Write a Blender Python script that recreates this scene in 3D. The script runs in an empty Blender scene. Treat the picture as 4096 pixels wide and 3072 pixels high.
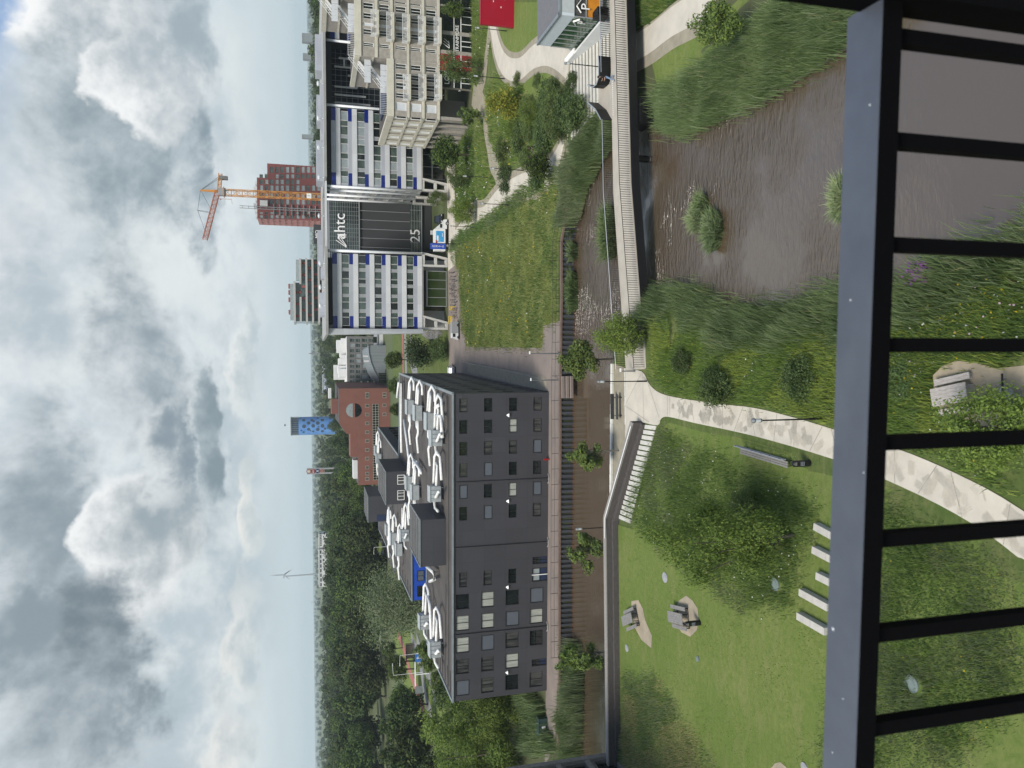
import bpy, bmesh, math, random
import numpy as np
from mathutils import Vector, Matrix
from mathutils.geometry import delaunay_2d_cdt
rnd = random.Random(7); NR = np.random.default_rng(11)
SC = bpy.context.scene; COL = SC.collection
R_ = math.radians
# ------------------------------------------------------------ camera model (photo is turned on its side)
F, PIT, ROL, H = 3000.0, R_(15.06), R_(0.65), 29.0
_cp, _sp, _cr, _sr = math.cos(PIT), math.sin(PIT), math.cos(ROL), math.sin(ROL)
RW, UW, FW = Vector((1,0,0)), Vector((0,_sp,_cp)), Vector((0,_cp,-_sp))
CR, CU = RW*_cr - UW*_sr, UW*_cr + RW*_sr
def ray(px, py): return FW + CR*((1536-py)/F) + CU*((2048-px)/F)
def S01(t): t = max(0., min(1., t)); return t*t*(3-2*t)
def xpath(y): return -3.4 if y > 44 else -3.4 - (44-y)**1.35*0.075
def terr(x, y):
    """height of the land"""
    if x < 1 and y < 66.2:                                   # park lawn rising to the brick wall
        t = (xpath(y) - 0.3 - x)/8.9
        return 1.5*max(0., min(1., t))
    if x >= 6 and y < 66 and x < 14: return 0.0
    if x > 18:
        return S01((x-20)/8)*(-1.0 + 2.0*S01((y-64)/14))*S01((150-y)/40)
    return 0.0
def G(px, py, z=None):
    """the point of the land (or of the level z) behind a photo pixel"""
    d = ray(px, py)
    if z is not None:
        t = (z-H)/d.z; return Vector((d.x*t, d.y*t, z))
    zz = 1.5
    for _ in range(25):
        t = (zz-H)/d.z; zz = 0.5*zz + 0.5*terr(d.x*t, d.y*t)
    t = (zz-H)/d.z
    return Vector((d.x*t, d.y*t, terr(d.x*t, d.y*t)))
def D(px, py, Y):
    d = ray(px, py); t = Y/d.y; return Vector((d.x*t, Y, H+d.z*t))
_S = 2.2122
REG = {'A':(1150,0,_S),'B':(1150,650,_S),'C':(1150,1300,_S),'D':(1150,2000,_S),'E':(1150,2422,2.4578),'a':(1900,0,_S),'b':(1900,650,_S),
 'c':(1900,1300,_S),'d':(1900,2000,_S),'e':(1750,2422,2.4578),'1':(2600,0,_S),'2':(2600,650,_S),'3':(2600,1300,_S),'4':(2500,2000,_S),
 '5':(2500,2422,2.4578),'6':(3196,900,_S),'7':(3196,1600,_S),'8':(3196,2322,_S),'T':(750,620,2.37),'U':(1050,1300,2.7644),'V':(1050,1850,2.7644),
 'W':(1500,1000,4.1475),'X':(3296,0,1.84375),'Y':(1200,0,4.147),'O':(0,0,0.54004)}
def P(r, x, y): a = REG[r]; return (a[0]+x/a[2], a[1]+y/a[2])
def g(r, x, y, z=None): return G(*P(r,x,y), z)
def dp(r, x, y, Y): return D(*P(r,x,y), Y)
# ------------------------------------------------------------ materials
MATS = {}
def nn(nt, typ, **kw):
    n = nt.nodes.new(typ)
    for k, v in kw.items():
        if k in n.inputs: n.inputs[k].default_value = v
        else: setattr(n, k, v)
    return n
def lin(c):
    if isinstance(c, str):
        c = [int(c[i:i+2],16)/255 for i in (0,2,4)]
        return tuple(((v+.055)/1.055)**2.4 if v > .04045 else v/12.92 for v in c)
    return tuple(c)
def mat(name, col, rough=.7, metal=0., spec=.5, var=.0, vscale=3., col2=None, bump=0., bscale=20., coat=0., emis=0., coords='Object', detail=4., trans=0., rand=0., stretch=None):
    """principled surface whose colour wanders between col and col2 by noise"""
    if name in MATS: return MATS[name]
    m = bpy.data.materials.new(name); m.use_nodes = True; nt = m.node_tree; L = nt.links.new
    b = nt.nodes['Principled BSDF']; b.inputs['Roughness'].default_value = rough; b.inputs['Metallic'].default_value = metal
    b.inputs['Specular IOR Level'].default_value = spec; b.inputs['Coat Weight'].default_value = coat
    c = lin(col)
    b.inputs['Base Color'].default_value = (*c,1)
    tc = nn(nt,'ShaderNodeTexCoord'); src = tc.outputs['Object'] if coords == 'Object' else nn(nt,'ShaderNodeNewGeometry').outputs['Position']
    if stretch:
        mp = nn(nt,'ShaderNodeMapping'); mp.inputs['Scale'].default_value = stretch; L(src, mp.inputs['Vector']); src = mp.outputs['Vector']
    out = None
    if col2 is not None or var:
        c2 = lin(col2) if col2 is not None else tuple(v*(1-var) for v in c)
        c1 = c if col2 is not None else tuple(min(1,v*(1+var)) for v in c)
        n = nn(nt,'ShaderNodeTexNoise', Scale=vscale, Detail=detail, Roughness=.62); L(src, n.inputs['Vector'])
        r = nn(nt,'ShaderNodeValToRGB'); r.color_ramp.elements[0].position=.32; r.color_ramp.elements[1].position=.68
        r.color_ramp.elements[0].color=(*c1,1); r.color_ramp.elements[1].color=(*c2,1); L(n.outputs['Fac'], r.inputs['Fac']); out = r.outputs['Color']
    if rand:
        oi = nn(nt,'ShaderNodeObjectInfo'); hs = nn(nt,'ShaderNodeHueSaturation')
        mr = nn(nt,'ShaderNodeMapRange'); mr.inputs['To Min'].default_value=1-rand; mr.inputs['To Max'].default_value=1+rand
        L(oi.outputs['Random'], mr.inputs['Value']); L(mr.outputs['Result'], hs.inputs['Value'])
        mh = nn(nt,'ShaderNodeMapRange'); mh.inputs['To Min'].default_value=.5-rand*.06; mh.inputs['To Max'].default_value=.5+rand*.05
        mu = nn(nt,'ShaderNodeMath', operation='FRACT'); m2 = nn(nt,'ShaderNodeMath', operation='MULTIPLY'); m2.inputs[1].default_value = 7.31
        L(oi.outputs['Random'], m2.inputs[0]); L(m2.outputs[0], mu.inputs[0]); L(mu.outputs[0], mh.inputs['Value']); L(mh.outputs['Result'], hs.inputs['Hue'])
        if out is None: hs.inputs['Color'].default_value = (*c,1)
        else: L(out, hs.inputs['Color'])
        out = hs.outputs['Color']
    if out is not None: L(out, b.inputs['Base Color'])
    if bump:
        n2 = nn(nt,'ShaderNodeTexNoise', Scale=bscale, Detail=6., Roughness=.65); L(src, n2.inputs['Vector'])
        bp = nn(nt,'ShaderNodeBump', Strength=bump, Distance=.05); L(n2.outputs['Fac'], bp.inputs['Height']); L(bp.outputs['Normal'], b.inputs['Normal'])
    if trans:
        t = nn(nt,'ShaderNodeBsdfTranslucent'); t.inputs['Color'].default_value = (*[min(1,v*1.3) for v in c],1)
        if out is not None: L(out, t.inputs['Color'])
        mx = nn(nt,'ShaderNodeMixShader', Fac=trans); L(b.outputs[0], mx.inputs[1]); L(t.outputs[0], mx.inputs[2]); L(mx.outputs[0], nt.nodes['Material Output'].inputs[0])
    if emis: b.inputs['Emission Color'].default_value=(*c,1); b.inputs['Emission Strength'].default_value=emis
    MATS[name] = m; return m
def M(n): return MATS[n]
# ------------------------------------------------------------ mesh builder and objects
class MB:
    def __init__(s): s.v=[]; s.f=[]; s.mi=[]
    def face(s, pts, mi=0):
        k=len(s.v); s.v += [tuple(p) for p in pts]; s.f.append(tuple(range(k,k+len(pts)))); s.mi.append(mi); return s
    def hexa(s, lo, hi, mi=0):
        """eight corners: lower ring and upper ring, both counter-clockwise from above"""
        k=len(s.v); n=len(lo); s.v += [tuple(p) for p in lo]+[tuple(p) for p in hi]
        s.f.append(tuple(k+i for i in reversed(range(n)))); s.f.append(tuple(k+n+i for i in range(n)))
        for i in range(n):
            j=(i+1)%n; s.f.append((k+i,k+j,k+n+j,k+n+i))
        s.mi += [mi]*(n+2); return s
    def box(s, c, d, rz=0., mi=0, rx=0., ry=0.):
        m = Matrix.Translation(c) @ Matrix.Rotation(rz,4,'Z') @ Matrix.Rotation(ry,4,'Y') @ Matrix.Rotation(rx,4,'X')
        q=[(-.5,-.5),(.5,-.5),(.5,.5),(-.5,.5)]
        return s.hexa([m@Vector((a*d[0],b*d[1],-.5*d[2])) for a,b in q],[m@Vector((a*d[0],b*d[1],.5*d[2])) for a,b in q],mi)
    def prism(s, poly, z0, z1, mi=0):
        a=sum(poly[i][0]*poly[(i+1)%len(poly)][1]-poly[(i+1)%len(poly)][0]*poly[i][1] for i in range(len(poly)))
        if a<0: poly=list(reversed(poly))
        return s.hexa([(p[0],p[1],z0) for p in poly],[(p[0],p[1],z1) for p in poly],mi)
    def beam(s, p, q, w, h=None, mi=0, up=(0,0,1)):
        h=h or w; p,q=Vector(p),Vector(q); d=(q-p).normalized(); u=Vector(up)
        if abs(d.dot(u))>.98: u=Vector((0,1,0))
        x=d.cross(u).normalized(); y=x.cross(d).normalized()
        c=[(-.5,-.5),(.5,-.5),(.5,.5),(-.5,.5)]
        return s.hexa([q+x*(a*w)+y*(b*h) for a,b in c],[p+x*(a*w)+y*(b*h) for a,b in c],mi)
    def tube(s, pts, r, n=8, mi=0, cap=True):
        pts=[Vector(p) for p in pts]; k=len(s.v); m=len(pts)
        rr=r if isinstance(r,(list,tuple)) else [r]*m
        px=None
        for i,p in enumerate(pts):
            d=((pts[i+1]-p) if i==0 else (p-pts[i-1]) if i==m-1 else (pts[i+1]-pts[i-1])).normalized()
            if px is None:
                a=Vector((0,0,1)) if abs(d.z)<.9 else Vector((1,0,0)); px=d.cross(a).normalized()
            else:
                px=(px-d*px.dot(d)).normalized()
            py=d.cross(px)
            for j in range(n):
                t=2*math.pi*j/n; s.v.append(tuple(p+(px*math.cos(t)+py*math.sin(t))*rr[i]))
        for i in range(m-1):
            for j in range(n):
                a=k+i*n+j; b=k+i*n+(j+1)%n; s.f.append((a,b,b+n,a+n)); s.mi.append(mi)
        if cap:
            s.f.append(tuple(k+j for j in reversed(range(n)))); s.f.append(tuple(k+(m-1)*n+j for j in range(n))); s.mi+=[mi,mi]
        return s
    def lathe(s, prof, c=(0,0,0), n=16, mi=0):
        return s.tube2([(c[0],c[1],c[2]+z) for r,z in prof],[r for r,z in prof],n,mi)
    def tube2(s, pts, rs, n, mi=0):
        k=len(s.v)
        for (x,y,z),r in zip(pts,rs):
            for j in range(n):
                t=2*math.pi*j/n; s.v.append((x+r*math.cos(t),y+r*math.sin(t),z))
        for i in range(len(pts)-1):
            for j in range(n):
                a=k+i*n+j; b=k+i*n+(j+1)%n; s.f.append((a,b,b+n,a+n)); s.mi.append(mi)
        s.f.append(tuple(k+j for j in reversed(range(n)))); s.f.append(tuple(k+(len(pts)-1)*n+j for j in range(n))); s.mi+=[mi,mi]
        return s
    def build(s, name, mats, parent=None, org=None, smooth=False):
        if not isinstance(mats,(list,tuple)): mats=[mats]
        mats=[MATS[m] if isinstance(m,str) else m for m in mats]
        o0 = Vector(org) if org is not None else (Vector(parent['_o']) if parent is not None and '_o' in parent else Vector((0,0,0)))
        me=bpy.data.meshes.new(name); ox,oy,oz=o0
        me.from_pydata([(x-ox,y-oy,z-oz) for x,y,z in s.v],[],s.f)
        for m in mats: me.materials.append(m)
        if len(mats)>1: me.polygons.foreach_set('material_index', s.mi)
        if smooth: me.polygons.foreach_set('use_smooth',[True]*len(s.f))
        me.update()
        return link(name, me, parent, o0)
def link(name, me, parent=None, o0=(0,0,0)):
    o=bpy.data.objects.new(name, me); COL.objects.link(o); o['_o']=tuple(o0)
    if parent is not None:
        o.parent=parent; o.location = Vector(o0)-Vector(parent['_o'])
    else: o.location=o0
    return o
def tag(o, label=None, cat=None, group=None, kind=None):
    if label: o['label']=label
    if cat: o['category']=cat
    if group: o['group']=group
    if kind: o['kind']=kind
    return o
def thing(name, label, cat, loc=(0,0,0), group=None, rz=0.):
    """an Empty at the thing's base that parents its parts (built in world coordinates when rz is 0)"""
    o=link(name, None, None, loc); o.rotation_euler.z=rz; o.empty_display_size=.2
    return tag(o,label,cat,group)
def local(o):
    o['_o']=(0,0,0); return o
def copy_tree(o, parent=None):
    c=o.copy(); COL.objects.link(c); c.parent=parent
    for ch in list(o.children): copy_tree(ch,c)
    return c
def place(o, first, loc, rz=0., label=None, group=None, scale=None):
    """the first time moves the built thing itself, afterwards copies it"""
    c=o if first else copy_tree(o)
    c.location=loc; c.rotation_euler=(0,0,rz)
    if label: c['label']=label
    if group: c['group']=group
    if scale is not None: c.scale=scale if isinstance(scale,(tuple,list)) else (scale,)*3
    return c
def np_mesh(name, V, Fq, mats, mi=None, parent=None, org=(0,0,0)):
    me=bpy.data.meshes.new(name); nv=len(V); nf,k=Fq.shape
    me.vertices.add(nv); me.vertices.foreach_set('co',(np.asarray(V,dtype=np.float32)-np.asarray(org,dtype=np.float32)).ravel())
    me.loops.add(nf*k); me.loops.foreach_set('vertex_index',Fq.astype(np.int32).ravel())
    me.polygons.add(nf); me.polygons.foreach_set('loop_start',np.arange(0,nf*k,k,dtype=np.int32))
    for m in (mats if isinstance(mats,(list,tuple)) else [mats]): me.materials.append(MATS[m] if isinstance(m,str) else m)
    if mi is not None: me.polygons.foreach_set('material_index',np.asarray(mi,dtype=np.int32))
    me.update(); me.validate()
    return me
# ------------------------------------------------------------ sheets of land
def smooth_poly(pts, step=1.0):
    """open or closed run of points resampled"""
    out=[]; n=len(pts)
    for i in range(n):
        a=Vector(pts[i][:2]); b=Vector(pts[(i+1)%n][:2]); d=(b-a).length; k=max(1,min(400,int(d/step)))
        for j in range(k): out.append(a+(b-a)*(j/k))
    return out
def cat(pts, n=6, closed=False):
    """Catmull-Rom through points"""
    P_=[Vector(p) for p in pts]; out=[]; N=len(P_)
    rng=range(N) if closed else range(N-1)
    for i in rng:
        p0=P_[(i-1)%N] if closed or i>0 else P_[i]; p1=P_[i]; p2=P_[(i+1)%N]; p3=P_[(i+2)%N] if closed or i<N-2 else p2
        for j in range(n):
            t=j/n; out.append(.5*((2*p1)+(p2-p0)*t+(2*p0-5*p1+4*p2-p3)*t*t+(3*p1-p0-3*p2+p3)*t**3))
    if not closed: out.append(P_[-1])
    return out
def inside(poly, X, Y):
    """vectorised point-in-polygon"""
    c=np.zeros(len(X),bool); n=len(poly); px=np.array([p[0] for p in poly]); py=np.array([p[1] for p in poly])
    for i in range(n):
        j=(i-1)%n
        with np.errstate(divide='ignore',invalid='ignore'):
            m=((py[i]>Y)!=(py[j]>Y))&(X<(px[j]-px[i])*(Y-py[i])/(py[j]-py[i]+1e-12)+px[i])
        c^=m
    return c
def sheet(name, poly, m, dz=0., step=1.5, skirt=None, z=None, kind='structure', grid=True):
    bnd=smooth_poly(poly, step); pts=[Vector((p[0],p[1])) for p in bnd]; nb=len(pts)
    if grid:
        X=np.array([p[0] for p in pts]); Y=np.array([p[1] for p in pts])
        gx,gy=np.meshgrid(np.arange(X.min(),X.max(),step),np.arange(Y.min(),Y.max(),step)); gx=gx.ravel(); gy=gy.ravel()
        ok=inside(pts,gx,gy); pts+= [Vector((a,b)) for a,b in zip(gx[ok],gy[ok])]
    vs,es,fs,*_=delaunay_2d_cdt(pts,[],[list(range(nb))],1,1e-4)
    b=MB(); zf=(lambda x,y: z) if z is not None else (lambda x,y: terr(x,y)+dz)
    b.v=[(v.x,v.y,zf(v.x,v.y)) for v in vs]; b.f=[tuple(f) for f in fs]; b.mi=[0]*len(b.f)
    # keep faces up
    for i,f in enumerate(b.f):
        a0,a1,a2=[b.v[k] for k in f[:3]]
        if (a1[0]-a0[0])*(a2[1]-a0[1])-(a1[1]-a0[1])*(a2[0]-a0[0])<0: b.f[i]=tuple(reversed(f))
    if skirt is not None:
        for i in range(nb):
            p,q=bnd[i],bnd[(i+1)%nb]
            b.face([(p.x,p.y,zf(p.x,p.y)),(q.x,q.y,zf(q.x,q.y)),(q.x,q.y,skirt),(p.x,p.y,skirt)])
    o=b.build(name,m); tag(o,kind=kind); return o
def pix(lst, z=None):
    """zoom-region points to land points"""
    return [g(*p, z) for p in lst]
# ------------------------------------------------------------ a facade: an upright plane from A (left) to B (right)
class Fac:
    def __init__(s, A, B): s.A=Vector(A[:2]); s.B=Vector(B[:2]); s.d=(s.B-s.A).normalized(); s.n=Vector((s.d.y,-s.d.x)); s.L=(s.B-s.A).length
    def hit(s, px, py):
        r=ray(px,py); o=s.A; den=r.x*s.n.x+r.y*s.n.y; t=(o.x*s.n.x+o.y*s.n.y)/den
        p=Vector((r.x*t,r.y*t)); return ((p-s.A).dot(s.d), H+r.z*t)
    def h(s, r, x, y): return s.hit(*P(r,x,y))
    def rect(s, r, x0, x1, y0, y1):
        """zoom rectangle -> s0,s1,z0,z1"""
        a=s.h(r,(x0+x1)/2,y1)[0]; b=s.h(r,(x0+x1)/2,y0)[0]; t=s.h(r,x0,(y0+y1)/2)[1]; u=s.h(r,x1,(y0+y1)/2)[1]
        return min(a,b),max(a,b),min(t,u),max(t,u)
    def pt(s, a, out, z): p=s.A+s.d*a+s.n*out; return Vector((p.x,p.y,z))
    def box(s, mb, s0, s1, z0, z1, o0, o1, mi=0):
        """from offset o0 to o1 outward of the plane"""
        q=[(s0,o1),(s1,o1),(s1,o0),(s0,o0)]
        return mb.hexa([s.pt(a,b,z0) for a,b in q],[s.pt(a,b,z1) for a,b in q],mi)
    def quad(s, mb, s0, s1, z0, z1, o, mi=0):
        return mb.face([s.pt(s0,o,z0),s.pt(s1,o,z0),s.pt(s1,o,z1),s.pt(s0,o,z1)],mi)
    def frame(s, mb, s0, s1, z0, z1, w, o0, o1, mi=0):
        s.box(mb,s0,s1,z1-w,z1,o0,o1,mi); s.box(mb,s0,s1,z0,z0+w,o0,o1,mi); s.box(mb,s0,s0+w,z0+w,z1-w,o0,o1,mi); s.box(mb,s1-w,s1,z0+w,z1-w,o0,o1,mi)
def wall_with_holes(fac, mb, s0, s1, z0, z1, holes, depth, mi=0):
    """wall face with openings cut in it, each with reveals `depth` deep"""
    xs=sorted({s0,s1,*[h[0] for h in holes],*[h[1] for h in holes]}); zs=sorted({z0,z1,*[h[2] for h in holes],*[h[3] for h in holes]})
    xs=[x for x in xs if s0<=x<=s1]; zs=[z for z in zs if z0<=z<=z1]
    for i in range(len(xs)-1):
        run=None
        for j in range(len(zs)-1):
            cx=(xs[i]+xs[i+1])/2; cz=(zs[j]+zs[j+1])/2
            hole=any(h[0]<cx<h[1] and h[2]<cz<h[3] for h in holes)
            if hole:
                if run is not None: fac.quad(mb,xs[i],xs[i+1],run,zs[j],0,mi); run=None
            elif run is None: run=zs[j]
        if run is not None: fac.quad(mb,xs[i],xs[i+1],run,zs[-1],0,mi)
    for a,b,c,d in holes:
        for q in ([(a,c),(b,c)],[(b,c),(b,d)],[(b,d),(a,d)],[(a,d),(a,c)]):
            (sa,za),(sb,zb)=q
            mb.face([fac.pt(sa,0,za),fac.pt(sb,0,zb),fac.pt(sb,-depth,zb),fac.pt(sa,-depth,za)],mi)
# ------------------------------------------------------------ terrain
def xshore(y):
    ys=[20,26,33,41,47,51,56,60,70]; xs=[7.0,6.0,4.6,4.6,4.3,5.6,7.2,7.6,8.0]; return float(np.interp(y,ys,xs))
def wall_y(x): return 65.3 if x<-12.6 else 65.3-(x+12.6)/9*2.9
def terr(x, y):
    if y<72 and x<12:
        if x<-1 and y<wall_y(x):
            return 1.5*max(0.,min(1.,(xpath(y)-.3-x)/8.9))
        a=1.0 if y<57 else 5.2
        if x>a: return -1.25*S01((x-a)/max(.5,xshore(y)-a))
        return 0.
    if x>17 and y<160:
        d=shore_d(x,y); t=S01(d/5.5)
        z=S01((x-20)/6)*(-1.1+1.7*S01((y-65)/12))*S01((150-y)/45)*t-1.4*(1-t)
        if 26.6<x<36.1 and 66.8<y<79.1: z=min(z,max(-1.12,.55-(79.2-y)/11.2*1.75-.45))
        return z
    return 0.
NSH=[(20.6,83.6),(19.9,81.5),(21.6,79.9),(22.7,79.0),(23.6,75.8),(24.4,74.9),(24.8,71.8),(24.6,67),(23.3,63.1),(21.0,55.6),(20.3,50.7),(19.9,45.6),(19.5,40.7),(19.5,37.1),(20.5,30),(24,18)]
def shore_d(x,y):
    if x>34: return 9.
    m=9.
    for (ax,ay),(bx,by) in zip(NSH[1:],NSH[2:]):
        dx,dy=bx-ax,by-ay; t=max(0,min(1,((x-ax)*dx+(y-ay)*dy)/(dx*dx+dy*dy))); m=min(m,math.hypot(x-ax-dx*t,y-ay-dy*t))
    return m
# ------------------------------------------------------------ camera, world, sun
cam=bpy.data.cameras.new('camera'); co=bpy.data.objects.new('camera',cam); COL.objects.link(co); SC.camera=co
cam.sensor_fit='HORIZONTAL'; cam.sensor_width=36.; cam.lens=36.*F/4096; cam.clip_start=.05; cam.clip_end=60000.
cx,cy,cz=-CU,CR,-FW                                   # the photo was taken with the phone on its side: picture right is down
co.matrix_world=Matrix(((cx.x,cy.x,cz.x,0),(cx.y,cy.y,cz.y,0),(cx.z,cy.z,cz.z,H),(0,0,0,1)))
cam.dof.use_dof=False
SUN_EL, SUN_AZ = R_(54), R_(208)                       # azimuth clockwise from +Y
sdir=Vector((math.sin(SUN_AZ)*math.cos(SUN_EL), math.cos(SUN_AZ)*math.cos(SUN_EL), math.sin(SUN_EL)))
sl=bpy.data.lights.new('sun','SUN'); sl.energy=2.7; sl.angle=R_(18); sl.color=(1,.95,.87)
so=bpy.data.objects.new('sun',sl); COL.objects.link(so); so.rotation_euler=sdir.to_track_quat('Z','Y').to_euler(); so.location=(0,0,200)
w=bpy.data.worlds.new('World'); SC.world=w; w.use_nodes=True
def build_world():
    nt=w.node_tree; L=nt.links.new; bg=nt.nodes['Background']
    def mth(op,a,b=None,c=None,cl=False):
        n=nn(nt,'ShaderNodeMath',operation=op); n.use_clamp=cl
        for i,v in enumerate((a,b,c)):
            if v is None: continue
            if isinstance(v,(int,float)): n.inputs[i].default_value=v
            else: L(v,n.inputs[i])
        return n.outputs[0]
    geo=nn(nt,'ShaderNodeTexCoord'); sep=nn(nt,'ShaderNodeSeparateXYZ'); L(geo.outputs['Generated'],sep.inputs[0])
    X,Y,Z=sep.outputs
    az=mth('MULTIPLY',mth('ARCTAN2',X,Y),180/math.pi/10); el=mth('MULTIPLY',mth('ARCSINE',Z),180/math.pi/10)
    # cloud space: azimuth, elevation (tens of degrees), flattened towards the horizon
    elc=mth('MAXIMUM',el,0.0)
    ely=mth('MULTIPLY',mth('POWER',mth('ADD',elc,.02),.72),1.55)
    cb=nn(nt,'ShaderNodeCombineXYZ'); L(az,cb.inputs[0]); L(ely,cb.inputs[1])
    def noise(scale,det,rough,off,vec=None,dist=0.):
        mp=nn(nt,'ShaderNodeMapping'); mp.inputs['Location'].default_value=off; L(vec or cb.outputs[0],mp.inputs['Vector'])
        n=nn(nt,'ShaderNodeTexNoise',Scale=scale,Detail=det,Roughness=rough,Distortion=dist); L(mp.outputs[0],n.inputs['Vector']); return n
    wn=noise(1.6,5.,.6,(3.1,1.7,.4)); wv=nn(nt,'ShaderNodeVectorMath',operation='SUBTRACT'); wv.inputs[1].default_value=(.5,.5,.5); L(wn.outputs['Color'],wv.inputs[0])
    ws=nn(nt,'ShaderNodeVectorMath',operation='SCALE'); ws.inputs['Scale'].default_value=.55; L(wv.outputs[0],ws.inputs[0])
    raw=nn(nt,'ShaderNodeCombineXYZ'); L(az,raw.inputs[0]); L(el,raw.inputs[1])
    wa=nn(nt,'ShaderNodeVectorMath',operation='ADD'); L(raw.outputs[0],wa.inputs[0]); L(ws.outputs[0],wa.inputs[1])
    s2=nn(nt,'ShaderNodeSeparateXYZ'); L(wa.outputs[0],s2.inputs[0]); wx,wy=s2.outputs[0],s2.outputs[1]
    def mixc(fac,a,b):
        m=nn(nt,'ShaderNodeMix',data_type='RGBA')
        for k,v in ((0,fac),(6,a),(7,b)):
            if isinstance(v,(tuple,float)): m.inputs[k].default_value=(*v,1) if isinstance(v,tuple) else v
            else: L(v,m.inputs[k])
        return m.outputs[2]
    def sstep(v,a,b,t=1.):
        r=nn(nt,'ShaderNodeMapRange'); r.interpolation_type='SMOOTHSTEP'; L(v,r.inputs['Value']); r.inputs['From Min'].default_value=a; r.inputs['From Max'].default_value=b; r.inputs['To Max'].default_value=t; return r.outputs[0]
    # clear air: Nishita high up, milky towards the horizon
    sk=nn(nt,'ShaderNodeTexSky',sky_type='NISHITA'); sk.sun_disc=False; sk.sun_elevation=SUN_EL; sk.sun_rotation=SUN_AZ
    sm=nn(nt,'ShaderNodeVectorMath',operation='SCALE'); sm.inputs['Scale'].default_value=.12; L(sk.outputs[0],sm.inputs[0])
    base=mixc(sstep(el,.3,1.9,.9),lin('ccd9de'),mixc(.65,sm.outputs[0],lin('94b2de')))
    fb=noise(.8,8.,.58,(7.7,2.2,1.),None,.3).outputs['Fac']
    clear=mth('SUBTRACT',1.,sstep(mth('ADD',wx,mth('MULTIPLY',wy,.35)),2.5,2.95))
    # thin veil over everything but the upper right
    veil=mth('ADD',mth('MULTIPLY',mth('SUBTRACT',fb,.5),1.6),mth('MULTIPLY',mth('SUBTRACT',2.9,mth('ADD',wx,mth('MULTIPLY',wy,.35))),.55))
    base=mixc(mth('MULTIPLY',clear,sstep(veil,-.1,.55,.95)),base,mixc(sstep(fb,.35,.65),lin('b7c4cb'),lin('dfe6e9')))
    low=noise(1.5,9.,.6,(1.7,9.2,3.),None,.1).outputs['Fac']
    base=mixc(mth('MULTIPLY',sstep(low,.42,.64,.75),mth('MULTIPLY',clear,sstep(el,.18,.5))),base,lin('e6ebeb'))
    base=mixc(mth('MULTIPLY',sstep(mth('SUBTRACT',1.,low),.47,.68,.5),mth('MULTIPLY',clear,sstep(el,.12,.4))),base,lin('a3b2bb'))
    hq='f8f9f9'
    clouds=[ # azimuth, elevation, half width, half height, dark, bright, softness, flat base
      (.9,1.85,1.0,.38,'b4c0c8','f3f5f6',.9,1.),(.2,.44,.5,.09,'b7c3c9','eceeec',.5,1.5),(-.9,.42,.32,.12,'bcc6ca','f1efe8',.4,1.5),(-1.75,.42,.4,.13,'b2bfc6','edece7',.5,1.4),(-2.5,.55,.45,.2,'a9b6bd','eeeeea',.5,1.4),
      (2.5,.75,.6,.2,'9fadb6','d9dfe2',.8,1.3),(.25,1.12,.72,.36,'8d9ba4','d5dce0',.8,1.2),(-.4,.70,.62,.15,'82929b','bcc7cc',.6,1.5),(2.5,1.25,.42,.46,'a5b1b9',hq,.35,1.1),(1.66,1.2,.78,.5,'8797a0','ccd5da',.55,1.1),(1.5,.75,.6,.14,'8797a1','c2ccd2',.8,1.3),(1.98,1.05,.3,.26,'aeb9c0',hq,.4,1.),
      (-.75,1.7,.75,.36,'8c9aa3','ccd4d9',.7,1.1),(-1.0,1.07,.5,.36,'9aa7ae',hq,.3,1.2),(-.45,.96,.36,.15,'8897a1','dfe4e6',.5,1.3),(-2.3,1.35,.98,.5,'74828b','bcc6cc',.5,1.3),(-1.75,1.8,.5,.26,'8b99a2','ced6da',.6,1.),(-2.85,1.75,.35,.3,'66747d','a4b0b7',.7,1.)]
    N3=[noise(sc,7.,.58,(1.3*sc,2.1,.37*sc),None,.25).outputs['Fac'] for sc in (1.15,1.8,2.9)]
    fine=noise(5.5,5.,.6,(4.3,.2,.9),None,.1).outputs['Fac']; fd=mth('SUBTRACT',fine,.5)
    for k,(a,e,sa,se,dk,br,soft,flat) in enumerate(clouds):
        n=N3[2 if se<.16 else 1 if se<.34 else 0]; sa*=1.34; se*=1.3
        dx=mth('MULTIPLY',mth('SUBTRACT',wx,a),1/sa); dy0=mth('MULTIPLY',mth('SUBTRACT',wy,e),1/se)
        dy=mth('MAXIMUM',dy0,mth('MULTIPLY',dy0,-flat)); nd=mth('SUBTRACT',n,.5)
        d=mth('ADD',mth('SUBTRACT',.8,mth('ADD',mth('MULTIPLY',dx,dx),mth('MULTIPLY',dy,dy))),mth('ADD',mth('MULTIPLY',nd,1.9),mth('MULTIPLY',fd,.42)))
        al=sstep(d,0.,soft)
        v=mth('ADD',mth('ADD',mth('MULTIPLY',dy0,.42),.50),mth('ADD',mth('MULTIPLY',nd,-1.3),mth('MULTIPLY',fd,-.55))); v=mth('ADD',v,mth('MULTIPLY',mth('SUBTRACT',fb,.5),.7))
        v=mth('ADD',mth('SUBTRACT',v,mth('MULTIPLY',dx,.14)),mth('MULTIPLY',mth('SUBTRACT',.35,d),.42))
        base=mixc(al,base,mixc(sstep(v,0.,1.),lin(dk),lin(br)))
    # the air near the horizon veils the lowest clouds
    hz=sstep(el,.02,.62); base=mixc(hz,lin('c9d7db'),base)
    class _O: pass
    mx=_O(); mx.outputs={2:base}
    L(mx.outputs[2],bg.inputs['Color']); bg.inputs['Strength'].default_value=.68
    w.cycles.sampling_method='MANUAL'; w.cycles.sample_map_resolution=512
build_world()
SC.view_settings.view_transform='Standard'; SC.view_settings.look='None'; SC.view_settings.exposure=.62; SC.view_settings.gamma=1
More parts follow.
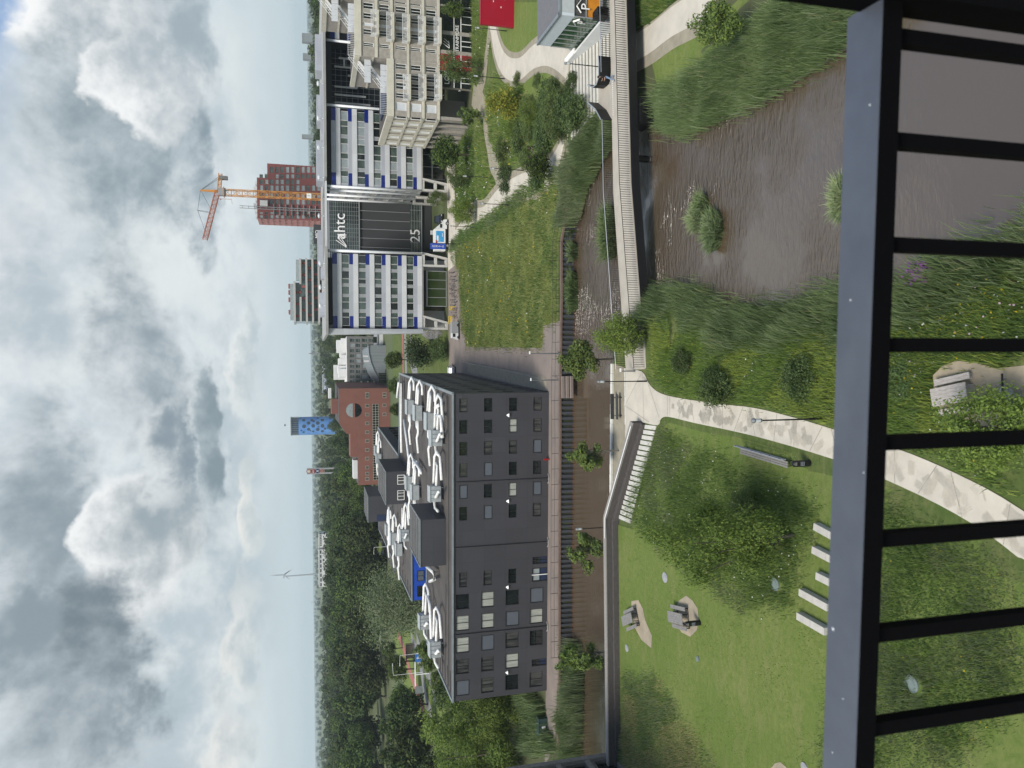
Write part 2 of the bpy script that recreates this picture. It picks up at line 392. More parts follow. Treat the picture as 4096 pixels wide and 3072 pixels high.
try:
    SC.cycles.use_denoising=True; SC.cycles.denoiser='OPENIMAGEDENOISE'; SC.cycles.max_bounces=6; SC.cycles.diffuse_bounces=3; SC.cycles.glossy_bounces=3; SC.cycles.transmission_bounces=3; SC.cycles.volume_bounces=1; SC.cycles.caustics_reflective=False; SC.cycles.caustics_refractive=False; SC.cycles.use_adaptive_sampling=True; SC.cycles.adaptive_threshold=.02
except Exception as e: print(e)
# ------------------------------------------------------------ setting materials
mat('soil',(.052,.075,.022),.95,var=.35,vscale=.35,col2=(.075,.07,.035))
mat('field',(.07,.1,.035),.95,col2=(.10,.11,.05),vscale=.02,coords='World')
mat('concrete_path',(.52,.48,.405),.85,col2=(.43,.395,.335),vscale=.55,bump=.08,bscale=14)
mat('gravel',(.30,.265,.20),.95,col2=(.22,.2,.15),vscale=1.1,bump=.3,bscale=30)
mat('sand',(.36,.30,.22),.95,col2=(.25,.215,.16),vscale=.8,bump=.3,bscale=20)
mat('paving_pink',(.23,.185,.16),.9,col2=(.165,.14,.125),vscale=.3,bump=.15,bscale=18)
mat('asphalt',(.085,.082,.08),.9,col2=(.06,.06,.06),vscale=.4,bump=.1)
mat('asphalt_light',(.2,.2,.2),.9,var=.15,vscale=.3)
mat('bike_red',(.3,.1,.09),.9,var=.15,vscale=.5)
mat('white_line',(.75,.75,.72),.7)
mat('kerb_stone',(.62,.61,.57),.8,var=.1,vscale=2)
def lawn_mat(name,c1,c2,c3,s1,s2):
    """mown or rough grass: two scales of noise between three greens, fine bump"""
    m=bpy.data.materials.new(name); m.use_nodes=True; nt=m.node_tree; L=nt.links.new; b=nt.nodes['Principled BSDF']; b.inputs['Roughness'].default_value=.95; b.inputs['Specular IOR Level'].default_value=.15
    pos=nn(nt,'ShaderNodeNewGeometry').outputs['Position']
    n1=nn(nt,'ShaderNodeTexNoise',Scale=s1,Detail=5.,Roughness=.6); L(pos,n1.inputs['Vector'])
    n2=nn(nt,'ShaderNodeTexNoise',Scale=s2,Detail=6.,Roughness=.75); L(pos,n2.inputs['Vector'])
    r1=nn(nt,'ShaderNodeValToRGB'); r1.color_ramp.elements[0].position=.36; r1.color_ramp.elements[1].position=.64; r1.color_ramp.elements[0].color=(*c1,1); r1.color_ramp.elements[1].color=(*c2,1); L(n1.outputs['Fac'],r1.inputs[0])
    r2=nn(nt,'ShaderNodeValToRGB'); r2.color_ramp.elements[0].position=.38; r2.color_ramp.elements[1].position=.7; r2.color_ramp.elements[0].color=(0,0,0,1); r2.color_ramp.elements[1].color=(1,1,1,1); L(n2.outputs['Fac'],r2.inputs[0])
    mx=nn(nt,'ShaderNodeMix',data_type='RGBA'); L(r2.outputs[0],mx.inputs[0]); L(r1.outputs[0],mx.inputs[6]); mx.inputs[7].default_value=(*c3,1)
    mp=nn(nt,'ShaderNodeMapping'); mp.inputs['Rotation'].default_value=(0,0,.6); mp.inputs['Scale'].default_value=(.22,.75,1); L(pos,mp.inputs['Vector']); n4=nn(nt,'ShaderNodeTexNoise',Scale=1.,Detail=4.,Roughness=.65,Distortion=1.6); L(mp.outputs[0],n4.inputs['Vector'])
    r4=nn(nt,'ShaderNodeMapRange'); r4.inputs['From Min'].default_value=.5; r4.inputs['From Max'].default_value=.8; r4.inputs['To Max'].default_value=.5; L(n4.outputs['Fac'],r4.inputs['Value'])
    m5=nn(nt,'ShaderNodeMix',data_type='RGBA'); L(r4.outputs[0],m5.inputs[0]); L(mx.outputs[2],m5.inputs[6]); m5.inputs[7].default_value=(.235,.21,.105,1); mx=m5
    L(mx.outputs[2],b.inputs['Base Color'])
    n3=nn(nt,'ShaderNodeTexNoise',Scale=26.,Detail=4.,Roughness=.8); L(pos,n3.inputs['Vector']); bp=nn(nt,'ShaderNodeBump',Strength=.6,Distance=.06); L(n3.outputs['Fac'],bp.inputs['Height']); L(bp.outputs[0],b.inputs['Normal'])
    MATS[name]=m
lawn_mat('lawn',(.118,.165,.038),(.168,.198,.06),(.092,.14,.03),.16,2.6)
lawn_mat('rough_grass',(.08,.115,.03),(.125,.145,.05),(.055,.09,.024),.25,1.6)
lawn_mat('meadow_green',(.12,.15,.04),(.18,.185,.06),(.09,.125,.034),.09,.8)
lawn_mat('worn_grass',(.12,.12,.055),(.2,.17,.095),(.085,.1,.035),.8,3.2)
# water: brown, rippled
def water_mat():
    m=bpy.data.materials.new('canal_water'); m.use_nodes=True; nt=m.node_tree; L=nt.links.new; b=nt.nodes['Principled BSDF']
    b.inputs['Base Color'].default_value=(.082,.060,.039,1); b.inputs['Roughness'].default_value=.06; b.inputs['IOR'].default_value=1.62; b.inputs['Specular IOR Level'].default_value=1.0
    pos=nn(nt,'ShaderNodeNewGeometry').outputs['Position']
    mp=nn(nt,'ShaderNodeMapping'); mp.inputs['Scale'].default_value=(.55,1.5,1); mp.inputs['Rotation'].default_value=(0,0,.25); L(pos,mp.inputs['Vector'])
    n1=nn(nt,'ShaderNodeTexNoise',Scale=2.0,Detail=4.,Roughness=.6); L(mp.outputs[0],n1.inputs['Vector'])
    n2=nn(nt,'ShaderNodeTexNoise',Scale=.14,Detail=3.); L(pos,n2.inputs['Vector'])
    r=nn(nt,'ShaderNodeMapRange'); r.inputs['From Min'].default_value=.38; r.inputs['From Max'].default_value=.62; r.inputs['To Min'].default_value=.12; r.inputs['To Max'].default_value=1.; L(n2.outputs['Fac'],r.inputs['Value'])
    # sheltered water under the quay is calm
    sp=nn(nt,'ShaderNodeSeparateXYZ'); L(pos,sp.inputs[0])
    sh=nn(nt,'ShaderNodeMapRange'); sh.inputs['From Min'].default_value=-1.; sh.inputs['From Max'].default_value=6.; sh.inputs['To Min'].default_value=.08; sh.inputs['To Max'].default_value=1.; L(sp.outputs[0],sh.inputs['Value'])
    s3=nn(nt,'ShaderNodeMapRange'); s3.inputs['From Min'].default_value=30.; s3.inputs['From Max'].default_value=58.; s3.inputs['To Min'].default_value=.12; s3.inputs['To Max'].default_value=1.; L(sp.outputs[1],s3.inputs['Value'])
    mu=nn(nt,'ShaderNodeMath',operation='MULTIPLY'); L(r.outputs[0],mu.inputs[0]); L(sh.outputs[0],mu.inputs[1])
    m3=nn(nt,'ShaderNodeMath',operation='MULTIPLY'); L(mu.outputs[0],m3.inputs[0]); L(s3.outputs[0],m3.inputs[1])
    m2=nn(nt,'ShaderNodeMath',operation='MULTIPLY'); m2.inputs[1].default_value=.9; L(m3.outputs[0],m2.inputs[0])
    bp=nn(nt,'ShaderNodeBump',Distance=.8); L(m2.outputs[0],bp.inputs['Strength']); L(n1.outputs['Fac'],bp.inputs['Height']); L(bp.outputs[0],b.inputs['Normal'])
    MATS['water']=m
water_mat()
# ------------------------------------------------------------ land and water
wb=MB(); wb.face([(-90,0,-1.7),(120,0,-1.7),(120,112,-1.7),(-90,112,-1.7)]); tag(wb.build('canal_water','water'),kind='structure')
quay_line=[g('e',1185,1340,0),g('e',1195,1100,0),g('d',750,1400,0),g('d',748,830,0),g('d',752,0,0),g('c',756,1000,0),g('c',754,668,0),g('c',757,450,0),g('c',763,0,0),g('b',768,1200,0),g('b',765,700,0),g('b',790,560,0),g('b',808,400,0)]
nshore=[(19.9,81.5),(21.6,79.9),(22.7,79.0),(23.6,75.8),(24.4,74.9),(24.8,71.8),(24.6,67),(23.3,63.1),(21.0,55.6),(20.3,50.7),(19.9,45.6),(19.5,40.7),(19.5,37.1),(20.5,30),(24,18)]
Nland=[(p.x,p.y) for p in quay_line]+nshore+[(110,18),(110,165),(-70,165),(-70,96),(-50,92)]
sheet('ground',Nland,'soil',0,2.5,skirt=-2.6)
sshore=[(xshore(y)+.2*math.sin(y*1.7),y) for y in np.arange(15,67,1.5)]
Sland=[(-36,69.7),(-9.8,69.75),(1.8,69.15),(6.2,68.4)]+[p for p in reversed(sshore)]+[(-60,15),(-60,69.7)]
sheet('park_ground',Sland,'rough_grass',0,1.6,skirt=-2.6)
fb=MB(); zz=-.06
for x0,x1,y0,y1 in ((-30000,30000,165,30000),(-30000,-70,92,165),(110,30000,-600,165),(-30000,-90,-600,92)):
    fb.face([(x0,y0,zz),(x1,y0,zz),(x1,y1,zz),(x0,y1,zz)])
tag(fb.build('fields','field'),kind='structure')
def edge(pts): return [(p[0],p[1]) for p in pts]
# park path left bank
pr=cat([(1.2,66.0),(1.0,62.4),(-.3,60.6),(-1.1,57.6),(-1.6,49.9),(-1.8,44.7),(-2.3,40.2),(-2.8,36.8),(-3.5,32.1),(-4.4,28.3),(-5.6,24.9),(-8.6,19)],4)
plft=cat([(-3.6,62.2),(-3.7,59.3),(-3.1,58.6),(-2.9,57.2),(-3.2,52.9),(-3.7,44.7),(-4.5,37.0),(-5.2,32.8),(-6.3,28.3),(-7.7,25.0),(-11.2,19)],4)
sheet('path',edge(pr)+list(reversed(edge(plft)))+[(-6,66.3)],'concrete_path',.06,1.0)
# joints in the slab path
jm=mat('path_joint',(.22,.2,.17),.9)
jb=MB()
def ribbon(mb, a, b, w, z=.07):
    a=Vector((a[0],a[1]));b=Vector((b[0],b[1])); d=(b-a).normalized(); n=Vector((-d.y,d.x))*w/2
    k=max(1,int((b-a).length/1.0))
    for i in range(k):
        p=a+(b-a)*(i/k); q=a+(b-a)*((i+1)/k)
        mb.face([(v.x,v.y,terr(v.x,v.y)+z) for v in (p-n,q-n,q+n,p+n)])
def at_y(c,y):
    c=sorted(c,key=lambda p:p[1])
    return float(np.interp(y,[p[1] for p in c],[p[0] for p in c]))
yy=57.0; k=0
while yy>20:
    dy=(0,1.3,-.6,.4)[k%4]*(.9 if k%2 else 1); ribbon(jb,(at_y(plft,yy+dy*.5)+.04,yy+dy*.5),(at_y(pr,yy-dy*.5)-.04,yy-dy*.5),.035); yy-=(2.1,1.7,2.6,1.9)[k%4]; k+=1
for a,b in (((.9,62.2),(-3.5,62.1)),((.9,62.4),(-2.0,66)),((-2.9,57.4),(-1.0,57.4)),((-2.2,66.1),(-3.5,61)),((.6,61.6),(-3,59))): ribbon(jb,a,b,.04)
tag(jb.build('path_joints','path_joint'),kind='structure')
# imprinted plank patches pressed into the slabs
ib=MB(); mat('path_imprint',(.46,.425,.36),.9,col2=(.38,.35,.295),vscale=9,stretch=(1,1,1),detail=2,coords='World')
for i in range(170):
    y=rnd.uniform(20,56.5); x0,x1=at_y(plft,y)+.12,at_y(pr,y)-.12; a=rnd.uniform(-1.2,1.2); w,l=rnd.uniform(.3,.6),rnd.uniform(.4,1.0)
    x=rnd.uniform(x0+.1,x1-.1); c,s=math.cos(a),math.sin(a); nst=rnd.randint(5,10)
    for q in range(nst):
        t0=(q+.1)/nst-.5; t1=(q+rnd.uniform(.45,.62))/nst-.5; e=rnd.uniform(.85,1)
        pp=[(x+c*u*l*e-s*v*w, y+s*u*l*e+c*v*w) for u,v in ((-.5,t0),(.5,t0),(.5,t1),(-.5,t1))]
        if all(at_y(plft,p[1])+.05<p[0]<at_y(pr,p[1])-.05 for p in pp): ib.face([(p[0],p[1],terr(*p)+.066+i*.00012) for p in pp])
tag(ib.build('path_imprints','path_imprint'),kind='structure')
# quay strip with the bench: gravel and kerb stones
sheet('quay_strip',[(-36,65.9),(-12.4,65.9),(-9,65.1),(-4.5,66.2),(1.4,66.1),(1.9,68.8),(-9.8,69.4),(-36,69.4)],'gravel',.02,1.5)
kb=MB()
for i in range(38):
    x0=1.9-i*1.0; y0=69.15 if x0>-9.8 else 69.7; y0=69.15+min(1,max(0,(1.9-x0)/11.7))*.6
    kb.box((x0-.49,y0,.06),(.97,.36,.3))
tag(kb.build('kerb','kerb_stone'),kind='structure')
kb=MB(); 
for i in range(6): kb.beam((1.4-i*.9,66.15,.05),(1.4-i*.9-.88,66.2,.05),.1,.1)
tag(kb.build('kerb_edging','kerb_stone'),kind='structure')
# lawn areas left bank
lawn=[(-3.4,58.5),(-4.0,58.8),(-13,61.6),(-13.2,64.9),(-60,64.9),(-60,15),(-12.0,15),(-11.9,19.5),(-8.2,24.6),(-6.8,28.1),(-5.6,32.6),(-4.9,36.8),(-4.1,44.5),(-3.5,52.9),(-3.2,57.0)]
sheet('lawn',lawn,'lawn',.012,1.5)
# ------------------------------------------------------------ vegetation
def leafm(name, col, col2, vs=1.2, tr=.25, rand=.12):
    k=1.0 if 'flower' in name else (1.0 if name in ('leaf_dark','leaf_olive') else 1.15 if name=='leaf_mid' else 1.5) if name.startswith('leaf') else 2.3 if name.startswith('herb') else 1.8
    col=tuple(min(.8,v*k) for v in col); col2=tuple(min(.8,v*k) for v in col2); tr=tr+.08
    return mat(name,col,.75,spec=.25,col2=col2,vscale=vs,trans=tr,rand=rand,coords='World',detail=3.)
leafm('reed_a',(.092,.13,.052),(.125,.165,.07)); leafm('reed_b',(.125,.16,.085),(.165,.19,.105)); leafm('reed_c',(.058,.09,.034),(.08,.115,.045)); leafm('reed_dry',(.26,.21,.12),(.2,.17,.09))
leafm('herb_a',(.055,.09,.018),(.085,.12,.028)); leafm('herb_b',(.035,.062,.018),(.05,.085,.024)); leafm('herb_c',(.13,.15,.03),(.10,.13,.03)); leafm('herb_d',(.085,.10,.05),(.06,.08,.04))
leafm('flower_yellow',(.62,.45,.02),(.5,.38,.02)); leafm('flower_white',(.75,.74,.68),(.6,.6,.55)); leafm('flower_purple',(.25,.06,.32),(.3,.1,.36)); leafm('flower_pink',(.6,.42,.5),(.5,.35,.42))
leafm('grass_tip',(.13,.165,.045),(.17,.18,.06)); leafm('grass_mid',(.085,.13,.03),(.11,.145,.04)); leafm('grass_dry',(.24,.2,.11),(.18,.17,.08)); leafm('meadow_a',(.088,.122,.032),(.125,.15,.045)); leafm('meadow_b',(.07,.10,.028),(.1,.12,.035))
terrv=np.vectorize(terr)
SAND=[edge(pix([('6',1190,1330),('6',1270,1250),('6',1400,1200),('6',1560,1215),('6',1760,1270),('6',2100,1230),('6',2100,1900),('6',1700,1800),('6',1270,1659),('6',1200,1500)])),
 edge(pix([('4',60,895),('4',120,885),('4',160,960),('4',180,1060),('4',240,1200),('4',235,1310),('4',150,1240),('4',90,1130),('4',60,1000)])),
 edge(pix([('4',480,890),('4',545,845),('4',600,890),('4',645,960),('4',655,1060),('4',640,1150),('4',580,1210),('4',500,1170),('4',460,1080),('4',440,980)]))]
EXCL=list(SAND)+[[(pr[i][0]+.12,pr[i][1]) for i in range(len(pr))]+[(plft[i][0]-.12,plft[i][1]) for i in reversed(range(len(plft)))]]
for _r,_x,_y,_q in (('4',1330,745,.4),('8',1000,915,.42)):
    _p=g(_r,_x,_y); EXCL.append([(_p.x+_q*math.cos(a),_p.y-.3+_q*1.2*math.sin(a)) for a in np.linspace(0,6.28,14)])
def sample(poly, n, clump=0.):
    px=np.array([p[0] for p in poly]); py=np.array([p[1] for p in poly]); outx=[];outy=[]; c=0
    while c<n:
        X=NR.uniform(px.min(),px.max(),n*2); Y=NR.uniform(py.min(),py.max(),n*2)
        if clump:
            q=np.sin(X*1.3+2*np.sin(Y*.7))*np.sin(Y*1.1+1.7*np.sin(X*.9)); keep=NR.random(n*2)<(.5+.5*q)*clump+(1-clump); X,Y=X[keep],Y[keep]
        ok=inside(poly,X,Y); outx.append(X[ok]); outy.append(Y[ok]); c+=ok.sum()
    X=np.concatenate(outx)[:n]; Y=np.concatenate(outy)[:n]; j=min(.5,.03*(px.max()-px.min()+py.max()-py.min())); X=X+NR.normal(size=n)*j; Y=Y+NR.normal(size=n)*j
    for e in EXCL:
        k=inside(e,X,Y)&(NR.random(len(X))<.97); X,Y=X[~k],Y[~k]
    return X,Y
def blades(name, poly, n, h, wd, mats, weights, lean=.35, label=None, cat_=None, z=None, hv=.35, clump=.5, wind=(.1,-.05), head=None, group=None, kind='stuff'):
    """upright blades, each bent once; `head` = (material indices, share, size) small flower heads at the tips"""
    X,Y=sample(poly,n,clump); n=len(X); Z=(np.full(n,z) if z is not None else terrv(X,Y))-.02
    pat=.75+.35*np.sin(X*.9+1.3*np.sin(Y*.6))*np.sin(Y*.8)
    hh=h*(1+hv*(NR.random(n)*2-1))*pat; a=NR.uniform(0,2*np.pi,n); ln=lean*hh*NR.random(n)
    dx=np.cos(a)*ln+wind[0]*hh*.5; dy=np.sin(a)*ln+wind[1]*hh*.5; b=NR.uniform(0,np.pi,n); wx=np.cos(b)*wd/2; wy=np.sin(b)*wd/2
    V=np.zeros((n,6,3)); 
    for k,(t,ht,ww) in enumerate(((0,0,1.),(.35,.6,.8),(1.,1.,.12))):
        V[:,2*k,0]=X+dx*t-wx*ww; V[:,2*k,1]=Y+dy*t-wy*ww; V[:,2*k,2]=Z+hh*ht; V[:,2*k+1,0]=X+dx*t+wx*ww; V[:,2*k+1,1]=Y+dy*t+wy*ww; V[:,2*k+1,2]=Z+hh*ht
    base=np.arange(n)[:,None]*6; Fq=np.concatenate([base+np.array([[0,1,3,2]]),base+np.array([[2,3,5,4]])]); wts=np.array(weights,float); mi=NR.choice(len(mats)-(len(set(head[0])) if head else 0),n,p=wts[:len(mats)-(len(set(head[0])) if head else 0)]/wts[:len(mats)-(len(set(head[0])) if head else 0)].sum()) if len(wts)>=len(mats)-(len(set(head[0])) if head else 0) else NR.choice(len(wts),n,p=wts/wts.sum()); 
    dr=np.clip(.5+.9*(np.sin(X*.31+1.7*np.sin(Y*.23+2))*np.sin(Y*.37+1.3*np.sin(X*.19))+.4*np.sin(X*1.1+Y*.9)),0,1); nb=len(mats)-(len(set(head[0])) if head else 0)
    if nb>1: sw=NR.random(n)<.6; mi=np.where(sw&(dr>.62),0,np.where(sw&(dr<.34),min(2,nb-1),mi))
    mi=np.concatenate([mi,mi]); VV=V.reshape(-1,3)
    if head:
        idx,share,sz=head[:3]; pick=np.where(NR.random(n)<share)[0]
        if len(head)>3:                                   # flowers grow in drifts
            q=np.sin(X[pick]*.55+1.9*np.sin(Y[pick]*.31+1))*np.sin(Y[pick]*.42+2*np.sin(X[pick]*.23)); pick=pick[NR.random(len(pick))<np.clip((q-head[3])*2,0.03,1)]
        m=len(pick); c=np.stack([X[pick]+dx[pick],Y[pick]+dy[pick],Z[pick]+hh[pick]],1); s=sz*(.6+.8*NR.random(m)); a=NR.uniform(0,np.pi,m)
        u=np.stack([np.cos(a)*s,np.sin(a)*s,np.zeros(m)],1); v=np.stack([-np.sin(a)*s*.6,np.cos(a)*s*.6,.6*s],1)
        HV=np.stack([c-u-v,c+u-v,c+u+v,c-u+v],1).reshape(-1,3); hb=len(VV)+np.arange(m)[:,None]*4; VV=np.concatenate([VV,HV]); Fq=np.concatenate([Fq,hb+np.array([[0,1,2,3]])]); mi=np.concatenate([mi,NR.choice(idx,m)])
    me=np_mesh(name,VV,Fq,mats,mi); o=link(name,me); tag(o,label,cat_,group,kind); return o
def leafcloud(centres, radii, n, size, squash=.8, droop=0., up=.35):
    """n leaf quads spread over clumps; returns verts and quads"""
    C=np.array(centres); Rr=np.array(radii); pr=Rr**2; k=NR.choice(len(C),n,p=pr/pr.sum())
    d=NR.normal(size=(n,3)); d/=np.linalg.norm(d,axis=1)[:,None]; r=NR.random(n)**.45
    p=C[k]+d*(Rr[k]*r)[:,None]*np.array([1,1,squash])
    nrm=d*.7+NR.normal(size=(n,3))*.55+np.array([0,0,up]); nrm/=np.linalg.norm(nrm,axis=1)[:,None]
    t=NR.normal(size=(n,3)); t-=nrm*(t*nrm).sum(1)[:,None]; t/=np.linalg.norm(t,axis=1)[:,None]
    if droop: t=t*(1-droop)+np.array([0,0,-droop]); t/=np.linalg.norm(t,axis=1)[:,None]
    bt=np.cross(nrm,t); s=size*(.6+.8*NR.random(n))[:,None]
    V=np.stack([p-t*s*.9,p+bt*s*.5-t*s*.05,p+t*s,p-bt*s*.5-t*s*.05],1).reshape(-1,3)
    return V,np.arange(n*4).reshape(n,4)
TREES={}
mat('bark',(.10,.085,.065),.95,col2=(.06,.05,.04),vscale=6,bump=.4,bscale=30); mat('bark_grey',(.17,.165,.14),.9,var=.2,vscale=5)
def tree_kind(kind, mats, nl, size, shape, trunk=.35, ncl=26, clr=(.16,.27), bark='bark', droop=0., seed=1, squash=.85, lr=.026, limbs=7, gap=0.):
    """a tree of height 1: crown clumps in an ellipsoid (shape = radius x, radius z, centre z)"""
    global NR
    r=random.Random(seed); NR=np.random.default_rng(seed); rx,rz,cz=shape; cs=[];rs=[]
    while len(cs)<ncl:
        d=Vector((r.gauss(0,1),r.gauss(0,1),r.gauss(0,1))).normalized(); q=r.uniform(.35,.95)**.7
        c=Vector((d.x*rx*q,d.y*rx*q,cz+d.z*rz*q)); 
        if c.z<trunk*.8: continue
        k=r.uniform(*clr)*rx/.3*(1.05-.35*(c.z-cz)/rz*.5)
        cs.append(c); rs.append(k*.3/.3)
    V,Q=leafcloud(cs,rs,nl,size,squash,droop); mi=NR.choice(len(mats),nl,p=[.5,.3,.2][:len(mats)] if len(mats)==3 else None)
    cm=np_mesh('crown',V,Q,mats,mi)
    b=MB(); top=cz+rz*.35; lean=r.uniform(-.03,.03)
    b.tube([(0,0,-.02),(lean*.3,0,trunk*.5),(lean,r.uniform(-.02,.02),trunk),(lean*1.4,lean,(trunk+top)/2),(lean,0,top)],[lr,lr*.8,lr*.7,lr*.45,lr*.12],7)
    for i in range(limbs):
        c=cs[i%len(cs)]; z0=r.uniform(trunk*.75,min(trunk*1.4,.7)); p0=Vector((lean*.8,0,z0)); mid=p0.lerp(c,.5)+Vector((0,0,-.02))
        b.tube([p0,mid,c],[lr*.42,lr*.3,lr*.1],5,cap=False)
    tm=bpy.data.meshes.new('trunk'); tm.from_pydata(b.v,[],b.f); tm.materials.append(MATS[bark]); tm.update()
    TREES.setdefault(kind,[]).append((tm,cm))
def tree(kind, name, loc, h, wid=1., label=None, cat_='tree', group=None, var=None):
    k=TREES[kind]; tm,cm=k[(var if var is not None else rnd.randrange(len(k)))%len(k)]
    t=thing(name,label,cat_,loc,group,rnd.uniform(0,6.28)); t.scale=(h*wid,h*wid,h)
    for nme,me in (('trunk',tm),('crown',cm)):
        o=bpy.data.objects.new(nme,me); COL.objects.link(o); o.parent=t
    return t
leafm('leaf_dark',(.028,.05,.018),(.045,.07,.022),.35,.12,.4); leafm('leaf_mid',(.045,.078,.02),(.065,.10,.026),.4,.16,.35); leafm('leaf_bright',(.08,.125,.022),(.115,.16,.03),.7,.3,.15)
leafm('leaf_olive',(.10,.115,.035),(.075,.09,.028),.35,.2,.22); leafm('leaf_willow',(.14,.16,.095),(.105,.13,.07),.25,.25,.1); leafm('leaf_yellow',(.22,.21,.03),(.16,.17,.03),.8,.3,.1); leafm('leaf_bluegreen',(.03,.055,.028),(.045,.075,.04),.4,.15,.2)
leafm('leaf_fresh',(.075,.11,.028),(.105,.14,.04),.9,.3,.15); leafm('leaf_lime',(.11,.155,.03),(.15,.19,.045),.9,.3,.12); leafm('leaf_sunny',(.075,.125,.026),(.105,.155,.036),.9,.3,.1); leafm('leaf_elder',(.055,.085,.03),(.085,.12,.045),1.4,.25,.1)
for s in (1,2,3): tree_kind('wood',['leaf_dark','leaf_mid','leaf_olive'],3400,.034,(.34,.44,.55),.12,34,(.11,.17),seed=s,limbs=3)
for s in (4,5): tree_kind('poplar',['leaf_dark','leaf_olive','leaf_mid'],2600,.028,(.2,.47,.52),.1,34,(.1,.16),seed=s,limbs=3)
for s in (6,7): tree_kind('street',['leaf_mid','leaf_dark','leaf_bright'],5200,.024,(.32,.34,.64),.3,34,(.11,.18),seed=s)
for s in (8,9): tree_kind('young',['leaf_fresh','leaf_elder','leaf_lime'],4200,.024,(.29,.34,.62),.34,26,(.09,.15),seed=s,lr=.017,limbs=10)
tree_kind('thin',['leaf_fresh','leaf_elder','leaf_lime'],2400,.024,(.24,.32,.62),.3,19,(.075,.125),seed=11,lr=.014,limbs=12,bark='bark_grey')
tree_kind('thin',['leaf_fresh','leaf_elder','leaf_lime'],2400,.024,(.27,.34,.6),.26,17,(.075,.125),seed=12,lr=.014,limbs=12,bark='bark_grey')
tree_kind('willow',['leaf_willow','leaf_willow','leaf_elder'],16000,.013,(.48,.46,.52),.12,60,(.11,.17),seed=13,droop=.35)
tree_kind('bigtree',['leaf_sunny','leaf_lime','leaf_fresh'],20000,.0125,(.42,.5,.52),.08,44,(.06,.15),seed=14)
tree_kind('fresh',['leaf_lime','leaf_fresh','leaf_bright'],9000,.018,(.42,.42,.56),.22,52,(.08,.14),seed=15,lr=.02)
tree_kind('yellow',['leaf_yellow','leaf_bright','leaf_yellow'],4200,.024,(.38,.38,.58),.2,30,(.1,.17),seed=16)
for s in (17,18): tree_kind('bush',['leaf_elder','leaf_mid','leaf_dark'],4200,.034,(.6,.46,.5),.05,34,(.09,.15),seed=s,limbs=6,lr=.015,squash=.9)
tree_kind('darkbush',['leaf_dark','leaf_bluegreen','leaf_mid'],5200,.03,(.55,.46,.5),.05,36,(.12,.18),seed=19,limbs=3)
tree_kind('oliveb',['leaf_elder','leaf_fresh','leaf_olive'],5200,.022,(.5,.46,.5),.05,30,(.07,.13),seed=20,limbs=8,lr=.014)
NR=np.random.default_rng(5)
# --- reeds and tall herbs
bank=[(at_y(pr,y)+.35,y) for y in np.arange(26,57.5,1.2)]+[(.2,59.2),(2.5,60.4),(6.3,60.2)]+[(xshore(y)-1.2,y) for y in np.arange(57,25,-1.5)]
blades('bank_herbs',bank,42000,.6,.042,['herb_a','herb_b','herb_c','herb_d','flower_yellow','flower_white'],[4,3.4,1.5,1.5],.5,'wild herbs and long grass on the bank beside the pale path','wild herbs',head=([4,4,5],.014,.03,-.1))
lshore=[(xshore(y)-1.9+.5*math.sin(y),y) for y in np.arange(24,62.5,1.2)]+[(xshore(y)+.5+.35*math.sin(y*2.1),y) for y in np.arange(62.5,24,-1.2)]
blades('reeds',lshore,14000,1.6,.048,['reed_a','reed_b','reed_c','reed_dry'],[4,3,2,.12],.35,'grey green reeds fringing the near bank of the pond','reeds',wind=(.25,-.1))
tallg=pix([('c',1625,930),('3',120,925),('3',350,1065),('3',600,1160),('3',800,1290),('3',990,1330),('3',1290,1480),('4',1690,60),('4',1600,520),('4',1540,700),('4',1440,950),('4',1000,960),('4',760,750),('4',500,570),('4',230,330),('c',1340,1655),('c',1440,1440),('c',1560,1150),('c',1595,1010)])
blades('tall_grass',edge(tallg),36000,.45,.036,['herb_b','herb_a','herb_d','grass_mid','flower_white'],[4,3,1.6,1.4],.5,'dark tall grass and herbs between the steps and the lawn','tall grass',head=([4],.008,.03))
lowg=pix([('e',1790,1640),('5',0,690),('5',280,680),('5',350,720),('5',560,1110),('5',900,1598),('5',500,1650),('5',0,1650)])
blades('tall_grass',edge(lowg),16000,.4,.036,['herb_d','herb_b','grass_dry','herb_a'],[3,2.5,1.5,2],.5,'rough unmown triangle of long grass on the lawn by the brick wall','tall grass')
near=pix([('7',760,880),('7',1000,1040),('7',1300,1250),('7',1700,1400),('8',1900,60),('8',1991,300),('8',1991,900),('8',1500,1500),('8',1200,1659),('8',200,1659),('8',330,1000),('8',560,300)])
blades('tall_grass',edge(near),34000,.36,.028,['herb_b','herb_a','herb_d','grass_mid','flower_yellow'],[3,3,1.6,2],.55,'long grass seen below the balcony between the railing bars','tall grass',head=([4],.002,.025))
nr2=pix([('6',840,640),('6',1180,560),('6',1500,430),('6',1991,420),('6',1991,1090),('6',1400,1170),('6',1180,1290),('6',1170,1480),('6',900,1600),('6',830,1600)],0)
blades('waterside_flowers',edge(nr2),17000,.55,.034,['herb_a','herb_c','herb_b','flower_white','flower_pink','flower_yellow'],[4,2,3],.5,'flowering herbs at the water edge below the balcony rail','wild flowers',head=([3,4,5],.014,.035))
pur=[(5.0,30.6),(5.6,30.4),(5.7,31.6),(5.0,32)]
blades('waterside_flowers',pur,260,.9,.05,['herb_b','flower_purple'],[1],.4,'purple flower spikes leaning over the dark water','wild flowers',head=([1],.9,.07))
rbank=pix([('1',0,850),('1',100,790),('1',330,690),('1',530,570),('1',640,480),('1',850,340),('1',960,260),('1',1040,130),('1',1130,0)],-.6)
rpoly=[(x-.15+.25*math.sin(y*1.9),y) for x,y in ((21.0,55.6),(20.3,50.7),(19.9,45.6),(19.5,40.7),(19.5,37.1),(20.2,31))]
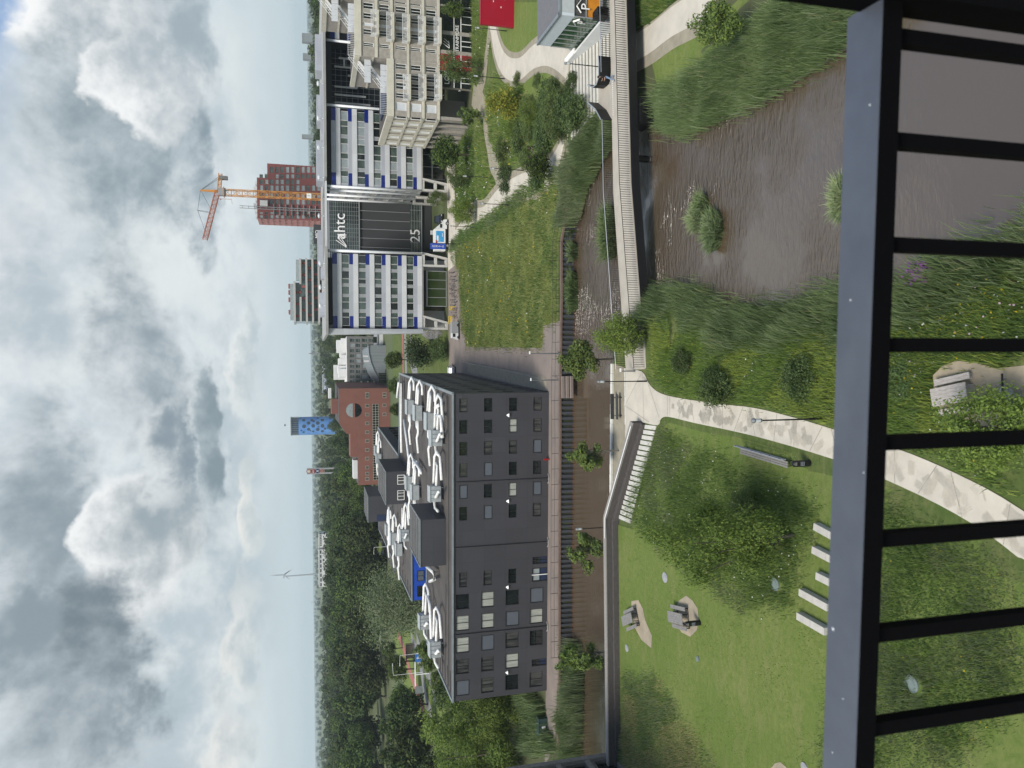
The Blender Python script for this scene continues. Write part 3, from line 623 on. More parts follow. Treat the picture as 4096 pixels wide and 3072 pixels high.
rp2=[(23.6,61.2),(21.8,58.5)]+rpoly+[(30,29)]+[(p.x,p.y) for p in reversed(rbank)]
blades('reeds',rp2,32000,1.6,.055,['reed_a','reed_b','reed_c','reed_dry'],[4,3,2.6,.08],.35,'broad belt of reeds on the far bank in front of the footbridge end','reeds',wind=(-.2,-.12),clump=.35)
wb2=MB()
for i in range(2,len(rpoly)-1):
    a,b=rpoly[i],rpoly[i+1]
    for k in range(8):
        t0,t1=k/8,(k+.97)/8; wb2.beam((a[0]+(b[0]-a[0])*t0-.2,a[1]+(b[1]-a[1])*t0,-1.45),(a[0]+(b[0]-a[0])*t1-.2,a[1]+(b[1]-a[1])*t1,-1.45),.06,.22)
mat('grey_timber',(.2,.18,.15),.9,col2=(.13,.12,.1),vscale=3,bump=.2)
tag(wb2.build('timber_bank_edging','grey_timber'),'weathered timber boarding holding the reed bank at the water','edging')
r3=[(24.3,68.2),(24.5,72),(24.1,75.2),(23.3,76.4),(22.4,79.3),(21.2,80.2),(19.6,81.8),(18.9,82.7),(19.5,84.3),(22.3,83.5),(24.5,81.5),(26,78.5),(27.2,75),(27.5,72.3),(26.5,69)]
blades('reeds',r3,15000,1.9,.08,['reed_c','reed_a','reed_b'],[3,4,2.4],.35,'dark reeds beyond the footbridge at the corner of the meadow','reeds',wind=(-.3,-.3))
r4=[(-34.5,86.2),(-44.8,88.6),(-47,87.5),(-44,84.2),(-36.5,83.2),(-31.8,83.3),(-31.5,85.4)]
blades('reeds',r4,9000,2.3,.09,['reed_a','reed_c','reed_b'],[4,3,2.2],.35,'tall reeds standing in the canal against the steel quay','reeds',z=-1.6,wind=(.2,-.4))
r5=pix([('e',770,880),('e',800,990),('e',880,1160),('e',900,1400),('e',1090,1420),('e',1180,1360),('e',1070,1200),('e',1060,1010),('e',950,850)],0)
blades('reeds',edge(r5),6500,2.2,.1,['reed_a','reed_b','reed_c'],[4,2.6,3],.35,'reeds behind the end of the pink quay path','reeds')
def clump(name,cx,cy,rx,ry,n,h,lab,z=-1.7,mats=('reed_a','reed_b','reed_c'),rot=0.,wd=.07):
    """a tussock standing in the water: blades arching outward from its middle"""
    a=NR.uniform(0,2*np.pi,n); r=np.sqrt(NR.random(n)); X=np.cos(a)*r*rx; Y=np.sin(a)*r*ry; r=r*(1+.25*np.sin(a*3+cx)+.15*np.sin(a*5+cy)); hh=h*(.5+.8*NR.random(n))*(1.1-.4*r)
    dx=np.cos(a)*hh*.55*r+NR.normal(size=n)*.3*hh; dy=np.sin(a)*hh*.55*r+NR.normal(size=n)*.3*hh; b=NR.uniform(0,np.pi,n); wx=np.cos(b)*wd/2; wy=np.sin(b)*wd/2; V=np.zeros((n,6,3))
    for k,(t,ht,ww) in enumerate(((0,0,1.),(.35,.7,.85),(1.,.95,.12))):
        V[:,2*k]=np.stack([X+dx*t-wx*ww,Y+dy*t-wy*ww,hh*ht],1); V[:,2*k+1]=np.stack([X+dx*t+wx*ww,Y+dy*t+wy*ww,hh*ht],1)
    base=np.arange(n)[:,None]*6; Fq=np.concatenate([base+np.array([[0,1,3,2]]),base+np.array([[2,3,5,4]])]); mi=NR.choice(len(mats),n); mi=np.concatenate([mi,mi])
    o=link(name,np_mesh(name,V.reshape(-1,3),Fq,list(mats),mi),None,(cx,cy,z)); o.rotation_euler.z=rot
    return tag(o,lab,'reed clump')
q=g('2',480,380,-1.7); clump('reed_clump',q.x,q.y-.2,.75,.6,900,1.0,'small round reed tussock at the right end of the pond islet'); q=g('2',440,500,-1.7); clump('reed_clump',q.x,q.y-.2,.9,.8,1100,1.05,'pale reed tussock in the middle of the pond islet',mats=('reed_b','reed_a','reed_b'))
q=g('2',590,600,-1.7); clump('reed_clump',q.x,q.y,1.5,1.0,2200,1.0,'largest reed tussock of the pond islet',mats=('reed_a','reed_c','reed_b'))
q=g('X',115,1480,-1.7); clump('reed_clump',q.x,q.y-.6,1.2,.6,1300,.95,'reed tussock in the pond half hidden by the balcony rail',mats=('reed_b','reed_a','reed_b'))
q=g('b',1240,620,-1.7); clump('reed_clump',q.x,q.y,2.6,1.2,2600,1.7,'long reed island in the canal beyond the footbridge',mats=('reed_a','reed_c','reed_a'),wd=.09)
q=g('b',900,1140,-1.7); clump('reed_clump',q.x,q.y+.1,2.2,.6,1500,1.5,'longer reed clump at the foot of the dark steel quay',mats=('reed_a','reed_c','reed_a'),wd=.09)
q=g('b',905,790,-1.7); clump('reed_clump',q.x,q.y+.2,.9,.5,600,1.3,'small reed clump at the foot of the dark steel quay',wd=.09)
q=g('b',900,520,-1.7); clump('reed_clump',q.x,q.y+.3,1.5,.7,1300,1.7,'reed clump at the quay end beside the big reed bed',mats=('reed_a','reed_c','reed_a'),wd=.09)
q=g('c',840,560,-1.7); clump('reed_clump',q.x,q.y+.5,.9,.5,500,1.2,'dry rush clump in the notch of the quay steps',mats=('reed_dry','reed_a','reed_b'),wd=.09)
# --- meadow across the canal
meadow=edge(pix([('b',740,1420),('b',612,1440),('b',606,1640),('c',0,200),('C',1580,200),('B',1580,1560),('B',1535,1440),('B',1520,1000),('B',1450,830),('b',0,620),('b',300,320),('b',560,200),('b',760,130),('b',770,400),('b',740,700)],0))
sheet('meadow',meadow,'meadow_green',.02,2.5)
blades('meadow_grass',meadow,46000,.5,.065,['meadow_a','meadow_b','herb_b','grass_dry','flower_yellow','flower_white'],[4,3,1.2,.7],.5,'meadow of long grass and yellow ragwort across the canal','meadow',head=([4,4,4,4,5],.035,.08,.15),clump=.3)
hedge=edge(pix([('b',-40,600),('b',190,470),('b',480,240),('b',700,140),('b',760,60),('b',770,110),('b',700,190),('b',480,300),('b',220,520),('b',0,650),('B',1460,770),('B',1440,760),('B',1540,620)],0))
blades('verge_herbs',hedge,4500,.8,.12,['herb_b','herb_a','herb_d'],[3,2,1.5],.4,'low dark green verge between the meadow and the park path','verge')

short=[(-4.6,57.6),(-13,61),(-13.4,64.6),(-36,64.6),(-36,58),(-24,38),(-17,27),(-9,25.5),(-7,28.4),(-5.8,32.8),(-5.1,37),(-4.3,44.5),(-3.7,53)]
blades('lawn_grass',short,30000,.09,.05,['grass_tip','grass_mid','herb_a','grass_dry'],[3,4,2,.35],.7,'short mown lawn grass','lawn',clump=.4)
# ------------------------------------------------------------ far park, paths and pavings
park=[(20.5,84.5),(25,80.5),(27.6,74),(29,69),(38,66),(110,60),(110,131.5),(47.5,133),(46,150),(29,150),(28.3,133),(26,118),(22,96),(20,88)]
sheet('park_lawn',park,'rough_grass',.012,2.5)
sheet('mown_lawn',edge(pix([('a',165,420),('a',330,690),('a',440,700),('a',560,570),('a',640,560),('a',740,620),('a',640,700),('a',560,900),('a',480,900),('a',260,720)])),'lawn',.025,2.)
sheet('mown_lawn',edge(pix([('a',200,20),('a',210,330),('a',250,440),('a',330,470),('a',420,460),('a',560,330),('a',570,20)])),'lawn',.025,2.)
sheet('mown_lawn',edge(pix([('1',20,560),('1',60,740),('1',140,760),('1',330,670),('1',520,540),('1',640,450),('1',840,310),('1',1040,110),('1',1100,0),('1',780,0),('1',620,150),('1',340,350),('1',180,450)])),'lawn',.02,1.5)
def band(name, pts, wd, m, dz=.04, step=1.5, n=5):
    c=cat([Vector((p[0],p[1])) for p in pts],n); ws=wd if isinstance(wd,list) else [wd]*2
    l=[];r=[]
    for i,p in enumerate(c):
        d=(c[min(i+1,len(c)-1)]-c[max(i-1,0)]).normalized(); q=Vector((-d.y,d.x))*(ws[0]+(ws[-1]-ws[0])*i/(len(c)-1))/2; l.append(p+q); r.append(p-q)
    poly=[tuple(p) for p in l]+[tuple(p) for p in reversed(r)]; EXCL.append(poly); return sheet(name,poly,m,dz,step)
bp_=pix([('a',1045,850),('a',960,1010),('a',870,1190),('a',790,1310),('a',690,1480),('a',560,1590),('b',480,170),('b',300,250),('b',180,350),('b',80,470),('B',1640,490),('B',1545,590),('B',1470,690)])
band('gravel_path',bp_,[3.4,6.2],'gravel',.035); band('path',bp_,[2.6,3.2],'concrete_path',.05)
cv=pix([('a',130,60),('a',160,230),('a',190,400),('a',240,540),('a',310,610),('a',400,610),('a',500,520),('a',570,480),('a',650,465),('a',740,500),('a',860,590)])
band('gravel_path',cv,4.6,'gravel',.033); band('path',cv,3.0,'concrete_path',.055)
gp=pix([('a',140,180),('a',105,480),('a',80,680),('a',40,790),('a',10,870),('A',1640,830)]); band('gravel_path',gp,[2.6,4],'gravel',.037)
gp=pix([('a',20,850),('a',80,960),('a',100,1120),('a',130,1290),('a',150,1420),('b',190,60),('b',230,190)]); band('gravel_path',gp,[3.5,3.5],'gravel',.038)
gp=pix([('a',1390,420),('1',40,290),('1',200,190),('1',400,70),('1',560,-60)]); 
lowp=[G(*P(r,x,y)) for r,x,y in [('a',1350,470),('a',1390,440),('1',10,340),('1',200,190),('1',420,60),('1',560,-60)]]
band('gravel_path',[p+Vector((-.5,-.4,0)) for p in lowp],3.8,'gravel',.03); band('path',lowp,2.5,'concrete_path',.05)
gl=pix([('a',1372,330),('1',10,220),('1',150,110),('1',300,20),('1',420,-60),('1',150,-250),('a',1400,-30),('a',1350,150)])
blades('tall_grass',edge(gl),5000,.7,.07,['herb_a','meadow_a','herb_b','grass_dry'],[3,2,2,1],.4,'tall grass bank above the lower path beside the footbridge','tall grass')
plaza=[(12.5,157.5),(47,157),(47,149.5),(30,149.5),(28.5,142),(23,146),(14,144),(12,150)]
sheet('street',[(-3,142),(8,141.5),(14,145),(23,147.5),(24,150.5),(47,150),(47,159.8),(-3,159.8)],'paving_pink',.03,3)
sheet('forecourt',[(24.5,151.2),(47,150.4),(47,159.5),(24.5,159.5)],'concrete_path',.045,3)
sheet('quay_paving',[(-50,93.5),(-45,89),(-36,87.5),(0,85.4),(7.5,85.2),(7.4,91.8),(4.6,92.4),(6.8,133),(7.4,141.7),(1.8,141.7),(-1,90),(-38,92.4)],'paving_pink',.03,2.5)
sheet('service_strip',[(-1,90.5),(.9,91),(4,140),(2.4,140)],'gravel',.05,2.5)
def fence_line(name,label,pts,h,mt,sp=2.,r=.03,rails=(1.,.55),cat_='railing',group=None):
    """posts and rails along a run of points"""
    root=thing(name,label,cat_,pts[0],group); c=[Vector(p) for p in pts]
    for t in rails:
        b=MB(); b.tube([p+Vector((0,0,h*t)) for p in c],r,6); b.build('rail',mt,root)
    for i in range(len(c)-1):
        L_=(c[i+1]-c[i]).length; k=max(1,round(L_/sp))
        for j in range(k+(i==len(c)-2)):
            p=c[i].lerp(c[i+1],j/k); b=MB(); b.beam(p,p+Vector((0,0,h)),r*2.2); b.build('post',mt,root)
    return root
mat('black_metal',(.012,.012,.013),.5,metal=.3,var=.2,vscale=4); mat('grey_metal',(.28,.29,.3),.45,metal=.7,var=.1,vscale=3); mat('steel_pile',(.05,.056,.066),.65,metal=.3,col2=(.07,.075,.085),vscale=.7,stretch=(1,1,.3)); mat('rust',(.13,.06,.03),.9,col2=(.07,.04,.03),vscale=4)
mat('white_paint',(.8,.8,.78),.5,var=.05,vscale=2); mat('dark_glass',(.012,.016,.017),.06,spec=.6); mat('brown_cap',(.13,.09,.07),.8,var=.2,vscale=2)
fence_line('park_fence','thin wire fence between the pink street and the gravel along the black building',[(.6,91,0),(2.2,110,0),(4.2,140,0)],.9,'grey_metal',4,.025)
# steel sheet-pile quay
root=thing('sheet_pile_quay','dark corrugated steel quay wall along the canal','quay wall',(0,85,-1.7))
b=MB(); cap=MB(); rl=MB(); pts=[Vector((p.x,p.y)) for p in quay_line]; run=[]
for i in range(len(pts)-1):
    a,c=pts[i],pts[i+1]; L_=(c-a).length; d=(c-a)/L_; n=Vector((d.y,-d.x)); k=max(1,round(L_/.62))
    for j in range(k):
        for t,o in ((0,.1),(.3,.1),(.42,.24),(.88,.24)): run.append(a+d*(L_*(j+t)/k)+n*(o-.1))
    cap.beam((a.x,a.y,.02),(c.x,c.y,.02),.42,.22)
run.append(pts[-1])
for p,q in zip(run,run[1:]): b.face([(p.x,p.y,-2.4),(q.x,q.y,-2.4),(q.x,q.y,-.06),(p.x,p.y,-.06)])
b.build('sheet_piling','steel_pile',root); cap.build('capping_beam','brown_cap',root)
for p,q in zip(run,run[1:]):
    zt=-1.55+.05*math.sin(p.x*3.1); e=(q-p).normalized(); e=Vector((e.y,-e.x))*.008; rl.face([(p.x+e.x,p.y+e.y,-1.72),(q.x+e.x,q.y+e.y,-1.72),(q.x+e.x,q.y+e.y,zt),(p.x+e.x,p.y+e.y,zt)])
rl.build('rust_line','rust',root)
fence_line('quay_railing','low black railing along the top of the steel quay',[(p.x-(0.0),p.y+.35,.05) for p in quay_line[2:]],.95,'black_metal',2.0,.02,(1.,.55))
ls=MB(); 
for i in range(3): ls.box((-.45,84.85-i*.4,-.12-i*.4),(2.6,.4,.3))
tag(ls.build('landing_stage','paving_pink',None,(-.5,84.6,-1.7)),'pinkish stepped landing notch in the steel quay','landing')
# ------------------------------------------------------------ brick parapet and park steps
mat('brick_dark',(.085,.075,.07),.9,col2=(.05,.046,.045),vscale=6,bump=.3,bscale=12,stretch=(.5,.5,3)); mat('coping_brick',(.30,.28,.26),.9,col2=(.2,.19,.18),vscale=7,bump=.2); mat('riser_shade',(.16,.155,.145),.9); mat('step_stone',(.56,.54,.49),.85,col2=(.46,.45,.41),vscale=1.8,bump=.1)
root=thing('brick_parapet','long dark brick parapet with pale coping above the canal','wall',(-20,65.3,1.5))
def wrun(nm,m,a,b_,w_,za0,za1,zb0,zb1,off):
    a,b_=Vector(a),Vector(b_); d=(b_-a).normalized(); n=Vector((d.y,-d.x)); mb=MB(); o=n*off
    q=[a+o+n*w_/2,b_+o+n*w_/2,b_+o-n*w_/2,a+o-n*w_/2]; zl=(za0,zb0,zb0,za0); zh=(za1,zb1,zb1,za1)
    mb.hexa([(p.x,p.y,z) for p,z in zip(q,zl)],[(p.x,p.y,z) for p,z in zip(q,zh)]); return mb.build(nm,m,root)
W0,W1,W2=(-36,65.35),(-12.6,65.35),(-3.55,62.45)
wrun('wall','brick_dark',W0,W1,.5,-1.7,2.55,-1.7,2.55,0); wrun('coping','coping_brick',W0,W1,.56,2.553,2.66,2.553,2.66,0); wrun('ledge','brick_dark',W0,W1,.34,1.2,2.02,1.2,2.02,.42)
wrun('wall','brick_dark',W1,W2,.5,-.4,2.55,-.4,1.0,0); wrun('coping','coping_brick',W1,W2,.56,2.553,2.66,1.003,1.11,0); wrun('ledge','brick_dark',W1,W2,.5,-.3,2.0,-.3,.35,.5)
hb=MB(); hb.tube([(-14.4,65.02,2.75),(-12.5,64.95,2.75),(-3.9,62.2,1.28)],.035,8); hb.build('handrail','white_paint',root)
root=thing('park_steps','broad pale concrete steps climbing beside the brick parapet','steps',(-3.7,60.8,0))
n=19
for i in range(n):
    t=i/n; x=-3.75-t*8.9; y0=59.55+t*2.55; y1=61.75+t*2.85; z=1.5*(i+1)/n
    mb=MB(); mb.prism([(x-.03,y0),(x-.03,y1),(x-.39,y1+.13),(x-.39,y0+.12)],z-.03,z+.035); mb.prism([(x-.06,y0+.02),(x-.06,y1-.02),(x-.46,y1+.12),(x-.46,y0+.14)],-.2+max(0,z-.5),z-.031,1); mb.build('step',['step_stone','riser_shade'],root)  # dark blocks under the treads: shade between steps put into their colour
# ------------------------------------------------------------ footbridge
mat('deck',(.40,.365,.31),.9,col2=(.34,.31,.265),vscale=.8,bump=.06); mat('bridge_black',(.006,.006,.007),.55,metal=.2); mat('concrete',(.45,.44,.41),.85,col2=(.36,.355,.335),vscale=1.2,bump=.1); mat('rail_silver',(.55,.57,.58),.35,metal=.8)
def zd(x): return .06+.94*max(0,min(1,(x-1)/17))
n0=g('b',1440,1000,zd(9)); n1=g('a',1330,0,1.); f0=g('b',1280,1000,zd(9)); f1=g('a',1190,0,1.)
def yn(x): return n0.y+(n1.y-n0.y)*(x-n0.x)/(n1.x-n0.x)
def yf(x): return f0.y+(f1.y-f0.y)*(x-f0.x)/(f1.x-f0.x)
root=thing('footbridge','long flat footbridge with black girder and barred railings over the water','footbridge',(20,64,-1.7))
xs=[1.2,6,10,14,18,24,30,36,42,48]; dk=MB(); gd=MB()
for a,b_ in zip(xs,xs[1:]):
    q=[(a,yn(a)),(b_,yn(b_)),(b_,yf(b_)),(a,yf(a))]
    dk.hexa([(x,y,zd(x)-.12) for x,y in q],[(x,y,zd(x)) for x,y in q])
    if a>=6:
        for yy,s in ((yn,-1),(yf,1)):
            q=[(a,yy(a)+s*.03),(b_,yy(b_)+s*.03),(b_,yy(b_)-s*.28),(a,yy(a)-s*.28)]
            if s>0: q=list(reversed(q))
            gd.hexa([(x,y,zd(x)-.95) for x,y in q],[(x,y,zd(x)-.124) for x,y in q])
        q=[(a,yn(a)+.4),(b_,yn(b_)+.4),(b_,yf(b_)-.4),(a,yf(a)-.4)]; gd.hexa([(x,y,zd(x)-.7) for x,y in q],[(x,y,zd(x)-.13) for x,y in q])
dk.build('deck','deck',root); gd.build('girder','bridge_black',root)
pq=g('a',1600,1380,-1.7); pc=MB(); pc.tube([(pq.x,pq.y+1.1,-2.5),(pq.x,pq.y+1.1,.3)],.3,16); pc.build('pier','bridge_black',root); pc=MB(); pc.tube([(pq.x,pq.y+1.1,-1.62),(pq.x,pq.y+1.1,-1.5)],.32,16); pc.build('pier_collar','grey_metal',root)
pc=MB(); pc.box((24.6,63.4,-.7),(2.2,2.4,1.3)); pc.build('support','bridge_black',root)
pc=MB(); pc.box((6.0,(yn(6)+yf(6))/2,-1.0),(1.6,yf(6)-yn(6)+.1,1.7)); pc.build('abutment','concrete',root)
pc=MB(); pc.hexa([(1.3,yn(1.3)-.12,-1.3),(5.6,yn(5.6)-.12,-1.6),(5.6,yn(5.6)+.1,-1.6),(1.3,yn(1.3)+.1,-1.3)],[(1.3,yn(1.3)-.12,.02),(5.6,yn(5.6)-.12,.2),(5.6,yn(5.6)+.1,.2),(1.3,yn(1.3)+.1,.02)]); pc.build('abutment','concrete',root)
nb=0; rest=MB(); restf=MB()
xx=1.4
bar=MB(); bar.box((0,0,.5),(.035,.035,1.0)); barm=None
while xx<47.5:
    p=(xx,yn(xx)+.05,zd(xx))
    if 6<xx<27.2 and nb<100:
        if barm is None:
            o=bar.build('baluster','bridge_black',None,(0,0,0)); barm=o.data; o.parent=root
        else:
            o=bpy.data.objects.new('baluster',barm); COL.objects.link(o); o.parent=root
        o.location=Vector(p)-Vector(root['_o']); nb+=1
    else: rest.box((p[0],p[1],p[2]+.5),(.035,.035,1.))
    if not(24.9<xx<29.6): restf.box((xx,yf(xx)-.05,zd(xx)+.5),(.035,.035,1.))
    xx+=.21
tag(rest.build('balusters','bridge_black',root),kind='stuff'); tag(restf.build('balusters','bridge_black',root),kind='stuff')
for yy,o,segs in ((yn,.05,[(1.3,47.6)]),(yf,-.05,[(1.3,25.0),(29.5,47.6)])):
    for a,b_ in segs:
        r=MB(); L=[a]+[x for x in xs if a<x<b_]+[b_]; r.tube([(x,yy(x)+o,zd(x)+1.02) for x in L],.03,6); r.build('handrail','rail_silver' if yy is yf else 'bridge_black',root)
lb=MB(); lb.prism([(25.1,yf(25.1)-.02),(28.4,yf(28.4)-.02),(29.6,69.6),(27.8,69.8)],.86,.995); lb.build('landing','deck',root)
def panel(pts,nm='side_panel'):
    mb=MB(); tp=MB()
    for p,q in zip(pts,pts[1:]):
        mb.beam((p[0],p[1],1.5),(q[0],q[1],1.5),.08,1.2); tp.beam((p[0],p[1],2.13),(q[0],q[1],2.13),.11,.05)
    o=mb.build(nm,'bridge_black',root); tp.build('top_rail','rail_silver',o)
panel([(25.0,yf(25)),(26.4,67.7),(27.9,69.9)]); panel([(31.2,yf(31.2)+.3),(30.4,yf(30)+.2),(29.2,yf(29)+.35),(28.7,67.4),(28.8,68.4),(29.6,69.8)])
dm=MB()
for i in range(19): x=25.4+i*.2; dm.box((x,yf(x)-.35,1.004),(.1,.09,.008))
dm.build('tactile_studs','white_paint',root)
# steps down under the bridge
root=thing('waterside_steps','wide pale fan of steps going down beside the parking pavilion','steps',(31,73,-1))
for i in range(16):
    t=i/16; y=79.2-t*11.2; z=.55-t*1.75; xl=27.2+2.6*t; mb=MB(); mb.prism([(xl,y-.56),(35.8,y-.56),(35.8,y),(xl,y)],z-.07,z); mb.prism([(xl+.03,y-.7),(35.8,y-.7),(35.8,y),(xl+.03,y)],z-.8,z-.071,1); mb.build('step',['step_stone','riser_shade'],root)  # risers again carry the shade between treads as a dark colour
# ------------------------------------------------------------ lamps, benches, bins, tables
mat('lamp_glass',(.55,.58,.58),.25,spec=.6)
def park_lamp():
    t=thing('park_lamp','','street lamp',(0,0,0)); 
    b=MB(); b.tube2([(0,0,z) for z in (0,.02,1.0,1.02,4.05)],[.075,.075,.07,.05,.042],10); b.build('post','black_metal',t,smooth=False)
    b=MB(); b.tube2([(0,0,z) for z in (4.05,4.1,4.2)],[.05,.11,.12],12); b.build('collar','grey_metal',t)
    b=MB(); b.tube2([(0,0,z) for z in (4.2,4.55)],[.10,.115],12); b.build('lantern','lamp_glass',t)
    b=MB(); b.tube2([(0,0,z) for z in (4.55,4.62,4.72,4.75)],[.14,.15,.10,.04],12); b.build('cap','grey_metal',t)
    return t
LP=park_lamp(); lampg='park lamps with cylindrical lanterns'
lq=dp('d',950,255,67.4)
for i,(p,lab) in enumerate([(g('3',1530,830),'nearest black park lamp between the pale path and the bank herbs'),(g('c',1525,497),'black park lamp at the bend of the path by the bridge end'),(Vector((lq.x,lq.y,0)),'park lamp rising from behind the brick parapet'),
    (g('a',1190,600,0),'park lamp standing among the wide fan steps'),(g('A',1925,697),'park lamp on the grass in front of the dark gym windows'),(g('a',283,275),'park lamp beside the curved path near the red wall'),
    (g('a',435,1508),'park lamp at the white-edged corner where gravel and concrete paths meet'),(g('a',150,1573),'park lamp in the meadow between the gravel path and the office forecourt'),(g('b',325,377),'park lamp on the verge by the meadow edge'),(g('B',1675,572),'park lamp at the start of the path by the banner')]):
    place(LP,i==0,p,rnd.uniform(0,3),lab,lampg)
def post_lamp(nm,lab,p,h,arm=0,rz=0,mt='grey_metal',group=None,head='white_paint'):
    t=thing(nm,lab,'street lamp',p,group); b=MB(); P0=Vector(p); b.tube([P0,P0+Vector((0,0,h*.5)),P0+Vector((0,0,h))],[.09,.07,.05],8); b.build('post',mt,t)
    dx=Vector((math.cos(rz),math.sin(rz),0))
    if arm:
        b=MB(); b.tube([P0+Vector((0,0,h-.3)),P0+Vector((0,0,h))+dx*.25,P0+Vector((0,0,h+.1))+dx*arm],.045,6); b.build('arm',mt,t)
    b=MB(); b.box(P0+Vector((0,0,h+.08))+dx*(arm+(.3 if arm else .1)),(.75,.25,.12) if arm else (.34,.2,.1),rz); b.build('lamp_head',head,t); return t
p=g('c',748,253,0); post_lamp('quay_lamp','tall steel post on the quay edge beside the meadow corner',p,dp('c',490,250,p.y).z)
p=g('c',742,487,0); post_lamp('quay_lamp','steel post with small lamp head at the landing notch',p,dp('c',500,485,p.y).z)
p=g('c',1422,408,0); post_lamp('path_post','short pale post at the end of the bridge ramp railing',p,dp('c',1295,408,p.y).z)
mat('wood_dark',(.035,.036,.038),.7,var=.3,vscale=6); mat('wood_grey',(.27,.26,.25),.9,col2=(.13,.125,.12),vscale=4,stretch=(1,8,8),bump=.2,bscale=20); mat('wood_pale',(.42,.39,.36),.9,col2=(.26,.23,.21),vscale=3,stretch=(1,9,9),bump=.2); mat('slate_paint',(.23,.25,.29),.55,var=.12,vscale=3)
# dark park bench with gap on the quay strip
q0=g('c',1295,620,0.); q1=g('c',1295,825,0.)
t=thing('quay_bench','black two-board bench facing the canal on the gravel strip','bench',((q0.x+q1.x)/2,(q0.y+q1.y)/2,0)); o=Vector(t['_o']); L_=abs(q0.x-q1.x)
for nm,dy,z,w_,hh in (('seat',0,.45,.42,.07),('backrest',.78,.62,.1,.36)):
    b=MB(); b.box(o+Vector((0,dy,z)),(L_+.2,w_,hh)); b.build(nm,'wood_dark',t)
for s in (-1,1):
    b=MB(); b.beam(o+Vector((s*(L_/2-.25),-.15,0)),o+Vector((s*(L_/2-.25),-.15,.42)),.07); b.beam(o+Vector((s*(L_/2-.25),0,.38)),o+Vector((s*(L_/2-.25),.78,.38)),.06); b.beam(o+Vector((s*(L_/2-.25),.78,0)),o+Vector((s*(L_/2-.25),.78,.6)),.07); b.build('leg','black_metal',t)
# long grey bench
e0=g('3',850,1110); e1=g('3',1275,1235); d=(e1-e0); d.z=0; LB=d.length; ang=math.atan2(d.y,d.x); mid=(e0+e1)/2
t=local(thing('long_bench','long slate grey bench with backrest on the lawn by the path','bench',(0,0,0)))
for i in range(3):
    x=(i-1)*LB/3
    for k,y in enumerate((.07,.2,.33)):
        pass
    b=MB(); [b.box((x,y,.45),(LB/3-.03,.115,.045)) for y in (-.14,0,.14)]; b.build('seat','wood_grey',t)
    b=MB(); b.box((x,-.32,.68),(LB/3-.03,.05,.2),rx=-.2); b.box((x,-.36,.9),(LB/3-.03,.05,.17),rx=-.2); b.build('backrest','slate_paint',t)
for i in range(6):
    x=-LB/2+.2+i*(LB-.4)/5; b=MB(); b.beam((x,.12,0),(x,.12,.43),.05); b.beam((x,-.2,0),(x,-.38,.98),.05); b.beam((x,-.22,.4),(x,.2,.4),.05); b.build('leg','black_metal',t)
nml=Vector((-math.sin(ang),math.cos(ang))); t.location=mid; t.rotation_euler.z=ang+(math.pi if True else 0)
t['label']='long slate grey bench with backrest on the lawn by the path'
def bin_():
    t=local(thing('litter_bin','','litter bin',(0,0,0))); b=MB(); b.tube2([(0,0,z) for z in (0,.04,.95,1.0)],[.16,.2,.2,.19],14); b.build('body','black_metal',t)
    b=MB(); b.tube2([(0,0,z) for z in (1.003,1.12,1.2)],[.19,.2,.12],14); b.build('hood','black_metal',t); b=MB(); b.box((0,-.195,1.07),(.2,.03,.09)); b.build('opening','grey_metal',t)
    b=MB()
    for r in range(3):
        for k in range(5): b.box((-.1+k*.05,-.203,.55+r*.1),(.035,.012,.05))
    b.build('sticker','slate_paint',t); return t
BN=bin_()
place(BN,True,g('3',1415,1222),0,'black litter bin at the end of the long grey bench','black litter bins'); place(BN,False,g('4',665,1085),0,'black litter bin in front of the nearer lawn picnic table','black litter bins')
def picnic(kind='wood_grey',sx=1.,solid=False):
    t=local(thing('picnic_table','','picnic table',(0,0,0)))
    b=MB(); [b.box((0,-.34+k*.17,.75),(1.9*sx,.162,.05)) for k in range(5)]; b.build('tabletop',kind,t)
    for s in (-1,1):
        b=MB(); [b.box((0,s*.72+k*.15,.45),(1.9*sx,.145,.05)) for k in (-.5,.5)]; b.build('bench_seat',kind,t)
    for s in (-1,1):
        x=s*.7*sx; b=MB()
        if solid: b.box((x,0,.36),(.1,.7,.72)); b.box((x,-.72,.21),(.1,.28,.42)); b.box((x,.72,.21),(.1,.28,.42))
        else:
            b.beam((x,-.72,.03),(x,.72,.03),.06); b.beam((x,-.3,.03),(x,-.3,.72),.06); b.beam((x,.3,.03),(x,.3,.72),.06); b.beam((x,-.72,.03),(x,-.72,.42),.06); b.beam((x,.72,.03),(x,.72,.42),.06)
        b.build('leg_frame','black_metal' if not solid else kind,t)
    return t
def worn(pts,m='sand',dz=.03): return sheet('worn_patch',edge(pix(pts)),m,dz,.6)
for _s in SAND: sheet('worn_patch',_s,'sand',.03,.6)
a=g('4',85,1050); c=g('4',520,1035)
PT=picnic('wood_grey',1.25); place(PT,True,a,R_(-64),'weathered grey picnic table on a bare strip near the brick parapet','weathered grey picnic tables on the lawn'); place(PT,False,c,R_(-80),'weathered grey picnic table on a bare round patch behind the litter bin','weathered grey picnic tables on the lawn')
worn([('5',1440,1598),('5',1480,1550),('5',1530,1540),('5',1590,1590),('5',1590,1640),('5',1440,1640)])
P3=picnic('wood_pale',1.05,True); q=g('6',1440,1500); place(P3,True,q,R_(100),'pale wooden picnic table on sand seen below the railing')
q=g('6',1900,1510); t=thing('fire_bowl','round grey steel fire bowl hung from log posts on the sand','fire bowl',q); o=Vector(q)
b=MB(); b.tube2([(o.x,o.y,o.z+z) for z in (.25,.32,.42,.46,.43,.36)],[.12,.3,.42,.44,.40,.1],20); b.build('bowl','grey_metal',t)
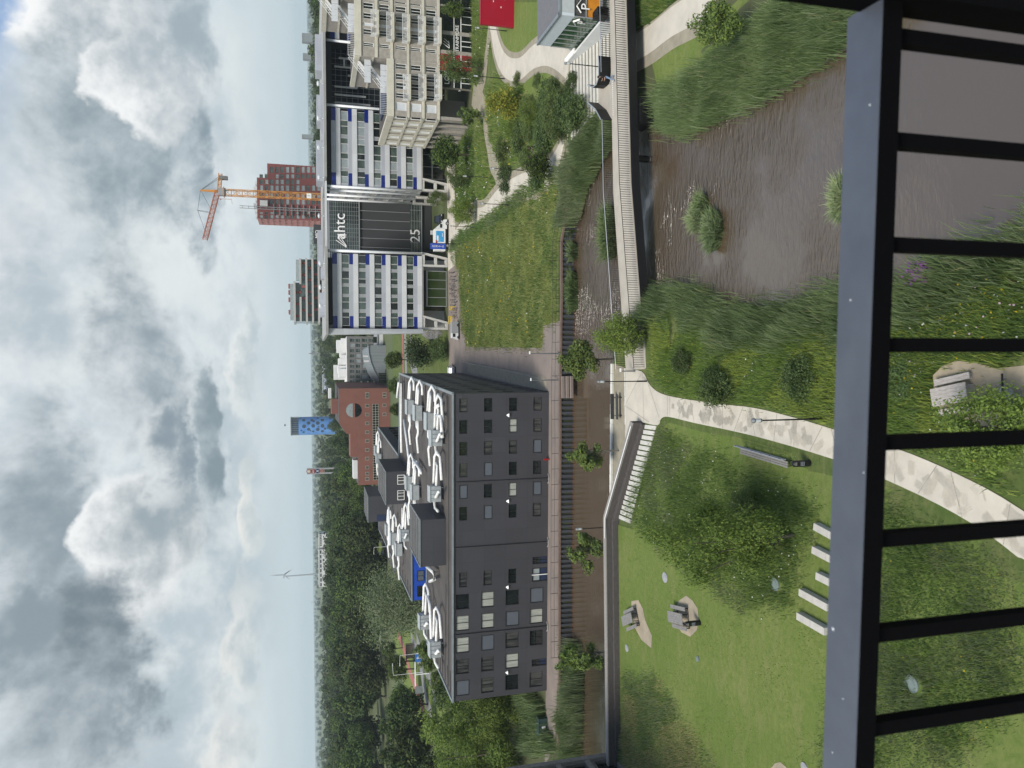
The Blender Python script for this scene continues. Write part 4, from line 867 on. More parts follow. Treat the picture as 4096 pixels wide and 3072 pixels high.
for k in range(3):
    a_=k*2.1+.5; p=o+Vector((math.cos(a_)*.85,math.sin(a_)*.85,0)); b=MB(); b.tube([p,o+Vector((math.cos(a_)*.5,math.sin(a_)*.5,.55))],.06,8); b.build('log_post','wood_pale',t)
b=MB(); b.beam(o+Vector((-.95,0,.56)),o+Vector((.95,.05,.56)),.06); b.build('cross_bar','black_metal',t)
# concrete sitting blocks
mat('block_concrete',(.47,.45,.41),.9,col2=(.38,.365,.335),vscale=2,bump=.15)
blk=[(('4',1590,810),('4',1800,925),'second longest pale concrete seating block beside the balcony rail'),(('4',1570,1020),('4',1800,1150),'longest and lowest pale concrete seating block in the row of five'),(('4',1740,665),('4',1850,720),'shortest concrete seating block just showing past the rail'),(('4',1705,435),('4',1850,510),'concrete seating block second from the big tree'),(('4',1720,230),('4',1850,300),'concrete seating block nearest the big tree trunk')]
for a,c,lab in blk:
    p,q=g(*a),g(*c); d=(q-p).normalized(); q=p+d*max((q-p).length,2.4); m_=(p+q)/2; t=thing('seating_block',lab,'concrete block',m_,'concrete seating blocks on the lawn')
    L_=(q-p).length; h2=p+d*L_*.5
    for u,v in ((p,h2-d*.01),(h2+d*.01,q)):
        b=MB(); b.beam(u+Vector((0,0,.2)),v+Vector((0,0,.2)),.42,.42); b.build('block','block_concrete',t)
mat('cover_metal',(.36,.36,.38),.6,metal=.3,var=.2,vscale=6); mat('pale_teal',(.15,.19,.18),.7,var=.15,vscale=5)
for r,x,y,rad,mt,lab in (('4',357,685,.42,'cover_metal','round ribbed manhole cover in the lawn near the tall grass'),('d',1347,1310,.33,'cover_metal','small plain manhole cover by the picnic strip near the parapet'),('8',52,1655,.3,'cover_metal','manhole cover in the lawn at the rail next to a sandy spot'),('4',1330,745,.42,'pale_teal','bare round concrete cover sunk in the grass by the big tree'),('8',1000,915,.42,'pale_teal','pale teal cover lying in the long grass below the rail')):
    p=g(r,x,y); b=MB(); b.tube2([(p.x,p.y,p.z+z) for z in (-.05,.07,.075)],[rad,rad,rad*.97],24); b.tube2([(p.x,p.y,p.z+z) for z in (.0,.09)],[rad*.6,rad*.55],16)
    tag(b.build('manhole_cover',mt,None,p),lab,'manhole cover')
p=g('4',648,1405); b=MB(); b.box((p.x,p.y,p.z+.05),(.34,.4,.08),.5); b.box((p.x,p.y,p.z+.1),(.26,.3,.02),.5); tag(b.build('inspection_cover','pale_teal',None,p),'small square teal cover plate in the open lawn','cover')
# ------------------------------------------------------------ trees and shrubs of the park
def hgt(base,r,x,y): return dp(r,x,y,base.y).z-base.z
for nm,kind,base,top,wid,lab,var,ct in [
 ('young_tree','fresh',g('b',1540,1525,-.3),('b',1020,1480),.75,'leafy fresh green tree beside the bridge end',0,'tree'),
 ('young_tree','young',g('c',1245,300,0),('c',735,300),1.1,'young tree with full round crown on the quay strip near the bridge',0,'tree'),
 ('young_tree','thin',g('c',1275,1113,0),('c',775,1130),1.15,'thin forked young tree on the gravel strip by the bench',0,'tree'),
 ('young_tree','thin',Vector((dp('d',1100,420,67.5).x,67.5,0)),('d',770,430),1.15,'thin young tree behind the parapet next to the park lamp',1,'tree'),
 ('young_tree','thin',Vector((dp('d',1100,1360,67.5).x,67.5,0)),('d',650,1370),.8,'tall thin tree behind the parapet at the reed bed',0,'tree'),
 ('broad_tree','bigtree',g('4',1500,310),('4',110,280),.5,'broad bright green tree in the tall grass of the lawn',0,'tree'),
 ('young_tree','young',g('1',960,255,-.6),('1',330,180),.8,'small leaning tree between the lower path and the reed belt',1,'tree'),
 ('park_tree','street',g('A',1640,1370,0),('A',1260,1350),1.05,'dark green round tree in front of the office block',0,'tree'),
 ('park_tree','yellow',g('a',440,950,0),('a',85,930),1.1,'golden yellow green tree in the park meadow',0,'tree'),
 ('park_tree','fresh',g('a',640,1010,0),('a',360,1000),.8,'bright green bushy tree behind the willow scrub',0,'tree'),
 ('park_tree','street',g('a',760,1480,0),('a',420,1480),.95,'dark green tree beside the concrete path bend',1,'tree'),
 ('park_tree','fresh',g('a',430,1160,0),('a',215,1140),.7,'small bright green tree amid white flowers in the park',0,'tree'),
 ('park_tree','fresh',g('B',1690,440,0),('B',1400,460),.85,'light green tree near the parked van and banner',0,'tree'),
 ('park_tree','thin',g('b',190,440,0),('B',1810,400),1.,'sparse tree leaning over the path by the meadow',0,'tree'),
 ('park_tree','oliveb',g('B',1440,330,0),('B',1210,330),.6,'slim olive tree in front of the office columns',0,'tree'),
 ('park_tree','street',g('A',1650,110,0),('A',1340,110),.6,'green tree in front of the gym windows',1,'tree'),
 ('park_tree','oliveb',g('A',1760,620,0),('A',1300,590),.55,'olive tree in front of the red gym panels',0,'tree'),
 ('park_tree','thin',g('A',1770,1050,0),('A',1470,1040),1.,'thin pale tree by the undercroft of the apartments',1,'tree'),
 ('shrub','oliveb',g('B',1640,130,0),('B',1370,110),.7,'olive shrub tree by the forecourt lamp',0,'tree'),
 ('shrub','oliveb',g('4',1180,430),('4',900,430),1.2,'low bright shrub at the foot of the broad lawn tree',0,'shrub'),
 ('shrub','bush',g('4',820,260),('4',560,260),1.1,'leafy shrub on the canal side of the broad lawn tree',1,'shrub'),
 ('shrub','oliveb',g('4',1150,60),('4',900,60),1.3,'pale shrub right of the broad lawn tree',0,'shrub'),
 ('shrub','bush',g('3',690,560),('3',420,560),.9,'loose green shrub leaning over the near path',0,'shrub'),
 ('shrub','bush',g('3',650,480),('3',430,460),.8,'dark green shrub in the herbs behind the path lamp',1,'shrub'),
 ('shrub','bush',g('c',1880,330),('c',1740,330),1.3,'low dark shrub on the bank below the bridge end',1,'shrub'),
 ('shrub','bush',g('3',1400,480),('3',1180,480),1.3,'wide green thicket on the bank beside the balcony rail',0,'shrub'),
 ('shrub','bush',g('6',930,1380),('6',840,1380),1.6,'low green shrub beside the sand patch',1,'shrub'),
]:
    tree(kind,nm,base-Vector((0,0,.1)),max(1.,hgt(base,*top)),wid,lab,ct,None,var)
q=g('7',1930,140); tree('fresh','young_tree',Vector((q.x-.5,q.y-.7,q.z-.1)),4.6,.85,'bright green tree overhanging the sand patch below the rail','tree',None,0)
sc=[(600,720,700,'willow scrub bush nearest the fan steps'),(900,760,830,'olive scrub bush at the lower corner of the thicket'),(820,900,600,'broad scrub bush in the middle of the thicket'),(960,1000,780,'scrub bush merging with the reeds at the bridge landing'),(860,1120,640,'grey green scrub bush behind the reed corner'),(700,1230,520,'scrub bush near the seated people'),(430,720,330,'low scrub bush on the mown lawn'),(620,1560,480,'scrub bush by the path bend'),(760,1010,560,'tall olive bush behind the landing'),(470,1240,320,'pale flowering bush near the gravel path'),(330,1340,170,'pale bush along the gravel path'),(330,1580,200,'bush at the white paving corner'),(820,1060,600,'pale willow bush in the densest part of the thicket'),(740,860,560,'willow bush left of the fan steps'),(560,940,400,'tall scrub bush beside the bright green trees'),(900,1010,700,'low bush at the head of the reeds'),(560,1120,400,'rounded willow bush in the middle of the park meadow'),(680,1120,520,'olive bush beside the park picnic table'),(520,1420,380,'yellowish bush behind the seated people')]
for i,(x,y,tx,lab) in enumerate(sc):
    b=g('a',x,y,0); tree(('oliveb','bush')[i%2],'scrub_bush',b-Vector((0,0,.1)),max(1.6,hgt(b,'a',tx,y)*1.1),1.35,lab,'shrub','scrub bushes of the park thicket')
pm=[(21,85),(24,82),(27,77),(28,73),(29.5,72),(27.5,80),(33,85),(36,95),(44,100),(48,112),(46,128),(30,128),(28.6,120),(33,110),(31,100),(26,90)]
blades('park_meadow',pm,17000,.75,.12,['herb_a','herb_b','meadow_a','grass_dry','flower_yellow','flower_white'],[3,2.4,3,1],.5,'tall wild park meadow with yellow and white flowers','meadow',head=([4,5,5],.06,.09,-.1))
pm2=[(30,131),(46.5,131.5),(47,149),(30.5,149),(29.5,140)]
blades('park_meadow',pm2,7000,.7,.14,['herb_a','meadow_a','herb_b','flower_white'],[3,3,2],.5,'tall meadow strip in front of the office forecourt','meadow',head=([3],.04,.08))
pm3=[(54,113),(75,106),(80,131),(50,132)]
blades('park_meadow',pm3,6000,.6,.13,['herb_a','meadow_a','grass_mid','flower_white'],[2,3,3],.5,'tall grass strip under the apartment block windows','meadow',head=([3],.03,.08))
# ------------------------------------------------------------ windows and lettering
def glassm(name,col,rough=.06,var=.5,vs=.5,col2=None,spec=.7,stretch=None):
    return mat(name,col,rough,spec=spec,col2=col2 or tuple(v*(1-var) for v in col),vscale=vs,coords='World',detail=2.,stretch=stretch)
glassm('pane_dark',(.016,.021,.022)); glassm('pane_green',(.085,.115,.10),.1,.75,.45,(.03,.045,.04)); glassm('pane_mix',(.085,.085,.08),.12,col2=(.018,.021,.023),vs=1.1,stretch=(2.5,2.5,.35)); glassm('pane_blind',(.10,.115,.135),.45,.1,spec=.35)
glassm('pane_curtain',(.42,.43,.38),.2,col2=(.25,.27,.24),vs=2.2,stretch=(6,6,.25)); glassm('pane_pale',(.30,.34,.35),.15,.25,1.)
mat('frame_black',(.012,.013,.014),.5); mat('frame_white',(.72,.72,.69),.5); mat('frame_grey',(.33,.34,.35),.5,metal=.3)
def window(fac, parent, s0, s1, z0, z1, frame='frame_black', pane='pane_dark', depth=.13, fw=.06, mull=(.5,), trans=(), out=0.):
    b=MB(); fac.frame(b,s0+.003,s1-.003,z0+.003,z1-.003,fw,out-depth-.03,out-depth+.07)
    for m_ in mull: x=s0+(s1-s0)*m_; fac.box(b,x-fw*.45,x+fw*.45,z0+fw,z1-fw,out-depth-.02,out-depth+.05)
    for m_ in trans: z=z0+(z1-z0)*m_; fac.box(b,s0+fw,s1-fw,z-fw*.4,z+fw*.4,out-depth-.022,out-depth+.045)
    o=b.build('window',frame,parent); p=MB(); fac.quad(p,s0+.01,s1-.01,z0+.01,z1-.01,out-depth); p.build('pane',pane,o); return o
def text(parent,name,s,fac,sc,zc,size,mt,out=.05,ext=.03,sx=1.,align='CENTER'):
    cu=bpy.data.curves.new(name,'FONT'); cu.body=s; cu.size=size; cu.extrude=ext; cu.align_x=align; cu.align_y='CENTER'; cu.resolution_u=3; cu.materials.append(MATS[mt])
    tmp=bpy.data.objects.new(name,cu); COL.objects.link(tmp); dg=bpy.context.evaluated_depsgraph_get(); me=bpy.data.meshes.new_from_object(tmp.evaluated_get(dg)); bpy.data.objects.remove(tmp); me.materials.clear(); me.materials.append(MATS[mt])
    o=bpy.data.objects.new(name,me); COL.objects.link(o); p=fac.pt(sc,out,zc); ang=math.atan2(fac.d.y,fac.d.x)
    o.rotation_euler=(math.pi/2,0,ang); o.scale=(sx,1,1); o.parent=parent; o.location=Vector(p)-Vector(parent['_o']); o['_o']=tuple(p); return o
# ------------------------------------------------------------ black student block
def panelmat(name,c,sx=.55,sz=.36,seam=.6,rough=.55):
    """flat cladding panels with fine seams and slight tone steps"""
    m=bpy.data.materials.new(name); m.use_nodes=True; nt=m.node_tree; L=nt.links.new; b=nt.nodes['Principled BSDF']; b.inputs['Roughness'].default_value=rough; b.inputs['Specular IOR Level'].default_value=.35
    pos=nn(nt,'ShaderNodeNewGeometry').outputs['Position']; sp=nn(nt,'ShaderNodeSeparateXYZ'); L(pos,sp.inputs[0])
    a=nn(nt,'ShaderNodeMath',operation='ADD'); L(sp.outputs[0],a.inputs[0]); L(sp.outputs[1],a.inputs[1])
    cb=nn(nt,'ShaderNodeCombineXYZ'); L(a.outputs[0],cb.inputs[0]); L(sp.outputs[2],cb.inputs[1])
    br=nn(nt,'ShaderNodeTexBrick'); br.offset=0.; br.inputs['Scale'].default_value=1.; br.inputs['Brick Width'].default_value=1/sx; br.inputs['Row Height'].default_value=1/sz; br.inputs['Mortar Size'].default_value=.012; br.inputs['Color1'].default_value=(*c,1); br.inputs['Color2'].default_value=(*[v*1.13 for v in c],1); br.inputs['Mortar'].default_value=(*[v*seam for v in c],1)
    L(cb.outputs[0],br.inputs['Vector'])
    n=nn(nt,'ShaderNodeTexNoise',Scale=.25,Detail=4.); L(pos,n.inputs['Vector']); mr=nn(nt,'ShaderNodeMapRange'); mr.inputs['To Min'].default_value=.86; mr.inputs['To Max'].default_value=1.12; L(n.outputs['Fac'],mr.inputs['Value'])
    hs=nn(nt,'ShaderNodeHueSaturation'); L(br.outputs['Color'],hs.inputs['Color']); L(mr.outputs[0],hs.inputs['Value']); L(hs.outputs[0],b.inputs['Base Color']); MATS[name]=m
panelmat('black_cladding',(.046,.046,.052)); panelmat('blue_cladding',(.012,.06,.36),.4,.4); panelmat('navy_cladding',(.018,.03,.07),.5,.4)
mat('roof_dark',(.085,.075,.068),.95,col2=(.05,.045,.042),vscale=.35,bump=.2,bscale=5); mat('roof_seam',(.04,.037,.035),.9); mat('trim_metal',(.26,.29,.30),.5,metal=.5,var=.15,vscale=2)
ZR=12.3
fp=[(-39.5,92.2),(-1.1,89.8),(2.3,146),(-13.9,148.5),(-10.7,195),(-37.0,196),(-37.6,131),(-20.5,130),(-20.5,112.4),(-39.2,113.6)]
blk=thing('student_block','long black clad apartment block with white roof ducts along the canal','apartment block',(-20,91,0))
ff=Fac(fp[0],fp[1]); cols=[]
R1=[(1837,1870),(1936,1970),(2036,2069),(2133,2167)]; RL=[(1824,1877),(1925,1976),(2022,2075),(2119,2171)]
def frect(fc,x0,x1,y0,y1):
    a=fc.hit((x0+x1)/2,y1)[0]; b_=fc.hit((x0+x1)/2,y0)[0]; t=fc.hit(x0,(y0+y1)/2)[1]; u=fc.hit(x1,(y0+y1)/2)[1]; return [min(a,b_),max(a,b_),min(t,u),max(t,u)]
zsR=[frect(ff,x0,x1,1700,1760)[2:] for x0,x1 in R1]; zsL=[frect(ff,x0,x1,2570,2630)[2:] for x0,x1 in RL]
wins=[]
for k in range(6):
    y0=1593.5+k*86.8; s=frect(ff,1837,1870,y0,y0+55)
    for r in range(4): wins.append((s[0],s[1],zsR[r][0],zsR[r][1],('d','mdcdbd'[0] and 'd')[0],k,r,'R'))
lc=[(2282,2341),(2368,2428),(2454,2513),(2540,2601),(2626,2684),(2710,2770)]
for k,(y0,y1) in enumerate(lc):
    s=frect(ff,1925,1976,y0,y1)
    for r in range(4):
        zz_=zsR[r] if k==0 else zsL[r]
        if r==3 and k in (0,4): continue
        wins.append((s[0],s[1],zz_[0],zz_[1],'d',k,r,'L'))
PR=['mddhbd','ddmbdb','dcmdcd','mmbdbm']; PL=['mdcccb'.replace('c','c'),'mccbmm','ddbmcd','.bcd.m']
PL[0]='mdccmb'
doors=[]
d1=frect(ff,2130,2187,2226,2255); d2=frect(ff,2129,2186,2271,2325); d3=frect(ff,2127,2184,2635,2663)
holes=[w_[:4] for w_ in wins]+[tuple(d) for d in ([d1[0],d1[1],.05,d1[3]],[d2[0],d2[1],.05,d2[3]],[d3[0],d3[1],.05,d3[3]])]
# right side facade
fr=Fac(fp[1],fp[2]); rw=[]
for k in range(15):
    s0=2.2+k*3.6+(.5 if k%2 else 0)
    if s0+1.2>fr.L: break
    for r in range(4): rw.append((s0,s0+1.25,zsR[r][0]-.35,zsR[r][1]+.1))
wl=MB(); wall_with_holes(ff,wl,0,ff.L,0,ZR-.12,holes,.22); wall_with_holes(fr,wl,0,fr.L,0,ZR-.12,rw,.22)
for i in (2,8,9):
    f_=Fac(fp[i],fp[(i+1)%len(fp)]); f_.quad(wl,0,f_.L,0,ZR-.12,0)
wl.build('wall','black_cladding',blk)
bw=MB()
f6=Fac(fp[6],fp[7]); f6.quad(bw,0,f6.L,0,ZR-.12,0); f7=Fac(fp[7],fp[8]); f7.quad(bw,0,f7.L,0,ZR-.12,0)
bo=bw.build('courtyard_wall','blue_cladding',blk)
nw=MB(); f3=Fac(fp[3],fp[4]); f3.quad(nw,0,f3.L,0,ZR-.12,0); f5=Fac(fp[5],fp[6]); f5.quad(nw,0,f5.L,0,ZR-.12,0); f4=Fac(fp[4],fp[5]); f4.quad(nw,0,f4.L,0,ZR-.12,0); nw.build('rear_wall','navy_cladding',blk)
for k in range(10):
    for r in range(3): window(f3,blk,2+k*4.4,4.2+k*4.4,2.4+r*2.9,4.2+r*2.9,'frame_black','pane_dark',.0,out=.02)
for y0,y1,mt in ((762,853,'pane_dark'),(625,716,'pane_blind'),(500,575,'pane_blind')):
    a=frect(f6,*[P('D',x,0)[0] for x in (1147,1207)],P('D',0,y0)[1],P('D',0,y1)[1]); window(f6,blk,*a,'frame_black',mt,.0,out=.03)
rf=MB(); rf.face([(x,y,ZR-.06) for x,y in fp]); ro=rf.build('roof','roof_dark',blk)
ed=MB()
for i in range(len(fp)):
    a,c=Vector(fp[i]),Vector(fp[(i+1)%len(fp)]); ed.beam((a.x,a.y,ZR-.02),(c.x,c.y,ZR-.02),.34,.2)
ed.build('roof_edge','trim_metal',blk)
def seam(*a,**k):
    m_=MB(); (m_.beam if len(a)>4 or k.get('bm') else m_.box)(*a[:4]); m_.build('roof_seam','roof_seam',ro)
for i in range(14): y=93.5+i*3.7; xr=-1.3+(y-89.8)/56.2*3.4; m_=MB(); m_.box((xr-2.3,y,ZR-.02),(4.2,.22,.1),.06); m_.build('roof_seam','roof_seam',ro)
for i in range(10): m_=MB(); m_.box((-37.6,93.8+i*1.95,ZR-.02),(2.6,.14,.08),.05); m_.build('roof_seam','roof_seam',ro)
for i in range(16): m_=MB(); m_.box((-36.5,133+i*3.8,ZR-.02),(2.2,.16,.08)); m_.build('roof_seam','roof_seam',ro)
for p_,q_,a_,c_ in (((-38.5,95.2),(-1.5,92.8),.5,.08),((-36,97.2),(-26,96.4),.3,.06),((-31,113),(-21,112),.3,.06)): m_=MB(); m_.beam((*p_,ZR-.03),(*q_,ZR-.03),a_,c_); m_.build('roof_seam','roof_seam',ro)
PM={'d':'pane_dark','m':'pane_mix','b':'pane_blind','c':'pane_curtain','h':'pane_mix'}
for s0,s1,z0,z1,_,k,r,sd in wins:
    c=(PR if sd=='R' else PL)[r][k]; window(ff,blk,s0,s1,z0,z1,'frame_black',PM[c],.05 if c=='b' else .15,.07,() if c=='b' else (.5,))
for s0,s1,z0,z1 in rw: window(fr,blk,s0,s1,z0,z1,'frame_black','pane_dark',.16,.06,(.5,))
for d_,mt in ((d1,'pane_dark'),(d2,'pane_pale'),(d3,'pane_dark')):
    b=MB(); ff.frame(b,d_[0]+.01,d_[1]-.01,.06,d_[3]-.01,.1,-.2,-.06); ff.box(b,(d_[0]+d_[1])/2-.05,(d_[0]+d_[1])/2+.05,.16,d_[3]-.11,-.19,-.07); ff.box(b,d_[0]+.1,d_[1]-.1,1.0,1.1,-.2,-.08)
    o=b.build('door','frame_black',blk); b=MB(); ff.quad(b,d_[0]+.05,d_[1]-.05,1.1,d_[3]-.05,-.14); b.build('pane',mt,o); b=MB(); ff.quad(b,d_[0]+.05,d_[1]-.05,.08,1.02,-.13); b.build('lower_panel','navy_cladding',o)
b=MB(); c=(d2[0]+d2[1])/2; ff.box(b,c-.05,c+.05,.06,d2[3]+.05,-.03,.05); b.build('door_post','white_paint',blk)
mat('pipe_dark',(.09,.09,.095),.4,metal=.6)
for r,x,y in (('c',300,1372),('d',300,392),('d',300,1148)):
    s=ff.h(r,x,y)[0]; b=MB(); b.tube([ff.pt(s,.12,ZR-.3),ff.pt(s,.12,.25),ff.pt(s,.3,.08)],.07,8); b.build('downpipe','pipe_dark',blk)
    b=MB(); b.tube([ff.pt(s-.6,.12,.1),ff.pt(s-.3,.55,.12),ff.pt(s+.3,.55,.12),ff.pt(s+.6,.12,.1)],.09,8); b.build('pipe_guard','coping_brick',blk)
for r,x,y in (('c',290,798),('c',287,1558),('d',284,770),('d',280,1525)):
    s,z=ff.h(r,x,y); b=MB(); b.hexa([ff.pt(s-.22,.02,z-.12),ff.pt(s+.22,.02,z-.12),ff.pt(s+.22,.24,z-.12),ff.pt(s-.22,.24,z-.12)][::-1],[ff.pt(s-.05,.02,z+.16),ff.pt(s+.05,.02,z+.16),ff.pt(s+.05,.06,z+.16),ff.pt(s-.05,.06,z+.16)][::-1]); b.build('wall_lamp','white_paint',blk)
def penthouse(x0,x1,y0,y1,h,rot=0.,wins_=()):
    b=MB(); b.prism([(x0,y0),(x1,y0-(x1-x0)*.06),(x1+(y1-y0)*.06,y1-(x1-x0)*.06),(x0+(y1-y0)*.06,y1)],ZR-.05,ZR+h); o=b.build('penthouse','black_cladding',blk)
    b=MB(); b.prism([(x0+.15,y0+.15),(x1-.1,y0-(x1-x0)*.06+.15),(x1+(y1-y0)*.06-.15,y1-(x1-x0)*.06-.1),(x0+(y1-y0)*.06+.1,y1-.15)],ZR+h,ZR+h+.05); b.build('roof','roof_dark',o)
    b=MB(); q=[(x0,y0),(x1,y0-(x1-x0)*.06),(x1+(y1-y0)*.06,y1-(x1-x0)*.06),(x0+(y1-y0)*.06,y1)]
    for i in range(4): b.beam((*q[i],ZR+h+.06),(*q[(i+1)%4],ZR+h+.06),.16,.12)
    for i in range(5): t=(i+.6)/5.5; b.box((x0+(x1-x0)/2+(y1-y0)*t*.06,y0+(y1-y0)*t,ZR+h+.06),((x1-x0)*.9,.12,.06),-.06)
    b.build('roof_edge','trim_metal',o)
    f=Fac(q[0],q[1])
    for a in wins_: window(f,o,a[0],a[1],ZR+a[2],ZR+a[3],'frame_white',a[4],.0,.09,(.33,.66) if len(a)<6 else (),(.5,),out=.04) if False else None
    return o,f
p1,f1=penthouse(-23.4,-17.3,96.2,106,3.25)
p2,f2=penthouse(-21.0,-15.2,133.3,148,4.0)
for y0,y1 in ((1325,1410),(1462,1548)):
    a=frect(f2,*[P('C',x,0)[0] for x in (972,1035)],P('C',0,y0)[1],P('C',0,y1)[1]); w_=window(f2,blk,*a,'frame_white','pane_mix',.0,.1,(.4,.72),(),out=.05)
p3,f3b=penthouse(-31.2,-25.3,174,186,4.2)
b=MB(); s=f3b.hit(*P('D',850,155)); f3b.box(b,s[0]-.7,s[0]+.7,ZR+.1,ZR+2.3,.0,.05); b.build('door','navy_cladding',blk)
mat('duct_white',(.78,.78,.76),.5,metal=.0,col2=(.6,.6,.58),vscale=2.5,bump=.1); mat('duct_grey',(.44,.47,.47),.45,metal=.4,var=.12,vscale=2); mat('duct_end',(.18,.19,.2),.5,metal=.4)
def vent(nm,lab,c,L_,rz,left,right,h=1.3,w_=1.5):
    """air handling unit: housing on a frame with white ducts leaving both ends. paths in unit coordinates"""
    t=local(thing(nm,lab,'air handling unit',(0,0,0),'rooftop air handling units')); b=MB(); b.box((0,0,h/2+.35),(L_,w_,h)); b.box((0,0,h+.38),(L_*1.05,w_*1.08,.08)); b.build('housing','duct_grey',t)
    b=MB(); [b.beam((x,y,0),(x,y,.36),.1) for x in (-L_/2+.2,L_/2-.2) for y in (-w_/2+.1,w_/2-.1)]; b.build('stand','duct_end',t)
    b=MB(); [b.box((x*L_/4,-w_/2-.012,h/2+.4),(.05,.03,h*.9)) for x in (-1,0,1)]; b.build('panel_seams','duct_end',t)
    for p in left+right:
        b=MB(); b.tube(p,.2,9); b.build('duct','duct_white',t,smooth=True)
    t.location=c; t.rotation_euler.z=rz; return t
mouth=[(1.0,-.75,1.0),(1.5,-1.0,1.0),(2.0,-1.9,1.1),(2.3,-2.5,1.15)]
U=lambda r,x,y: G(*P(r,x,y),ZR+.9)-Vector((0,0,.9))
# long axis of the units runs away from the canal (local x = along view depth)
def unit_a(c,lab,rz=R_(92),L_=2.3):
    return vent('air_handling_unit',lab,c,L_,rz,[[(L_/2,.8,.9),(3.0,.8,.9),(4.0,-1.4,.8),(6.4,-1.4,.6)],[(L_/2,-.8,.9),(2.2,-.8,.9),(2.9,.5,.7)]],[[(-L_/2,.8,1.),(-3.3,.8,.8),(-3.8,-.1,.7)],[(-L_/2,-.8,1.),(-4.0,-.8,.8),(-4.9,.9,.6),(-4.1,2.6,.5),(-2.8,2.6,.5)]],1.1,2.3)
UA=None
for x,y,r,lab in ((1080,725,'C','air unit with twin ducts, farthest of three side by side at the roof corner'),(1150,775,'C','air unit with twin ducts, middle of three side by side at the roof corner'),(1255,850,'C','air unit with twin ducts nearest the corner of the black block roof'),(1075,1395,'C','air unit in front of the large windowed penthouse'),(1125,1475,'C','lower air unit beside the windowed penthouse'),(890,260,'D','farthest air unit on the left rear roof'),(935,335,'D','middle air unit on the left rear roof'),(982,430,'D','air unit at the outer edge of the left rear roof'),(790,1110,'C','air unit at the back corner of the rear roof'),(805,1180,'C','second air unit at the back of the rear roof')):
    c=U(r,x,y); UA=unit_a(c,lab,R_(178)) if UA is None else place(UA,False,c,R_(178)+rnd.uniform(-.02,.02),lab)
UB=None
for x,y,r,lab in ((1320,1000,'C','air unit with curved exhaust mouth at the right roof edge'),(1310,1490,'C','air unit with curved exhaust mouth right of the near black penthouse'),(1040,310,'D','air unit with exhaust mouth behind the near black penthouse'),(1310,1310,'D','air unit with exhaust mouth at the left roof edge'),(1215,1070,'D','pale square air unit at the left courtyard edge')):
    c=U(r,x,y)
    if UB is None:
        UB=vent('air_handling_unit',lab,c,2.0,0,[[(-.4,-1.,1.1),(-.2,-1.9,1.1),(.5,-3.0,1.0),(.6,-4.0,1.1)],[(-.9,.5,1.0),(-2.,.4,.9),(-2.2,-1.2,.8)]],[[(1.,.8,1.),(4.8,.8,.8),(5.6,-1.3,.8),(4.9,-3.0,.7),(2.0,-3.2,.6)],[(1.,-.7,.9),(3.6,-.7,.7),(4.,.1,.7)]],1.4,2.0); UB.rotation_euler.z=R_(2)
    else: place(UB,False,c,R_(2)+rnd.uniform(-.06,.06),lab)
def duct(lab,pts,r=.24):
    t=thing('roof_duct',lab,'duct',pts[0],'loose roof ducts'); b=MB(); b.tube(pts,r,10); b.build('duct','duct_white',t,smooth=True); b=MB()
    for p in pts[1:-1]: b.tube([Vector(p)-Vector((0,0,.75)),Vector(p)],.05,5)
    b.build('stand','duct_end',t)
Z9=ZR+.8
duct('long white duct running along the far roof edge',[G(*P('C',x,y),Z9) for x,y in ((970,640),(985,510),(1000,520),(1005,900),(1010,1130))])
duct('white duct slanting across the middle of the roof',[G(*P('C',x,y),Z9) for x,y in ((1032,840),(1055,1010),(1070,1140),(1085,1230))])
duct('white duct loop at the right roof edge',[G(*P('C',x,y),Z9) for x,y in ((1340,710),(1310,730),(1310,800),(1360,810),(1370,1000))])
duct('white duct loop behind the parapet left of the penthouse',[G(*P('C',x,y),Z9) for x,y in ((1120,1200),(1160,1260),(1185,1310))])
duct('white duct by the near penthouse foot',[G(*P('D',x,y),Z9) for x,y in ((1235,590),(1290,640),(1300,700),(1260,720))])
duct('white duct on the left wing beside the courtyard',[G(*P('D',x,y),Z9) for x,y in ((1020,70),(1022,270))],.26)
duct('white duct on the rear left roof',[G(*P('D',x,y),Z9) for x,y in ((900,60),(905,400))],.28)
duct('thick white duct at the left end of the roof',[G(*P('D',x,y),Z9) for x,y in ((1240,840),(1265,940),(1275,1250))])
# ------------------------------------------------------------ white office block
panelmat('office_white',(.50,.51,.52),.27,.9,.8); panelmat('office_grey',(.33,.345,.38),.35,.9,.75); mat('office_blue',(.006,.018,.16),.35,var=.1,vscale=.5); mat('roof_pale',(.30,.30,.29),.9,var=.12,vscale=.3); mat('tube_white',(.68,.70,.72),.4,var=.05); glassm('atrium_dark',(.006,.010,.018),.12,.5,.3,(.02,.028,.03),spec=.22); glassm('atrium_green',(.05,.075,.07),.08,.8,.25,(.012,.02,.02)); mat('louvre_dark',(.04,.042,.045),.7)
glassm('glass_grass',(.035,.06,.018),.06,.5,.2)
off=thing('office_block','white office block with blue corner panels and glazed atrium','office building',(28,160,0))
fo=Fac((11.6,160.8),(92,157.2))
def zr(x): return fo.h('B',x,1150)[1]
def sy(r,y,x=700): return fo.h(r,x,y)[0]
bodyz=zr(400)
sL0,sL1=sy('B',1470),sy('B',812); sR0=sy('B',215); sR1=fo.L-1; sA=sy('A',975); sH=sy('A',372)
core=MB(); core.prism([(12.2,161.6),(27.8,160.8),(28.4,200),(13.5,200)],zr(1190),bodyz-.3); qa,qh=fo.pt(sA,-1,0),fo.pt(sH,-1,0); core.prism([(44.0,160.2),(qa.x,qa.y),(qa.x,200),(45.0,200)],zr(1190),bodyz-.3); core.prism([(qh.x,qh.y),(92,158.2),(92,200),(qh.x,200)],zr(1190),bodyz-.3); core.prism([(28.4,181.6),(45.0,181.0),(45,200),(28.4,200)],0,bodyz-.2)
